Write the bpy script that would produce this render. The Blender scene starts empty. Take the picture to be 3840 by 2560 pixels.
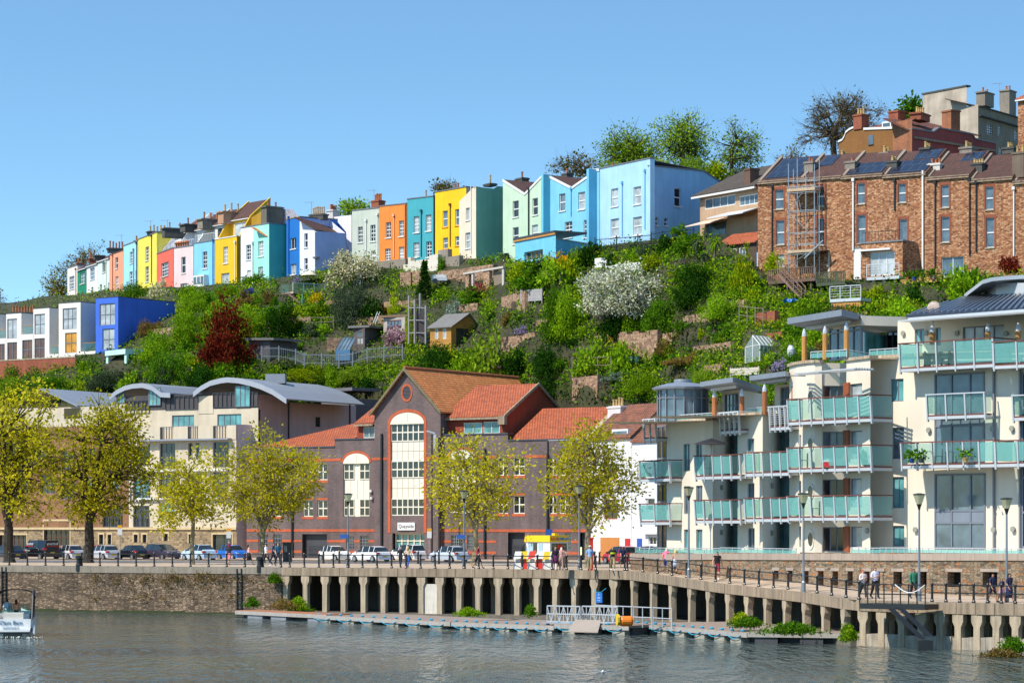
import bpy,math,random
import numpy as np
from mathutils import Vector,Matrix,Quaternion
R = math.radians
rnd = random.Random(7)
nrg = np.random.default_rng(11)
FP,CX,HY,HC = 10000.0,1920.0,1975.0,6.9      # focal length in photo pixels, principal column, horizon row, eye height
SC = bpy.context.scene
COL = SC.collection
def xy(px,Y): return ((px - CX) / FP * Y,Y)
def P(px,py,Y): return Vector(((px - CX) / FP * Y,Y,HC - (py - HY) / FP * Y))
def lerp(a,b,t): return a + (b - a) * t
def tab(T,x,k=1):
 if x <= T[0][0]: return T[0][k]
 for a,b in zip(T,T[1:]):
  if x <= b[0]: return lerp(a[k],b[k],(x - a[0]) / (b[0] - a[0]))
 return T[-1][k]
def lin(h,k=1.0):
 h = h.lstrip('#');o = []
 for i in (0,2,4):
  c = int(h[i:i+2],16) / 255
  o.append(min(.9,(c / 12.92 if c <= .04045 else ((c + .055) / 1.055) ** 2.4) * k))
 return tuple(o)

# ---------------------------------------------------------------- materials
MATS = {}
def _new(name):
 m = bpy.data.materials.new(name);m.use_nodes = True
 n = m.node_tree.nodes;n.clear()
 out = n.new('ShaderNodeOutputMaterial')
 return m,n,m.node_tree.links,out
def _mr(n,l,src,a,b,lo=.3,hi=.7):
 r = n.new('ShaderNodeMapRange');r.inputs[1].default_value = lo;r.inputs[2].default_value = hi
 r.inputs[3].default_value = a;r.inputs[4].default_value = b;l.new(src,r.inputs[0]);return r.outputs[0]
def _noise(n,l,vec,scale,detail=4,mul=None):
 if mul:
  mp = n.new('ShaderNodeMapping');mp.inputs['Scale'].default_value = mul;l.new(vec,mp.inputs['Vector']);vec = mp.outputs[0]
 t = n.new('ShaderNodeTexNoise');t.inputs['Scale'].default_value = scale;t.inputs['Detail'].default_value = detail
 l.new(vec,t.inputs['Vector']);return t.outputs[0]
def _math(n,l,op,a,b):
 m = n.new('ShaderNodeMath');m.operation = op
 for i,v in ((0,a),(1,b)):
  if isinstance(v,(int,float)): m.inputs[i].default_value = v
  else: l.new(v,m.inputs[i])
 return m.outputs[0]
def _scale(n,l,col,fac):
 v = n.new('ShaderNodeVectorMath');v.operation = 'SCALE'
 if isinstance(col,tuple): v.inputs[0].default_value = col[:3]
 else: l.new(col,v.inputs[0])
 l.new(fac,v.inputs['Scale']);return v.outputs[0]
def _bump(n,l,h,s,d=.05):
 b = n.new('ShaderNodeBump');b.inputs['Strength'].default_value = s;b.inputs['Distance'].default_value = d
 l.new(h,b.inputs['Height']);return b.outputs[0]
def _ramp(n,l,fac,stops):
 r = n.new('ShaderNodeValToRGB');e = r.color_ramp.elements
 while len(e) < len(stops): e.new(.5)
 for q,(p,c) in zip(e,stops): q.position = p;q.color = (*c[:3],1)
 l.new(fac,r.inputs[0]);return r.outputs[0]
def mat(name,col,rough=.8,var=.12,scale=.7,bump=0.,metal=0.,spec=.5,streak=.5):
 """painted / rendered / metal surface with mottling and vertical weathering"""
 if name in MATS: return MATS[name]
 m,n,l,out = _new(name)
 b = n.new('ShaderNodeBsdfPrincipled');l.new(b.outputs[0],out.inputs[0])
 b.inputs['Roughness'].default_value = rough;b.inputs['Metallic'].default_value = metal
 b.inputs['Specular IOR Level'].default_value = spec
 if var:
  tc = n.new('ShaderNodeTexCoord').outputs['Object']
  n1 = _noise(n,l,tc,scale,5)
  n2 = _noise(n,l,tc,scale * 2.2,4,(1.6,1.6,.16))
  f = _math(n,l,'ADD',_math(n,l,'MULTIPLY',n1,1 - streak),_math(n,l,'MULTIPLY',n2,streak))
  l.new(_scale(n,l,col,_mr(n,l,f,1 - var,1 + var)),b.inputs['Base Color'])
  if bump: l.new(_bump(n,l,_noise(n,l,tc,9,5),bump),b.inputs['Normal'])
 else: b.inputs['Base Color'].default_value = (*col,1)
 MATS[name] = m;return m
def brick(name,c1,c2,mortar,bw=.24,rh=.08,ms=.012,var=.2,rough=.85,bump=.25,stain=None):
 if name in MATS: return MATS[name]
 m,n,l,out = _new(name)
 b = n.new('ShaderNodeBsdfPrincipled');l.new(b.outputs[0],out.inputs[0]);b.inputs['Roughness'].default_value = rough
 t = n.new('ShaderNodeTexCoord');br = n.new('ShaderNodeTexBrick')
 for k,v in (('Color1',c1),('Color2',c2),('Mortar',mortar)): br.inputs[k].default_value = (*v,1)
 br.inputs['Scale'].default_value = 1;br.inputs['Brick Width'].default_value = bw;br.inputs['Row Height'].default_value = rh
 br.inputs['Mortar Size'].default_value = ms;br.inputs['Mortar Smooth'].default_value = .3
 l.new(t.outputs['UV'],br.inputs['Vector'])
 f = _math(n,l,'ADD',_math(n,l,'MULTIPLY',_noise(n,l,t.outputs['Object'],.5,6),.5),
              _math(n,l,'MULTIPLY',_noise(n,l,t.outputs['Object'],1.1,4,(1.5,1.5,.15)),.5))
 c = _scale(n,l,br.outputs['Color'],_mr(n,l,f,1 - var,1 + var))
 if stain:
  mx = n.new('ShaderNodeMix');mx.data_type = 'RGBA';mx.inputs[7].default_value = (*stain,1)
  l.new(c,mx.inputs[6]);l.new(_mr(n,l,_noise(n,l,t.outputs['Object'],.8,4,(1,1,.12)),0,.45,.5,.75),mx.inputs[0]);c = mx.outputs[2]
 l.new(c,b.inputs['Base Color'])
 if bump: l.new(_bump(n,l,br.outputs['Fac'],-bump),b.inputs['Normal'])
 m['uv'] = 1;MATS[name] = m;return m
def rubble(name,stops,mortar,sx=2.2,sy=4.0,edge=.06,var=.25,bump=.6):
 if name in MATS: return MATS[name]
 m,n,l,out = _new(name)
 b = n.new('ShaderNodeBsdfPrincipled');l.new(b.outputs[0],out.inputs[0]);b.inputs['Roughness'].default_value = .9
 t = n.new('ShaderNodeTexCoord')
 mp = n.new('ShaderNodeMapping');mp.inputs['Scale'].default_value = (sx,sy,1);l.new(t.outputs['UV'],mp.inputs['Vector'])
 nz = n.new('ShaderNodeTexNoise');nz.inputs['Scale'].default_value = 1.3;l.new(mp.outputs[0],nz.inputs['Vector'])
 va = n.new('ShaderNodeVectorMath');va.operation = 'MULTIPLY_ADD';l.new(nz.outputs['Color'],va.inputs[0]);va.inputs[1].default_value = (.5,.5,0);l.new(mp.outputs[0],va.inputs[2])
 v1 = n.new('ShaderNodeTexVoronoi');v1.voronoi_dimensions = '2D';v1.inputs['Scale'].default_value = 1;v1.inputs['Randomness'].default_value = .85;l.new(va.outputs[0],v1.inputs['Vector'])
 v2 = n.new('ShaderNodeTexVoronoi');v2.voronoi_dimensions = '2D';v2.feature = 'DISTANCE_TO_EDGE';v2.inputs['Scale'].default_value = 1;v2.inputs['Randomness'].default_value = .85;l.new(va.outputs[0],v2.inputs['Vector'])
 sp = n.new('ShaderNodeSeparateColor');l.new(v1.outputs['Color'],sp.inputs[0])
 c = _ramp(n,l,sp.outputs[0],stops)
 mx = n.new('ShaderNodeMix');mx.data_type = 'RGBA';mx.inputs[6].default_value = (*mortar,1);l.new(c,mx.inputs[7])
 e = _mr(n,l,v2.outputs['Distance'],0,1,edge * .4,edge * 1.6);l.new(e,mx.inputs[0])
 f = _math(n,l,'ADD',_math(n,l,'MULTIPLY',_noise(n,l,t.outputs['Object'],.35,6),.6),
              _math(n,l,'MULTIPLY',_noise(n,l,t.outputs['Object'],.9,4,(1.5,1.5,.2)),.4))
 l.new(_scale(n,l,mx.outputs[2],_mr(n,l,f,1 - var,1 + var)),b.inputs['Base Color'])
 l.new(_bump(n,l,e,bump),b.inputs['Normal'])
 m['uv'] = 1;MATS[name] = m;return m
def leafmat(name,cols,trans=.35,var=.25):
 """foliage: each leaf picks a hue from cols; light also shines through it"""
 if name in MATS: return MATS[name]
 m,n,l,out = _new(name)
 at = n.new('ShaderNodeAttribute');at.attribute_name = 'rnd'
 oi = n.new('ShaderNodeObjectInfo')
 st = [((i / max(1,len(cols) - 1)),c) for i,c in enumerate(cols)]
 c = _ramp(n,l,at.outputs['Fac'],st)
 c = _scale(n,l,c,_mr(n,l,oi.outputs['Random'],1 - var,1 + var,0,1))
 d = n.new('ShaderNodeBsdfDiffuse');t = n.new('ShaderNodeBsdfTranslucent');mx = n.new('ShaderNodeMixShader')
 l.new(c,d.inputs[0]);l.new(c,t.inputs[0]);mx.inputs[0].default_value = trans
 l.new(d.outputs[0],mx.inputs[1]);l.new(t.outputs[0],mx.inputs[2]);l.new(mx.outputs[0],out.inputs[0])
 MATS[name] = m;return m
def glassmat(name,col,alpha=.0,rough=.06,spec=.6):
 if name in MATS: return MATS[name]
 m,n,l,out = _new(name)
 b = n.new('ShaderNodeBsdfPrincipled');b.inputs['Base Color'].default_value = (*col,1);b.inputs['Roughness'].default_value = rough
 b.inputs['Specular IOR Level'].default_value = spec
 if alpha:
  tr = n.new('ShaderNodeBsdfTransparent');tr.inputs[0].default_value = (.82,.97,.95,1)
  mx = n.new('ShaderNodeMixShader');mx.inputs[0].default_value = 1 - alpha
  l.new(tr.outputs[0],mx.inputs[1]);l.new(b.outputs[0],mx.inputs[2]);l.new(mx.outputs[0],out.inputs[0])
 else:
  tc = n.new('ShaderNodeTexCoord').outputs['Object']
  l.new(_scale(n,l,col,_mr(n,l,_noise(n,l,tc,.8,2),.6,1.4)),b.inputs['Base Color'])
  l.new(b.outputs[0],out.inputs[0])
 MATS[name] = m;return m

W_ = mat('white_paint',(.70,.70,.69),.5,.05)
WARM = mat('cream_frame',(.72,.66,.52),.6,.08)
GREYM = mat('grey_metal',(.36,.38,.4),.45,.08,metal=.3)
GREYF = mat('grey_frame',(.17,.19,.23),.5,.08)
DARKF = mat('dark_frame',(.05,.055,.07),.5,.08)
BLACKM = mat('black_metal',(.012,.013,.016),.35,.1)
CONC = mat('weathered_concrete',(.28,.215,.15),.9,.42,1.0,.4,streak=.75)
CONC2 = mat('pale_concrete',(.38,.305,.215),.9,.4,1.2,.4,streak=.75)
TERRA = mat('terracotta_pot',(.34,.12,.05),.8,.3,2)
POTY = mat('buff_pot',(.45,.30,.12),.8,.3,2)
TIMBER = mat('orange_timber',(.50,.23,.055),.6,.2,2)
WOOD = mat('weathered_wood',(.22,.17,.13),.85,.25,3)
WOODD = mat('dark_wood',(.075,.05,.035),.8,.3,3)
LEAD = mat('lead_coping',(.16,.17,.19),.6,.15)
GL_D = glassmat('glass_dark',(.02,.025,.03))
GL_B = glassmat('glass_sky_tint',(.10,.15,.19),rough=.08)  # slate blue of the reflected sky put into the pane colour
GL_L = glassmat('glass_curtain',(.36,.40,.42),rough=.2)
GL_T = glassmat('glass_teal',(.10,.30,.32),rough=.08)
FROST = glassmat('frosted_teal_glass',(.22,.54,.52),.58,.25)
CLEAR = glassmat('clear_balcony_glass',(.20,.34,.34),.88,.1)
GHG = glassmat('greenhouse_glass',(.40,.50,.52),.45,.1)
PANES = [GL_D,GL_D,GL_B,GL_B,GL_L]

# ---------------------------------------------------------------- mesh helpers
WL = {}                                    # world position of each thing's origin
class MB:
 def __init__(s): s.v = [];s.f = [];s.m = []
 def add(s,vs,fs,mi=0):
  o = len(s.v);s.v += [tuple(p) for p in vs]
  s.f += [tuple(o + i for i in q) for q in fs];s.m += [mi] * len(fs)
 def quad(s,a,b,c,d,mi=0): s.add((a,b,c,d),((0,1,2,3),),mi)
 def poly(s,vs,mi=0): s.add(vs,(tuple(range(len(vs))),),mi)
 def hexa(s,p,mi=0):
  s.add(p,((0,3,2,1),(4,5,6,7),(0,1,5,4),(1,2,6,5),(2,3,7,6),(3,0,4,7)),mi)
 def box(s,x0,x1,y0,y1,z0,z1,mi=0):
  s.hexa([(x0,y0,z0),(x1,y0,z0),(x1,y1,z0),(x0,y1,z0),(x0,y0,z1),(x1,y0,z1),(x1,y1,z1),(x0,y1,z1)],mi)
 def bf(s,F,u0,u1,z0,z1,o0,o1,mi=0):      # box in a facade's frame; o = metres out of the wall
  s.hexa([F.w(u0,z0,o1),F.w(u1,z0,o1),F.w(u1,z0,o0),F.w(u0,z0,o0),F.w(u0,z1,o1),F.w(u1,z1,o1),F.w(u1,z1,o0),F.w(u0,z1,o0)],mi)
 def prism(s,pts,z0,z1,mi=0,mtop=None):      # plan polygon extruded; z1 may be a list
  n = len(pts);zt = z1 if isinstance(z1,(list,tuple)) else [z1] * n;zb = z0 if isinstance(z0,(list,tuple)) else [z0] * n
  b = [(p[0],p[1],z) for p,z in zip(pts,zb)];t = [(p[0],p[1],z) for p,z in zip(pts,zt)]
  s.add(b + t,[(i,(i + 1) % n,n + (i + 1) % n,n + i) for i in range(n)],mi)
  s.poly(t,mi if mtop is None else mtop);s.poly(b[::-1],mi)
 def slab(s,pts,off,mi=0):                    # polygon given thickness along off
  n = len(pts);a = [Vector(p) for p in pts];b = [p + Vector(off) for p in a]
  s.add(a + b,[(i,(i + 1) % n,n + (i + 1) % n,n + i) for i in range(n)] + [tuple(range(n))[::-1],tuple(range(n,2 * n))],mi)
 def tube(s,pts,r,n=6,mi=0,cap=True):
  pts = [Vector(p) for p in pts];rs = r if isinstance(r,(list,tuple)) else [r] * len(pts)
  o = len(s.v);up = None
  for i,p in enumerate(pts):
   d = (pts[min(i + 1,len(pts) - 1)] - pts[max(i - 1,0)])
   d = d.normalized() if d.length > 1e-9 else Vector((0,0,1))
   a = d.orthogonal().normalized() if up is None else (up - d * up.dot(d))
   a = a.normalized() if a.length > 1e-6 else d.orthogonal().normalized()
   up = a;b = d.cross(a)
   for k in range(n):
    t = 2 * math.pi * k / n + math.pi / n
    s.v.append(tuple(p + (a * math.cos(t) + b * math.sin(t)) * rs[i]))
  fs = []
  for i in range(len(pts) - 1):
   for k in range(n):
    fs.append((o + i * n + k,o + i * n + (k + 1) % n,o + (i + 1) * n + (k + 1) % n,o + (i + 1) * n + k))
  if cap: fs += [tuple(o + k for k in range(n))[::-1],tuple(o + (len(pts) - 1) * n + k for k in range(n))]
  s.f += fs;s.m += [mi] * len(fs)
 def lathe(s,c,prof,n=12,mi=0,sx=1,sy=1):   # prof: (radius, z)
  c = Vector(c);o = len(s.v)
  for r_,z in prof:
   for k in range(n):
    t = 2 * math.pi * k / n;s.v.append((c.x + r_ * math.cos(t) * sx,c.y + r_ * math.sin(t) * sy,c.z + z))
  fs = [(o + i * n + k,o + i * n + (k + 1) % n,o + (i + 1) * n + (k + 1) % n,o + (i + 1) * n + k) for i in range(len(prof) - 1) for k in range(n)]
  fs += [tuple(o + k for k in range(n))[::-1],tuple(o + (len(prof) - 1) * n + k for k in range(n))]
  s.f += fs;s.m += [mi] * len(fs)
 def wall(s,F,u0,u1,z0,z1,holes,rv=.16,mi=0):   # wall sheet with window openings and their reveals
  us = sorted({u0,u1} | {max(u0,min(u1,h[i])) for h in holes for i in (0,1)})
  zs = sorted({z0,z1} | {max(z0,min(z1,h[i])) for h in holes for i in (2,3)})
  for a,b in zip(us,us[1:]):
   for c,d in zip(zs,zs[1:]):
    mu,mz = (a + b) / 2,(c + d) / 2
    if b - a < 1e-5 or d - c < 1e-5: continue
    if any(h[0] < mu < h[1] and h[2] < mz < h[3] for h in holes): continue
    s.quad(F.w(a,c),F.w(b,c),F.w(b,d),F.w(a,d),mi)
  for a,b,c,d in holes:
   q = [(a,c),(b,c),(b,d),(a,d)]
   for i in range(4):
    p,r = q[i],q[(i + 1) % 4]
    s.quad(F.w(*r),F.w(*p),F.w(*p,-rv),F.w(*r,-rv),mi)
 def build(s,name,mats,parent=None,local=False,smooth=False,**tags):
  me = bpy.data.meshes.new(name)
  off = Vector((0,0,0)) if (local or parent is None) else WL.get(parent,Vector((0,0,0)))
  base = None
  if parent is None and not local and s.v and not tags.get('at0'):
   a = np.array(s.v);base = Vector((float((a[:,0].min() + a[:,0].max()) / 2),float((a[:,1].min() + a[:,1].max()) / 2),float(a[:,2].min())));off = base
  tags.pop('at0',None)
  me.from_pydata([(x - off.x,y - off.y,z - off.z) for x,y,z in s.v],[],s.f)
  mats = mats if isinstance(mats,(list,tuple)) else [mats]
  for m in mats: me.materials.append(m)
  if len(mats) > 1: me.polygons.foreach_set('material_index',s.m)
  if smooth: me.polygons.foreach_set('use_smooth',[True] * len(s.f))
  if any('uv' in m for m in mats): meshuv(me,off)
  me.update()
  o = bpy.data.objects.new(name,me);COL.objects.link(o)
  if parent is not None: o.parent = parent;WL[o] = WL.get(parent,Vector((0,0,0)))
  elif base is not None: o.location = base;WL[o] = base
  else: WL[o] = Vector((0,0,0))
  for k,v in tags.items(): o[k] = v
  return o
def meshuv(me,off):
 """metric planar UVs: u runs level along each face, v up it"""
 nl = len(me.loops);
 if not nl: return
 co = np.empty(len(me.vertices) * 3,'f');me.vertices.foreach_get('co',co);co = co.reshape(-1,3) + np.array(off,'f')
 li = np.empty(nl,'i');me.loops.foreach_get('vertex_index',li)
 nr = np.empty(len(me.polygons) * 3,'f');me.polygons.foreach_get('normal',nr);nr = nr.reshape(-1,3)
 lt = np.empty(len(me.polygons),'i');me.polygons.foreach_get('loop_total',lt)
 n = np.repeat(nr,lt,0);p = co[li]
 t = np.stack([-n[:,1],n[:,0],np.zeros(nl)],1);L = np.linalg.norm(t,axis=1,keepdims=True)
 t = np.where(L > .05,t / np.maximum(L,1e-6),np.array([[1.,0,0]]));b = np.cross(n,t)
 uv = np.stack([(p * t).sum(1),(p * b).sum(1)],1).astype('f')
 me.uv_layers.new(name='UVMap').data.foreach_set('uv',uv.ravel())
def thing(name,label,cat,loc,group=None,rz=0,sc=1):
 o = bpy.data.objects.new(name,None);o.empty_display_size = .2;COL.objects.link(o)
 o.location = loc;o.rotation_euler = (0,0,rz);o.scale = (sc,sc,sc);o['kind'] = 'thing'
 o['label'] = label;o['category'] = cat
 if group: o['group'] = group
 WL[o] = Vector(loc);return o
def copy_tree(o,parent=None):
 c = o.copy();COL.objects.link(c);WL[c] = WL.get(o,Vector((0,0,0)))
 if parent is not None: c.parent = parent
 for ch in list(o.children): copy_tree(ch,c)
 return c
class Fac:
 """upright plane through two (column, distance) points; u runs left to right, o outwards to the viewer"""
 def __init__(s,p0,Y0,p1,Y1,off=0):
  s.A = Vector(xy(p0,Y0));B = Vector(xy(p1,Y1));s.L = (B - s.A).length;s.t = (B - s.A) / s.L;s.n = Vector((s.t.y,-s.t.x));s.A = s.A + s.n * off
 def u(s,px): k = (px - CX) / FP;return (k * s.A.y - s.A.x) / (s.t.x - k * s.t.y)
 def Y(s,px): return s.A.y + s.u(px) * s.t.y
 def z(s,px,py): return HC - (py - HY) / FP * s.Y(px)
 def w(s,u,z,o=0): return (s.A.x + u * s.t.x + o * s.n.x,s.A.y + u * s.t.y + o * s.n.y,z)
 def r(s,a,b,t,bo): m = (a + b) / 2;return (s.u(a),s.u(b),s.z(m,bo),s.z(m,t))
 def p(s,px,py,o=0): return s.w(s.u(px),s.z(px,py),o)

def window(F,r,parent,grid=(1,2),fm=None,gm=None,rv=.16,fw=.075,mid=None,sill=None,name='window',mu=.035):
 fm = fm or W_;gm = gm or rnd.choice(PANES)
 a,b,c,d = r;m = MB();i,o = -rv - .02,-rv + .07
 m.bf(F,a,a + fw,c,d,i,o);m.bf(F,b - fw,b,c,d,i,o)
 m.bf(F,a + fw,b - fw,c,c + fw,i,o);m.bf(F,a + fw,b - fw,d - fw,d,i,o)
 A,B,C,D = a + fw,b - fw,c + fw,d - fw
 for k in range(1,grid[0]):
  x = lerp(A,B,k / grid[0]);m.bf(F,x - mu,x + mu,C,D,i + .01,o - .01)
 for k in range(1,grid[1]):
  z = lerp(C,D,k / grid[1]);h = mu if not (mid and k == mid) else .06
  m.bf(F,A,B,z - h,z + h,i + .012,o - .008 + (.02 if mid == k else 0))
 if sill: m.bf(F,a - .1,b + .1,c - .12,c - .003,-rv,.1,1)
 w = m.build(name,[fm,sill or fm],parent)
 g = MB();g.quad(F.w(A,C,i + .03),F.w(B,C,i + .03),F.w(B,D,i + .03),F.w(A,D,i + .03));g.build('pane',gm,w)
 return w
def pots(mb,c,tvec,n,h=.55,mi=0,r=.13,gap=.42):
 for k in range(n):
  q = Vector(c) + Vector(tvec) * ((k - (n - 1) / 2) * gap);hh = h * rnd.uniform(.8,1.15)
  mb.lathe(q,[(r * 1.15,0),(r,.06),(r * .85,hh * .8),(r * 1.1,hh * .86),(r * 1.05,hh),(r * .7,hh)],8,mi)
def chimney(parent,px,Y,pyb,pyt,w,d,m,npot,tv,pm=None,h=.55):
 """stack with a corbelled cap; pots are a sub-part"""
 c = P(px,pyb,Y);zt = HC - (pyt - HY) / FP * Y;t = Vector((tv[0],tv[1],0)).normalized();nn = Vector((t.y,-t.x,0))
 def ring(k): return [c + t * (a * w / 2 * k) + nn * (b * d / 2 * k) for a,b in ((-1,1),(1,1),(1,-1),(-1,-1))]
 mb = MB();H = zt - c.z
 mb.prism([(p.x,p.y) for p in ring(1)],c.z,zt - .22);mb.prism([(p.x,p.y) for p in ring(1.13)],zt - .22,zt - .06);mb.prism([(p.x,p.y) for p in ring(.95)],zt - .06,zt)
 o = mb.build('chimney',m,parent)
 if npot:
  pb = MB();big = t if w >= d else nn
  pots(pb,(c.x,c.y,zt),big,npot,h,gap=max(w,d) * .9 / max(npot,1));pb.build('chimney_pot',pm or TERRA,o)
 return o

# ---------------------------------------------------------------- camera, light, sky
cam = bpy.data.cameras.new('camera');co = bpy.data.objects.new('camera',cam);COL.objects.link(co)
co.location = (0,0,HC);co.rotation_euler = (R(90),0,0)
cam.sensor_fit = 'HORIZONTAL';cam.sensor_width = 36;cam.lens = 36 * FP / 3840;cam.shift_y = (HY - 1280) / 3840
cam.clip_start = 1;cam.clip_end = 6000;SC.camera = co
EL,AZ = R(49),math.atan2(-.83,-.56)
sd = Vector((math.sin(AZ) * math.cos(EL),math.cos(AZ) * math.cos(EL),math.sin(EL)))
sl = bpy.data.lights.new('sun','SUN');so = bpy.data.objects.new('sun',sl);COL.objects.link(so)
sl.energy = 4.2;sl.angle = R(.53);sl.color = (1,.92,.79);so.location = (-60,-40,90)
so.rotation_euler = sd.to_track_quat('Z','Y').to_euler()
wd = bpy.data.worlds.new('World');SC.world = wd;wd.use_nodes = True
wn = wd.node_tree.nodes;bg = wn['Background'];sk = wn.new('ShaderNodeTexSky');sk.sky_type = 'NISHITA';sk.sun_disc = False
sk.sun_elevation = EL;sk.sun_rotation = AZ % (2 * math.pi);sk.altitude = 0;sk.air_density = 1.3;sk.dust_density = 0;sk.ozone_density = 3.2
wl = wd.node_tree.links;wb = wn.new('ShaderNodeMix');wb.data_type = 'RGBA';wb.blend_type = 'MULTIPLY';wb.inputs[0].default_value = 1;wb.inputs[7].default_value = (.82,1.03,1.04,1);wl.new(sk.outputs[0],wb.inputs[6]);wl.new(wb.outputs[2],bg.inputs[0]);bg.inputs[1].default_value = .15
wt = wn.new('ShaderNodeTexCoord');wm = wn.new('ShaderNodeMapping');wm.inputs['Scale'].default_value = (1,1,2.7);wv = wn.new('ShaderNodeVectorMath');wv.operation = 'NORMALIZE'    # a deep clear sky right down to the roofs
wl.new(wt.outputs['Generated'],wm.inputs['Vector']);wl.new(wm.outputs[0],wv.inputs[0]);wl.new(wv.outputs[0],sk.inputs['Vector'])
SC.view_settings.view_transform = 'Standard';SC.view_settings.look = 'None';SC.view_settings.exposure = .5;SC.view_settings.gamma = 1
SC.render.engine = 'CYCLES'
cy = SC.cycles;cy.max_bounces = 6;cy.diffuse_bounces = 3;cy.glossy_bounces = 3;cy.transmission_bounces = 4;cy.transparent_max_bounces = 8
cy.caustics_reflective = False;cy.caustics_refractive = False

# ---------------------------------------------------------------- water
def water_mat():
 m,n,l,out = _new('harbour_water')
 b = n.new('ShaderNodeBsdfPrincipled');l.new(b.outputs[0],out.inputs[0])
 b.inputs['Base Color'].default_value = (.060,.086,.080,1);b.inputs['Roughness'].default_value = .05;b.inputs['IOR'].default_value = 1.33
 tc = n.new('ShaderNodeTexCoord').outputs['Object']
 a = _noise(n,l,tc,1,3,(.95,.2,1));c = _noise(n,l,tc,1,4,(2.6,.5,1));d = _noise(n,l,tc,.045,3,(.5,1.4,1))
 h = _math(n,l,'ADD',_math(n,l,'MULTIPLY',a,.6),_math(n,l,'MULTIPLY',c,.4))
 bp = n.new('ShaderNodeBump');bp.inputs['Distance'].default_value = 2.6
 l.new(_mr(n,l,d,.3,1,.4,.6),bp.inputs['Strength']);l.new(h,bp.inputs['Height']);l.new(bp.outputs[0],b.inputs['Normal'])
 return m
m = MB();m.quad((-500,-400,0),(500,-400,0),(500,330,0),(-500,330,0));m.build('water',water_mat(),kind='structure',at0=1)

# ---------------------------------------------------------------- quay line, promenade, road
E = [(-400,226,3.73),(0,222,3.73),(1060,210,3.72),(1500,205,3.72),(2000,200,3.71),(2350,195,3.7),(2500,187,3.5),(2700,177.5,3.15),(2850,172,3.0),(3000,164.5,2.92),(3200,155.5,2.66),(3470,152,2.62),(3840,147.5,2.62),(4250,143,2.62)]
WB = [(2365,200,3.7),(2450,193,3.66),(2500,189.3,3.62),(2700,181.6,3.47),(3000,171.5,3.3),(3300,165,2.95),(3840,157,2.68),(4250,151,2.68)]
WT = [(2365,4.9),(2700,5.1),(3000,5.2),(3300,5.25),(3840,5.35),(4250,5.4)]
def kerbY(px): return lerp(243,226,(px + 400) / 2800)
def inner(px): return (kerbY(px),3.72) if px < 2365 else (tab(WB,px),tab(WB,px,2))
def ground_at(px,py):
 Ye,ze = tab(E,px),tab(E,px,2);Yi,zi = inner(px) if px < 2340 else (tab(WB,px),tab(WB,px,2))
 lo,hi = -.3,1.
 for _ in range(40):
  t = (lo + hi) / 2;Y,z = lerp(Ye,Yi,t),lerp(ze,zi,t)
  if HY + (HC - z) / Y * FP > py: lo = t
  else: hi = t
 return Vector((*xy(px,Y),z))
PAVE = mat('promenade_paving',(.43,.33,.24),.9,.22,.5,.2,streak=.2)
ASPH = mat('road_asphalt',(.13,.125,.13),.9,.25,.4,.2,streak=.1)
KERB = mat('kerb_stone',(.42,.38,.33),.9,.15)
xs = sorted({e[0] for e in E} | {e[0] for e in WB if e[0] != 2365} | {2364,2366})
m = MB()
for a,b in zip(xs,xs[1:]):
 for k in range(4):
  def g(px,t): Yi,zi = inner(px);return (*xy(px,lerp(tab(E,px),Yi,t)),lerp(tab(E,px,2),zi,t))
  m.quad(g(a,k / 4),g(b,k / 4),g(b,(k + 1) / 4),g(a,(k + 1) / 4))
m.build('promenade',PAVE,kind='structure')
def strip(name,pa,pb,Ya0,Yb0,Ya1,Yb1,z,mm,th=.4):
 m = MB();m.prism([xy(pa,Ya0),xy(pb,Yb0),xy(pb,Yb1),xy(pa,Ya1)],z - th,z);return m.build(name,mm,kind='structure')
strip('road',-600,2364,kerbY(-600) + .15,kerbY(2364) + .15,272,246,3.60,ASPH)
strip('road',2364.5,2520,200,196,246,244,3.60,ASPH)
strip('kerb',-600,2364,kerbY(-600),kerbY(2364),kerbY(-600) + .15,kerbY(2364) + .15,3.735,KERB,.3)
strip('pavement',-600,2520,272,246,300,262,3.72,PAVE)
WHITE_L = mat('road_paint',(.62,.62,.6),.8,.2,2)
for i,(a,b) in enumerate(((100,700),(1000,1180),(1260,1420),(1500,1640),(1700,1890),(2080,2250))):
 m = MB();q = [xy(a,kerbY(a) + 3),xy(b,kerbY(b) + 3),xy(b,kerbY(b) + 3.5),xy(a,kerbY(a) + 3.5)]
 m.poly([(x,y,3.605) for x,y in q]);m.build('road_marking',WHITE_L,kind='structure')

# stone quay wall on the left
QW = rubble('quay_stone',[(0,(.08,.055,.035)),(.35,(.155,.105,.065)),(.7,(.21,.148,.095)),(1,(.30,.21,.135))],(.07,.05,.035),2.6,6.2,.08,.55)
COPE = mat('quay_coping',(.25,.215,.17),.9,.25,1.2,.3)
ALGAE = mat('green_algae',(.035,.045,.012),.9,.4,3)
quay = thing('quay_wall','long weathered stone quay wall rising from the water beside the motor boat','wall',(*xy(500,215),0))
m = MB();QF = Fac(-500,227.1,1060,210);L = QF.L
m.bf(QF,0,L,-1,3.18,-2,0);m.build('wall',QW,quay)
m = MB();k = 0.
while k < L:
 e = min(L,k + rnd.uniform(1.5,2.4));m.bf(QF,k,e - .015,3.18,3.725,-1.2,.05 + rnd.uniform(0,.015));k = e
m.build('coping',COPE,quay)
m = MB();k = 0.
while k < L:
 e = min(L,k + rnd.uniform(.5,2));m.bf(QF,k,e,-.5,rnd.uniform(.06,.2),.005,.03);k = e
m.build('algae_line',ALGAE,quay)
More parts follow.
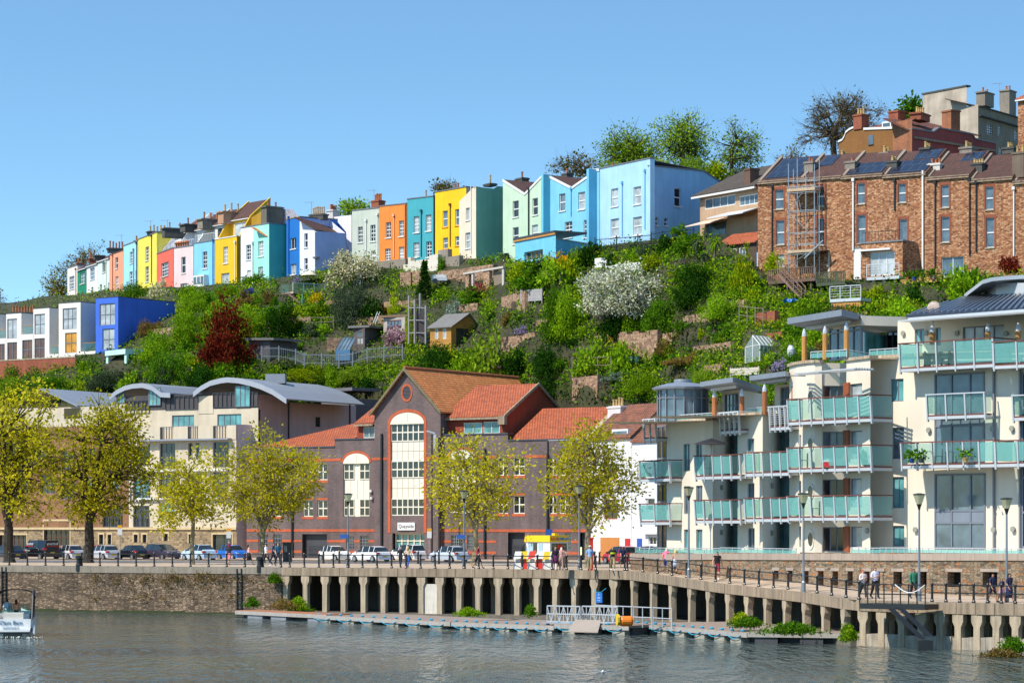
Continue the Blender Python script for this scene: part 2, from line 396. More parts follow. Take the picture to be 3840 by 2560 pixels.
for nm,px in (('far left above the boat',17),('beside the start of the concrete deck',899)):
 t = thing('ladder','dark iron ladder set in the quay wall, ' + nm,'ladder',QF.p(px,2280,.1))
 u = QF.u(px);m = MB()
 for s_ in (-.2,.2): m.bf(QF,u + s_ - .04,u + s_ + .04,.05,3.6,.055,.14)
 m.build('side_rail',BLACKM,t);m = MB()
 for z in np.arange(.2,3.5,.3): m.bf(QF,u - .18,u + .18,z,z + .05,.08,.12)
 m.build('rung',BLACKM,t)

# concrete deck on columns
EDGE = [Vector((*xy(p,y),z)) for p,y,z in E if p >= 1060]
deck = thing('concrete_deck','concrete promenade deck standing on rows of flared columns over the water','deck',(*xy(2000,200),0))
def samp():                                  # walk the deck edge: position, tangent
 out = []
 for a,b in zip(EDGE,EDGE[1:]): out.append((a,b,(b - a).length))
 return out
SEG = samp();TOT = sum(s[2] for s in SEG)
def along(d):
 for a,b,l_ in SEG:
  if d <= l_: 
   t = (b - a).normalized();return a.lerp(b,d / l_),Vector((t.x,t.y,0)).normalized()
  d -= l_
 return SEG[-1][1],(SEG[-1][1] - SEG[-1][0]).normalized()
def pxof(p): return CX + p.x / p.y * FP
def atpx(px):                                # distance along the edge for a photo column
 lo,hi = 0,TOT
 for _ in range(40):
  md = (lo + hi) / 2
  if pxof(along(md)[0]) < px: lo = md
  else: hi = md
 return lo
fp = list(np.arange(1060,3960,72.3))
for a_,b_ in zip(fp,fp[1:]):                # fascia cast in panels, a hair's gap between them
 (p,t),(q,t2) = along(atpx(a_)),along(atpx(b_));d = (q - p).normalized() * .018;n1,n2 = Vector((t.y,-t.x,0)),Vector((t2.y,-t2.x,0));r_ = rnd.uniform(0,.02)
 m = MB();m.hexa([x + o + Vector((0,0,z)) for z in (-.62,.012) for x,o in ((p + d,n1 * (.12 + r_)),(q - d,n2 * (.12 + r_)),(q - d,-n2 * .9),(p + d,-n1 * .9))]);m.build('edge_panel',CONC,deck)
m = MB()
for a,b in zip(EDGE,EDGE[1:]):
 ta = (b - a);nn = Vector((ta.y,-ta.x,0)).normalized();z = Vector((0,0,-.35))
 m.slab([a + z - nn * .95,b + z - nn * .95,b + z - nn * 14,a + z - nn * 14],(0,0,-.2))
m.build('underside',CONC,deck)
def column(px,back,low):
 p,t = along(atpx(px));nn = Vector((t.y,-t.x,0));c = p - nn * (.12 + back);zt = p.z - .6;mb = MB()
 lo_ = low
 for (w0,w1,z0,z1) in ((.21,.21,lo_,zt - .75),(.21,.36,zt - .75,zt - .45),(.36,.36,zt - .45,zt)):
  def rg(w,z,d=.2): return [c + t * (s_ * w) + nn * (e * d) + Vector((0,0,z - c.z)) for s_,e in ((-1,1),(1,1),(1,-1),(-1,-1))]
  mb.hexa(rg(w0,z0) + rg(w1,z1))
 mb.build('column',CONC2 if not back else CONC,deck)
COLS = [1072,1148] + list(np.arange(1219,3900,72.0))
for i,px in enumerate(COLS):
 px = px + rnd.uniform(-3,3);column(px,0,-.6)
 if i % 1 == 0 and px > 1350: column(px - 12,3.2,-.6)
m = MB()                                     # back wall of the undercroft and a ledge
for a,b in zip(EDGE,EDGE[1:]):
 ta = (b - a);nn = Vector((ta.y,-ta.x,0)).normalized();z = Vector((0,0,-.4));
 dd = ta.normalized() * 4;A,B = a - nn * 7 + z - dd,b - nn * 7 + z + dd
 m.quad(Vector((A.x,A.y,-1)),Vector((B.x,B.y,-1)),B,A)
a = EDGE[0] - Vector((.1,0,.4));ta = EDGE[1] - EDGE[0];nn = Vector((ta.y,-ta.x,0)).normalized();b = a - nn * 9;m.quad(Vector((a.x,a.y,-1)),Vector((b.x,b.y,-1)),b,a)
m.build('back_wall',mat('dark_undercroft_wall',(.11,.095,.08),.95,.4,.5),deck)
m = MB()
for a,b,h in ((1060,2350,.28),(2350,3210,.3)):
 k0,k1 = atpx(a),atpx(b);ks = np.linspace(k0,k1,9)
 for q0,q1 in zip(ks,ks[1:]):
  (p,t),(p2,_) = along(q0),along(q1);nn = Vector((t.y,-t.x,0))
  f = [Vector((q.x,q.y,0)) for q in (p + nn * .35,p2 + nn * .35,p2 - nn * 7,p - nn * 7)]
  m.prism([(q.x,q.y) for q in f],-1,h)
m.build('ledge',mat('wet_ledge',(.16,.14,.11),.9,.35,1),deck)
m = MB();k0,k1 = atpx(3212),atpx(3890);ks = np.linspace(k0,k1,12)
for q0,q1 in zip(ks,ks[1:]):
 (p,t),(p2,_) = along(q0 + .02),along(q1);nn = Vector((t.y,-t.x,0));h = rnd.uniform(.66,.74)
 m.prism([(q.x,q.y) for q in (p + nn * .02,p2 + nn * .02,p2 - nn * .5,p - nn * .5)],-1,h)
m.build('plinth_wall',mat('stained_plinth',(.34,.29,.23),.9,.45,1.5),deck)
p,t = along(atpx(1619));nn = Vector((t.y,-t.x,0))
m = MB();m.prism([(q.x,q.y) for q in (p - t * .66 - nn * .05,p + t * .56 - nn * .05,p + t * .56 - nn * .15,p - t * .66 - nn * .15)],.1,2.55)
m.build('infill_panel',mat('whitewashed_panel',(.62,.57,.49),.8,.2,1.5),deck)

# stone retaining wall below the white flats
PW = rubble('podium_stone',[(0,(.09,.07,.05)),(.3,(.20,.15,.10)),(.6,(.30,.23,.15)),(.85,(.26,.17,.10)),(1,(.40,.14,.04))],(.15,.115,.08),3.6,8,.07,.35)
PCOPE = mat('podium_coping',(.36,.29,.235),.85,.18,1)
pod = thing('retaining_wall','curved retaining wall of mixed brown stone with small square openings, below the white flats','wall',(*xy(3000,172),3.3))
WP = [(Vector((*xy(p,y),z - .1)),tab(WT,p)) for p,y,z in WB]
WP = [(Vector((*xy(2380,214),3.6)),4.95)] + WP
def wallY(px): return tab(WB,px)
mw,mc,mo = MB(),MB(),MB()
HOLES = [(2910,2138,2171,19),(2962,2138,2178,19),(3022,2139,2186,20),(3078,2139,2193,21),(3132,2140,2193,21),(3188,2140,2195,20),(3250,2141,2195,22),(3300,2141,2197,22),(3366,2142,2198,32),(3458,2142,2198,34),(3578,2143,2200,50),(3712,2143,2200,55)]
for (a,ta),(b,tb) in zip(WP,WP[1:]):
 pa,pb = pxof(a),pxof(b)
 if pa < pb:
  F = Fac(pa,a.y,pb,b.y);hs = []
  for px,t_,b_,w_ in HOLES:
   if pa < px < pb: hs.append(F.r(px - w_ / 2,px + w_ / 2,t_,b_))
  z0 = min(a.z,b.z) - .4;zt = min(ta,tb) - .42
  mw.wall(F,0,F.L,z0,zt,hs,.7)
  for h in hs: mo.quad(F.w(h[0],h[2],-.68),F.w(h[1],h[2],-.68),F.w(h[1],h[3],-.68),F.w(h[0],h[3],-.68))
  mw.quad(F.w(0,zt,0),F.w(F.L,zt,0),F.w(F.L,zt + .5,0),F.w(0,zt + .5,0))
  for h in hs: mc.bf(F,h[0] - .15,h[1] + .15,h[3] + .003,h[3] + .2,-.2,.03)
  k = 0
  while k < F.L - .05:
   e = min(F.L,k + 1.05);f0,f1 = k / F.L,e / F.L
   za,zb = lerp(ta,tb,f0),lerp(ta,tb,f1)
   mc.hexa([F.w(k,za - .42,.08),F.w(e - .012,zb - .42,.08),F.w(e - .012,zb - .42,-.5),F.w(k,za - .42,-.5),F.w(k,za,.08),F.w(e - .012,zb,.08),F.w(e - .012,zb,-.5),F.w(k,za,-.5)]);k = e
 else:
  mw.quad(a,b,Vector((b.x,b.y,tb)),Vector((a.x,a.y,ta)))
mw.build('wall',PW,pod);mc.build('coping',PCOPE,pod);mo.build('opening',mat('dark_void',(.012,.011,.01),.95,0),pod)
# terrace floor behind that wall
m = MB();pts = [xy(2380,214)] + [xy(p,y + .5) for p,y,z in WB[0:]] + [xy(4250,215)]
m.prism(pts,4.4,4.86);m.build('terrace',mat('terrace_paving',(.40,.37,.33),.9,.15),kind='structure')

# ---------------------------------------------------------------- hillside
HCOL = [(-500,[(2050,325),(1450,342),(1370,347),(1350,350),(1180,420),(1140,440)]),
 (0,[(2050,315),(1442,330),(1365,334),(1345,342),(1200,400),(1135,425)]),
 (400,[(2050,305),(1440,314),(1360,319),(1250,330),(1120,372),(1090,390)]),
 (700,[(2050,294),(1430,300),(1340,306),(1200,322),(1110,342),(1080,354)]),
 (1000,[(2050,299),(1425,302),(1340,304),(1200,316),(1120,329),(1055,342)]),
 (1300,[(2050,300),(1430,303),(1340,305),(1200,314),(1100,325),(1000,335)]),
 (1600,[(2050,288),(1430,293),(1340,297),(1200,307),(1100,317),(980,326)]),
 (1880,[(2050,286),(1440,290),(1330,293),(1200,298),(1080,306),(970,314)]),
 (1945,[(2050,284),(1440,287),(1330,289),(1200,292),(1060,296),(985,298)]),(2085,[(2050,278),(1445,281),(1330,283),(1200,286),(1050,290),(975,291.5)]),
 (2200,[(2050,272),(1460,275),(1330,278),(1200,283),(1050,290),(930,296.5)]),
 (2440,[(2050,262),(1480,268),(1330,273),(1200,277),(1050,282),(900,288)]),
 (2700,[(2050,240),(1480,252),(1350,258),(1200,263),(1050,269),(888,279)]),
 (2900,[(2050,225),(1420,240),(1300,248),(1200,256),(1120,263),(1060,269)]),
 (3200,[(2050,215),(1300,235),(1200,248),(1130,258),(1080,261),(1050,264)]),
 (3840,[(2050,205),(1250,225),(1180,240),(1100,250),(1070,252),(1040,255)]),
 (4300,[(2050,200),(1250,222),(1180,236),(1100,246),(1070,254),(1040,264)])]
def hcol(px):
 for (a,A),(b,B) in zip(HCOL,HCOL[1:]):
  if px <= b or b == HCOL[-1][0]:
   t = max(0,min(1,(px - a) / (b - a)));return [(lerp(p[0],q[0],t),lerp(p[1],q[1],t)) for p,q in zip(A,B)]
def hill(px,py):
 """point of the hillside seen at a photo position"""
 c = sorted(hcol(px));Y = tab(c,py);return P(px,py,Y)
SOIL = mat('hill_soil',(.036,.036,.014),.95,.5,.25,.5,streak=.1)
m = MB();hv = [];hx = np.arange(-500,4301,60)
from mathutils import noise as mn
for px in hx:
 c = hcol(px);row = []
 for (a,b) in zip(c,c[1:]):
  for k in range(4): row.append((lerp(a[0],b[0],k / 4),lerp(a[1],b[1],k / 4)))
 row.append(c[-1]);col = [P(px,a,b) for a,b in row]
 last = col[-1];col.append(Vector((last.x * 1.2,last.y + 60,last.z + .5 + (6 if px > 2700 else 0))));col.append(Vector((last.x * 1.6,last.y + 220,last.z - 4)))
 col = [Vector((v.x,v.y + 0.,v.z + (mn.noise(v * .25) * .45 if 0 < i < len(col) - 2 else 0))) for i,v in enumerate(col)]
 hv.append(col)
nr = len(hv[0])
m.add([v for c in hv for v in c],[(i * nr + j,(i + 1) * nr + j,(i + 1) * nr + j + 1,i * nr + j + 1) for i in range(len(hx) - 1) for j in range(nr - 1)])
m.build('hill',SOIL,kind='structure',smooth=True)

# ---------------------------------------------------------------- the painted terrace on the hill
YT = [(250,418),(650,364),(1000,346),(1320,338),(1620,329),(1890,317),(2055,309),(2250,300),(2440,292)]
TILE_BR = brick('brown_roof_tile',(.11,.045,.03),(.07,.03,.022),(.03,.015,.012),.3,.26,.03,.25,.8,.5)
TILE_OR = brick('orange_pantile',(.82,.33,.10),(.64,.22,.055),(.24,.07,.02),.3,.34,.05,.25,.8,.6)
TILE_RD = brick('red_pantile',(.50,.13,.045),(.36,.085,.03),(.14,.025,.01),.3,.30,.045,.2,.8,.6)
BRK_RED = brick('red_brick',(.34,.075,.03),(.24,.05,.022),(.16,.09,.06),.24,.085,.012,.3)
GRC = mat('grey_render_stack',(.23,.20,.165),.9,.3,1.2)
DKC = mat('dark_render_stack',(.075,.075,.07),.9,.3,1.2)
STY = {'s': ((2,4),2),'S': ((1,2),1),'c': ((2,1),None),'p': ((1,1),None),'g': ((3,4),2),'d': ((2,1),None),'q': ((2,3),None)}
HOUSES = []
def paint(h,k=.92): return h if not isinstance(h,str) else mat('render_' + h.lstrip('#'),lin(h,k * .92),.75,.15,.5,.06)
def house(label,pl,pr,pt,pb,hexc,wins=(),D=9,roof='flat',rise=2.0,V=None,side=None,name='terraced_house',Yl=None,Yr=None,sill=None,cap=None,fm=None,tile=None,group='painted terraced houses on the hill',cat='house'):
 Yl = Yl or tab(YT,pl);Yr = Yr or tab(YT,pr)
 F = Fac(pl,Yl,pr,Yr);L = F.L;z1 = F.z(pl,pt);z0 = F.z((pl + pr) / 2,pb) - 2.5
 t = thing(name,label,cat,F.w(L / 2,z0 + 2.5),group)
 pm = paint(hexc);m = MB();hs = [F.r(*w[:4]) for w in wins]
 zw = z1
 if V: zw = min(F.z(p,y) for p,y in V)
 m.wall(F,0,L,z0,zw,hs,.2)
 if V:                                    # shaped top: gables or a butterfly
  us = [F.u(p) for p,y in V];zs = [F.z(p,y) for p,y in V];us[0] = 0;us[-1] = L
  for i in range(len(us) - 1): m.poly([F.w(us[i],zw),F.w(us[i + 1],zw),F.w(us[i + 1],zs[i + 1]),F.w(us[i],zs[i])])
  zl,zr = zs[0],zs[-1]
 else: zl = zr = z1
 sm = MB()
 for u,zz,fl in ((0,zl,1),(L,zr,0)):
  q = [F.w(u,z0),F.w(u,z0,-D),F.w(u,zz if roof != 'pitch' else zz,-D),F.w(u,zz)]
  if roof == 'pitch': q = [F.w(u,z0),F.w(u,z0,-D),F.w(u,zz,-D),F.w(u,zz + rise,-D / 2),F.w(u,zz)]
  sm.poly(q if not fl else q[::-1])
 m.quad(F.w(0,z0,-D),F.w(0,zl,-D),F.w(L,zr,-D),F.w(L,z0,-D))
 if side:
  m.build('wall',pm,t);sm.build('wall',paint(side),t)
 else:
  o = len(m.v);m.v += sm.v;m.f += [tuple(o + i for i in f) for f in sm.f];m.m += [0] * len(sm.f);m.build('wall',pm,t)
 r = MB();tl = tile or TILE_BR
 if roof == 'flat':
  r.bf(F,-.04,L + .04,z1 + .003,z1 + .13,-.4,.07);r.bf(F,L - .3,L + .05,z1 + .003,z1 + .13,-D,-.4);r.bf(F,-.05,.3,z1 + .003,z1 + .13,-D,-.4)
  r.quad(F.w(0,z1 - .02,0),F.w(L,z1 - .02,0),F.w(L,z1 - .02,-D),F.w(0,z1 - .02,-D));r.build('roof',cap or LEAD,t)
 elif roof == 'pitch':
  r.slab([F.w(-.02,z1 - .05,.12),F.w(L + .02,z1 - .05,.12),F.w(L + .02,z1 + rise + .06,-D / 2),F.w(-.02,z1 + rise + .06,-D / 2)],(0,0,.12))
  r.slab([F.w(-.02,z1 + rise + .06,-D / 2 - .001),F.w(L + .02,z1 + rise + .06,-D / 2 - .001),F.w(L + .02,z1 - .05,-D - .1),F.w(-.02,z1 - .05,-D - .1)],(0,0,.12));r.build('roof',tl,t)
  g = MB();g.bf(F,0,L,z1 - .16,z1 - .04,.125,.22);g.build('gutter',CONC if name == 'stone_house' else W_,t)
 elif roof == 'V':
  for i in range(len(us) - 1):
   if abs(zs[i] - zs[i + 1]) < .15: continue
   r.slab([F.w(us[i],zs[i] - .05,-.05),F.w(us[i + 1],zs[i + 1] - .05,-.05),F.w(us[i + 1],zs[i + 1] - .05,-D),F.w(us[i],zs[i] - .05,-D)],(0,0,.14))
  r.build('roof',tl,t);g = MB()
  for i in range(len(us) - 1):
   if abs(zs[i] - zs[i + 1]) < .15: continue
   g.slab([F.w(us[i],zs[i] - .16,-.06),F.w(us[i + 1],zs[i + 1] - .16,-.06),F.w(us[i + 1],zs[i + 1] + .12,-.06),F.w(us[i],zs[i] + .12,-.06)],(F.n.x * .14,F.n.y * .14,0))
  g.build('bargeboard',W_,t)
 for w in wins:
  st = w[4] if len(w) > 4 else 's';gr,md = STY[st]
  window(F,F.r(*w[:4]),t,gr,fm or W_,(w[5] if len(w) > 5 else None),.2,.07,md,None if st == 'd' else (sill or W_),'door' if st == 'd' else 'window')
 HOUSES.append((t,F,z1));return t,F,z1
def pipe(t,F,px,pt,pb,m=None,w=.05,head=True):
 b = MB();u = F.u(px);zt,zb = F.z(px,pt),F.z(px,pb);b.bf(F,u - w,u + w,zb,zt,.03,.03 + 2 * w)
 if head: b.bf(F,u - .14,u + .14,zt,zt + .3,.02,.25)
 b.build('drainpipe',m or W_,t)
def chim(t,F,px,pyb,pyt,w,d,m,n,o=4.5,pm=None,h=.55): return chimney(t,px,F.Y(px) + o,pyb,pyt,w,d,m,n,F.t,pm,h)

h = house('narrow cream house at the far left end of the painted terrace',253,290,1007,1150,'#F7EBE4',[(259,279,1036,1084,'g'),(264,274,1114,1128,'p')],roof='flat');pipe(h[0],h[1],286,1012,1128,TERRA)
h = house('dark green narrow house second from the left end of the terrace',291,324,1014,1140,'#068763',[(301,318,1021,1063,'q'),(304,313,1093,1124,'S')],roof='pitch',rise=2.2);chim(h[0],h[1],300,1005,985,.5,1,BRK_RED,2)
h = house('white narrow house between the dark green and the mint houses',325,366,1000,1140,'#F2F3FA',[(337,355,1004,1048,'q'),(342,350,1076,1126,'p')],roof='pitch',rise=2);chim(h[0],h[1],345,985,968,.6,1,BRK_RED,2,pm=TERRA,h=.8)
h = house('pale mint house between the white and the salmon houses',367,411,981,1130,'#DCEEE3',[(383,396,983,1021,'c'),(374,382,1066,1102,'S'),(390,395,1070,1100,'S'),(405,410,1060,1097,'p')],roof='pitch',rise=1.8);chim(h[0],h[1],372,975,957,.9,1.6,DKC,0);pipe(h[0],h[1],400,985,1120,W_)
h = house('salmon house with two small white windows, left of a pale blue house',412,462,957,1130,'#F9A582',[(432,443,965,1007,'S'),(433,444,1036,1094,'s')],cap=mat('dark_coping',(.07,.06,.055),.8,.2));chim(h[0],h[1],436,950,930,.6,2.6,DKC,5,h=.9);pipe(h[0],h[1],424,960,1110,TERRA)
h = house('pale blue house with black drainpipes between salmon and pale yellow houses',463,516,923,1110,'#A4E2F6',[(487,498,944,987,'s'),(486,497,1018,1072,'s'),(508,513,1015,1060,'p')]);chim(h[0],h[1],512,918,902,.6,.8,DKC,1,h=.7);pipe(h[0],h[1],503,940,1070,GREYF);pipe(h[0],h[1],514,915,1075,BLACKM)
h = house('pale yellow house with a black drainpipe down its middle',518,588,899,1100,'#F6E65C',[(545,558,925,977,'s'),(545,558,999,1057,'s')]);chim(h[0],h[1],590,882,868,.8,2.8,DKC,5,h=.85,pm=POTY);pipe(h[0],h[1],570,888,1060,BLACKM)
def setback(t,F,z1,hexc,wins,off=2.6,hh=2.5,rise=2.3,D=6):
 """upper storey set back behind a roof terrace, under a tiled roof; rail in front"""
 u0,u1 = .05,F.L - .05;m = MB()
 B = Fac(1,1,2,2);B.A = F.A - F.n * off;B.t = F.t;B.n = F.n;B.L = F.L
 k = [(F.L * a,F.L * b,z1 + .1,z1 + hh * .85) for a,b in wins]
 m.wall(B,u0,u1,z1 - .3,z1 + hh,k,.1);m.build('dormer',paint(hexc),t)
 for r_ in k: window(B,r_,t,(2,1),W_,rnd.choice([GL_D,GL_L]),.1,.08)
 r = MB();r.slab([B.w(u0,z1 + hh,.3),B.w(u1,z1 + hh,.3),B.w(u1,z1 + hh + rise,-D / 2),B.w(u0,z1 + hh + rise,-D / 2)],(0,0,.12));r.build('roof',TILE_BR,t)
 g = MB();g.bf(B,u0,u1,z1 + hh - .1,z1 + hh - .003,.1,.36);g.build('gutter',W_,t)
 for u in (u0,u1):
  p = MB();p.slab([B.w(u,z1,off - .3),B.w(u,z1,-D / 2),B.w(u,z1 + hh + rise + .35,-D / 2),B.w(u,z1 + hh + .3,.1)],(F.t.x * .22,F.t.y * .22,0));p.build('party_wall',paint(hexc),t)
def roofrail(t,F,z1,m=GREYF,h=1.0,n=9):
 b = MB();b.bf(F,.1,F.L - .1,z1 + h,z1 + h + .05,-.2,-.15)
 for i in range(n): u = lerp(.12,F.L - .12,i / (n - 1));b.bf(F,u - .02,u + .02,z1 + .1,z1 + h,-.19,-.16)
 b.build('rail',m,t)
h = house('coral red house with a roof terrace and one large window',589,650,953,1110,'#EC6A55',[(605,632,984,1035,'g'),(637,646,1078,1102,'S')]);setback(*h,'#F4F5FA',[(.35,.9)]);roofrail(*h,GREYF,.9,5);chim(h[0],h[1],655,892,856,1.4,3.2,DKC,2,4.5,POTY,.9)
h = house('pale pink house with potted plants on its roof edge',652,725,932,1115,'#F7D2D4',[(680,696,963,1024,'S'),(676,703,1062,1096,'q')]);setback(*h,'#F4F5FA',[(.3,.62)]);roofrail(*h,W_,.9,9);chim(h[0],h[1],722,872,842,1.3,3.2,DKC,2,4.5,TERRA,.9)
m = MB();
for k in range(6): u = h[1].L * (.08 + .12 * k);m.lathe(h[1].w(u,h[2] + .14,-.15),[(.12,0),(.18,.28),(.1,.3),(.28,.5),(.05,.8)],7)
m.build('flower_pot',TERRA,h[0])
h = house('sky blue house with a white bay window on its lower floor',727,804,914,1085,'#86CDF3',[(760,777,943,1006,'s')]);setback(*h,'#E8E4DC',[(.35,.8)]);roofrail(*h,W_,1.1,14);chim(h[0],h[1],790,862,822,1.3,3.4,GRC,3,4.5,TERRA,.95);pipe(h[0],h[1],800,905,1070,mat('blue_pipe',lin('#1F6FB5'),.5,.1))
b = MB();F = h[1];q = F.r(742,782,1033,1076);b.bf(F,q[0],q[1],q[2],q[3],.0,.75);bay = b.build('bay_window',W_,h[0])
g = MB();w3 = (q[1] - q[0]) / 3
for k in range(3): g.bf(F,q[0] + w3 * k + .1,q[0] + w3 * (k + 1) - .1,q[2] + .35,q[3] - .2,.74,.765)
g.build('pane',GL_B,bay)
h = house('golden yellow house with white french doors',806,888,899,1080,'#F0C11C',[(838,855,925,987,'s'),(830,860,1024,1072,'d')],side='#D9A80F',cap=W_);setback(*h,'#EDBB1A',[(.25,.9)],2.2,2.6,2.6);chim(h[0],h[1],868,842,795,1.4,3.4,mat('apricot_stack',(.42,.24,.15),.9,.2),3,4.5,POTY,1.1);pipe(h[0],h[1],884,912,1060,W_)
h = house('white house with small windows between golden yellow and mint houses',903,951,856,1065,'#EEF6FC',[(923,941,918,974,'s'),(926,941,1013,1036,'s')]);pipe(h[0],h[1],949,915,1040,W_)
h = house('mint green house with a teal shaded side and orange lean-to roof',952,1009,847,1065,'#A4EEDC',[(968,988,904,961,'s'),(968,986,1000,1043,'d',GL_L)],D=4.5,side='#49B8AE');t,F,z1 = h  # side teal is the mint paint with its shade put in
# its rear range: orange tiled roof over a wall painted teal as shaded mint, and the tall stack
S = Fac(1009,F.Y(1009) + .2,1073,F.Y(1009) + 4.4);zE = S.z(1009,895)
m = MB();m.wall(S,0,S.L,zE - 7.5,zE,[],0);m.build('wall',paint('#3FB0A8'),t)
m = MB();m.slab([S.w(-.05,zE,.15),S.w(S.L,zE,.15),S.w(S.L,zE + 1.5,-2.6),S.w(-.05,zE + 1.5,-2.6)],(0,0,.14));m.build('roof',TILE_OR,t)
pipe(t,S,1021,880,1055,W_,head=False)
chimney(t,1020,S.Y(1020) + 2.6,862,775,1.3,2.6,mat('tall_dark_stack',(.13,.12,.10),.9,.3),2,F.t,TERRA,.8)
m = MB();G = Fac(919,tab(YT,919) + 4,990,tab(YT,990) + 4);m.poly([G.p(925,866),G.p(990,866),G.p(990,785),G.p(927,827)]);m.poly([G.p(925,866,-.3),G.p(927,827,-.3),G.p(990,785,-.3),G.p(990,866,-.3)]);m.poly([G.p(927,827),G.p(990,785),G.p(990,785,-.3),G.p(927,827,-.3)]);m.build('gable',paint('#B58A1E'),t)
m = MB();G = Fac(1052,tab(YT,1052) + 5.5,1130,tab(YT,1130) + 5.5);m.poly([G.p(1050,870),G.p(1128,870),G.p(1126,818),G.p(1098,785),G.p(1055,784)]);m.slab([G.p(1050,870),G.p(1128,870),G.p(1126,818),G.p(1098,785),G.p(1055,784)],(0,.6,0));m.build('gable',paint('#E4E2F0'),t)
h = house('narrow cobalt blue house beside a lilac white one',1074,1124,824,1050,'#1272C8',[(1090,1111,892,933,'c'),(1090,1111,989,1029,'c')],Yl=347,Yr=344,cap=mat('ochre_coping',(.3,.2,.1),.8,.2));pipe(h[0],h[1],1085,820,1045,mat('blue_pipe2',lin('#0B4FA8'),.5,.1))
h = house('lilac white house with a long shaded blue side and brown tiled roof',1124,1181,816,1050,'#E8E9FB',[(1141,1154,875,928,'S'),(1141,1154,968,1012,'S')],Yl=343.5,Yr=340.5,D=4.6,V=[(1124,816),(1181,866)],side='#AFC0F2',roof='none');t,F,z1 = h  # both side blues carry the shade of the lilac white paint
S = Fac(1181,340.6,1309,347);zE = S.z(1181,866)
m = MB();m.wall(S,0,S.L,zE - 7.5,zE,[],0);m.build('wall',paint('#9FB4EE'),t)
m = MB();m.slab([S.w(-.1,zE + .02,.2),S.w(S.L,zE + .02,.2),S.w(S.L,zE + 1.85,-3.2),S.w(-.1,zE + 1.85,-3.2)],(0,0,.13));m.build('roof',TILE_BR,t)
m = MB();m.bf(S,0,S.L,zE - .18,zE,.05,.2);m.build('gutter',W_,t);pipe(t,S,1186,872,1042,mat('lilac_pipe',lin('#9FB0E8'),.5,.1),head=False)
chimney(t,1195,346,826,803,1.1,2.2,DKC,6,S.t,POTY,.95);chimney(t,1250,350,822,788,1.6,1,mat('pale_stack',(.5,.5,.52),.9,.15),4,S.t,TERRA,.7)
m = MB();G = Fac(1250,348,1322,344);q = [G.p(1318,960),G.p(1318,806),G.p(1250,814),G.p(1298,870),G.p(1303,960)];m.slab(q,(0,.6,0));m.build('gable',paint('#E9E9F8'),t)
m = MB();m.lathe(S.w(-.4,S.z(1165,972),.5),[(.05,0),(.42,.12),(.5,.3)],12);d = m.build('satellite_dish',mat('dish_grey',(.3,.3,.32),.5,.05),t)
h = house('sage grey house behind a blossoming tree, left of the orange house',1320,1422,791,985,'#C6CEC2',[(1342,1360,850,909),(1389,1408,843,905),(1392,1408,940,960,'p',GL_L)]);pipe(h[0],h[1],1374,830,960,W_);pipe(h[0],h[1],1417,808,955,W_)
chim(h[0],h[1],1418,779,752,1.3,1.2,BRK_RED,4,4.5,TERRA,.85)
h = house('bright orange house with white sash windows',1423,1524,775,985,'#F98C38',[(1447,1466,833,891),(1496,1514,827,886),(1444,1465,932,976),(1496,1515,925,978)]);pipe(h[0],h[1],1478,812,965,mat('peach_pipe',lin('#F2B090'),.6,.1));pipe(h[0],h[1],1521,765,975,TERRA,head=False)
h = house('teal blue house between the orange and the bright yellow houses',1527,1628,748,975,'#41A9B8',[(1552,1572,811,872),(1597,1617,805,866),(1551,1572,909,964),(1598,1619,905,964)]);pipe(h[0],h[1],1581,795,962,mat('teal_pipe',lin('#155E70'),.5,.1));chim(h[0],h[1],1597,742,738,.5,.5,GRC,1,3,POTY,.8)
h = house('bright yellow house with orange window reveals',1632,1748,722,975,'#FFC800',[(1660,1679,790,851,'S',GL_B),(1707,1725,784,845,'S',GL_B),(1661,1680,891,932,'S',GL_B),(1707,1725,886,921,'S',GL_B)],side='#E9C9A0',sill=mat('orange_sill',lin('#F2A000'),.7,.1));pipe(h[0],h[1],1690,772,925,mat('brown_pipe',(.16,.05,.02),.6,.1));pipe(h[0],h[1],1629,722,950,BLACKM,head=False)
chim(h[0],h[1],1713,712,704,1.2,.6,DKC,2,5,TERRA,.55)
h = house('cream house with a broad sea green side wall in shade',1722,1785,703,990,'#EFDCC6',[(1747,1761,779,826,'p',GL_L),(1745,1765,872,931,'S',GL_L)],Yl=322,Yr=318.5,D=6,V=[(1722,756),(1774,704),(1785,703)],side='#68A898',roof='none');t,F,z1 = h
S = Fac(1784,318.6,1897,323.5);zE = S.z(1784,703);m = MB();m.wall(S,0,S.L,zE - 9.5,zE,[],0);m.slab([S.w(S.L * .52,zE,0),S.w(S.L,zE,0),S.w(S.L,zE + .7,0),S.w(S.L * .72,zE + .6,0)],(0,.5,0));m.build('wall',paint('#68A898'),t)
m = MB();m.bf(S,0,S.L * .5,zE,zE + .12,-.4,.05);m.build('coping',CONC2,t)
pipe(t,F,1768,698,950,W_,head=False);chimney(t,1838,324,700,689,1.5,1,DKC,1,F.t,POTY,1.1)
h = house('pale green house with twin sloping roofs meeting at a central valley',1886,2055,678,950,'#C6E0C6',[(1923,1945,753,814,'S',GL_D),(1997,2017,743,806,'S'),(1923,1945,852,914,'S',GL_D),(1995,2017,843,902,'S')],V=[(1886,676),(1968,728),(2036,658),(2055,656)],roof='V');pipe(h[0],h[1],1985,712,905,BLACKM,.07);chim(h[0],h[1],1958,692,668,1.5,1,DKC,1,6,TERRA,.7)
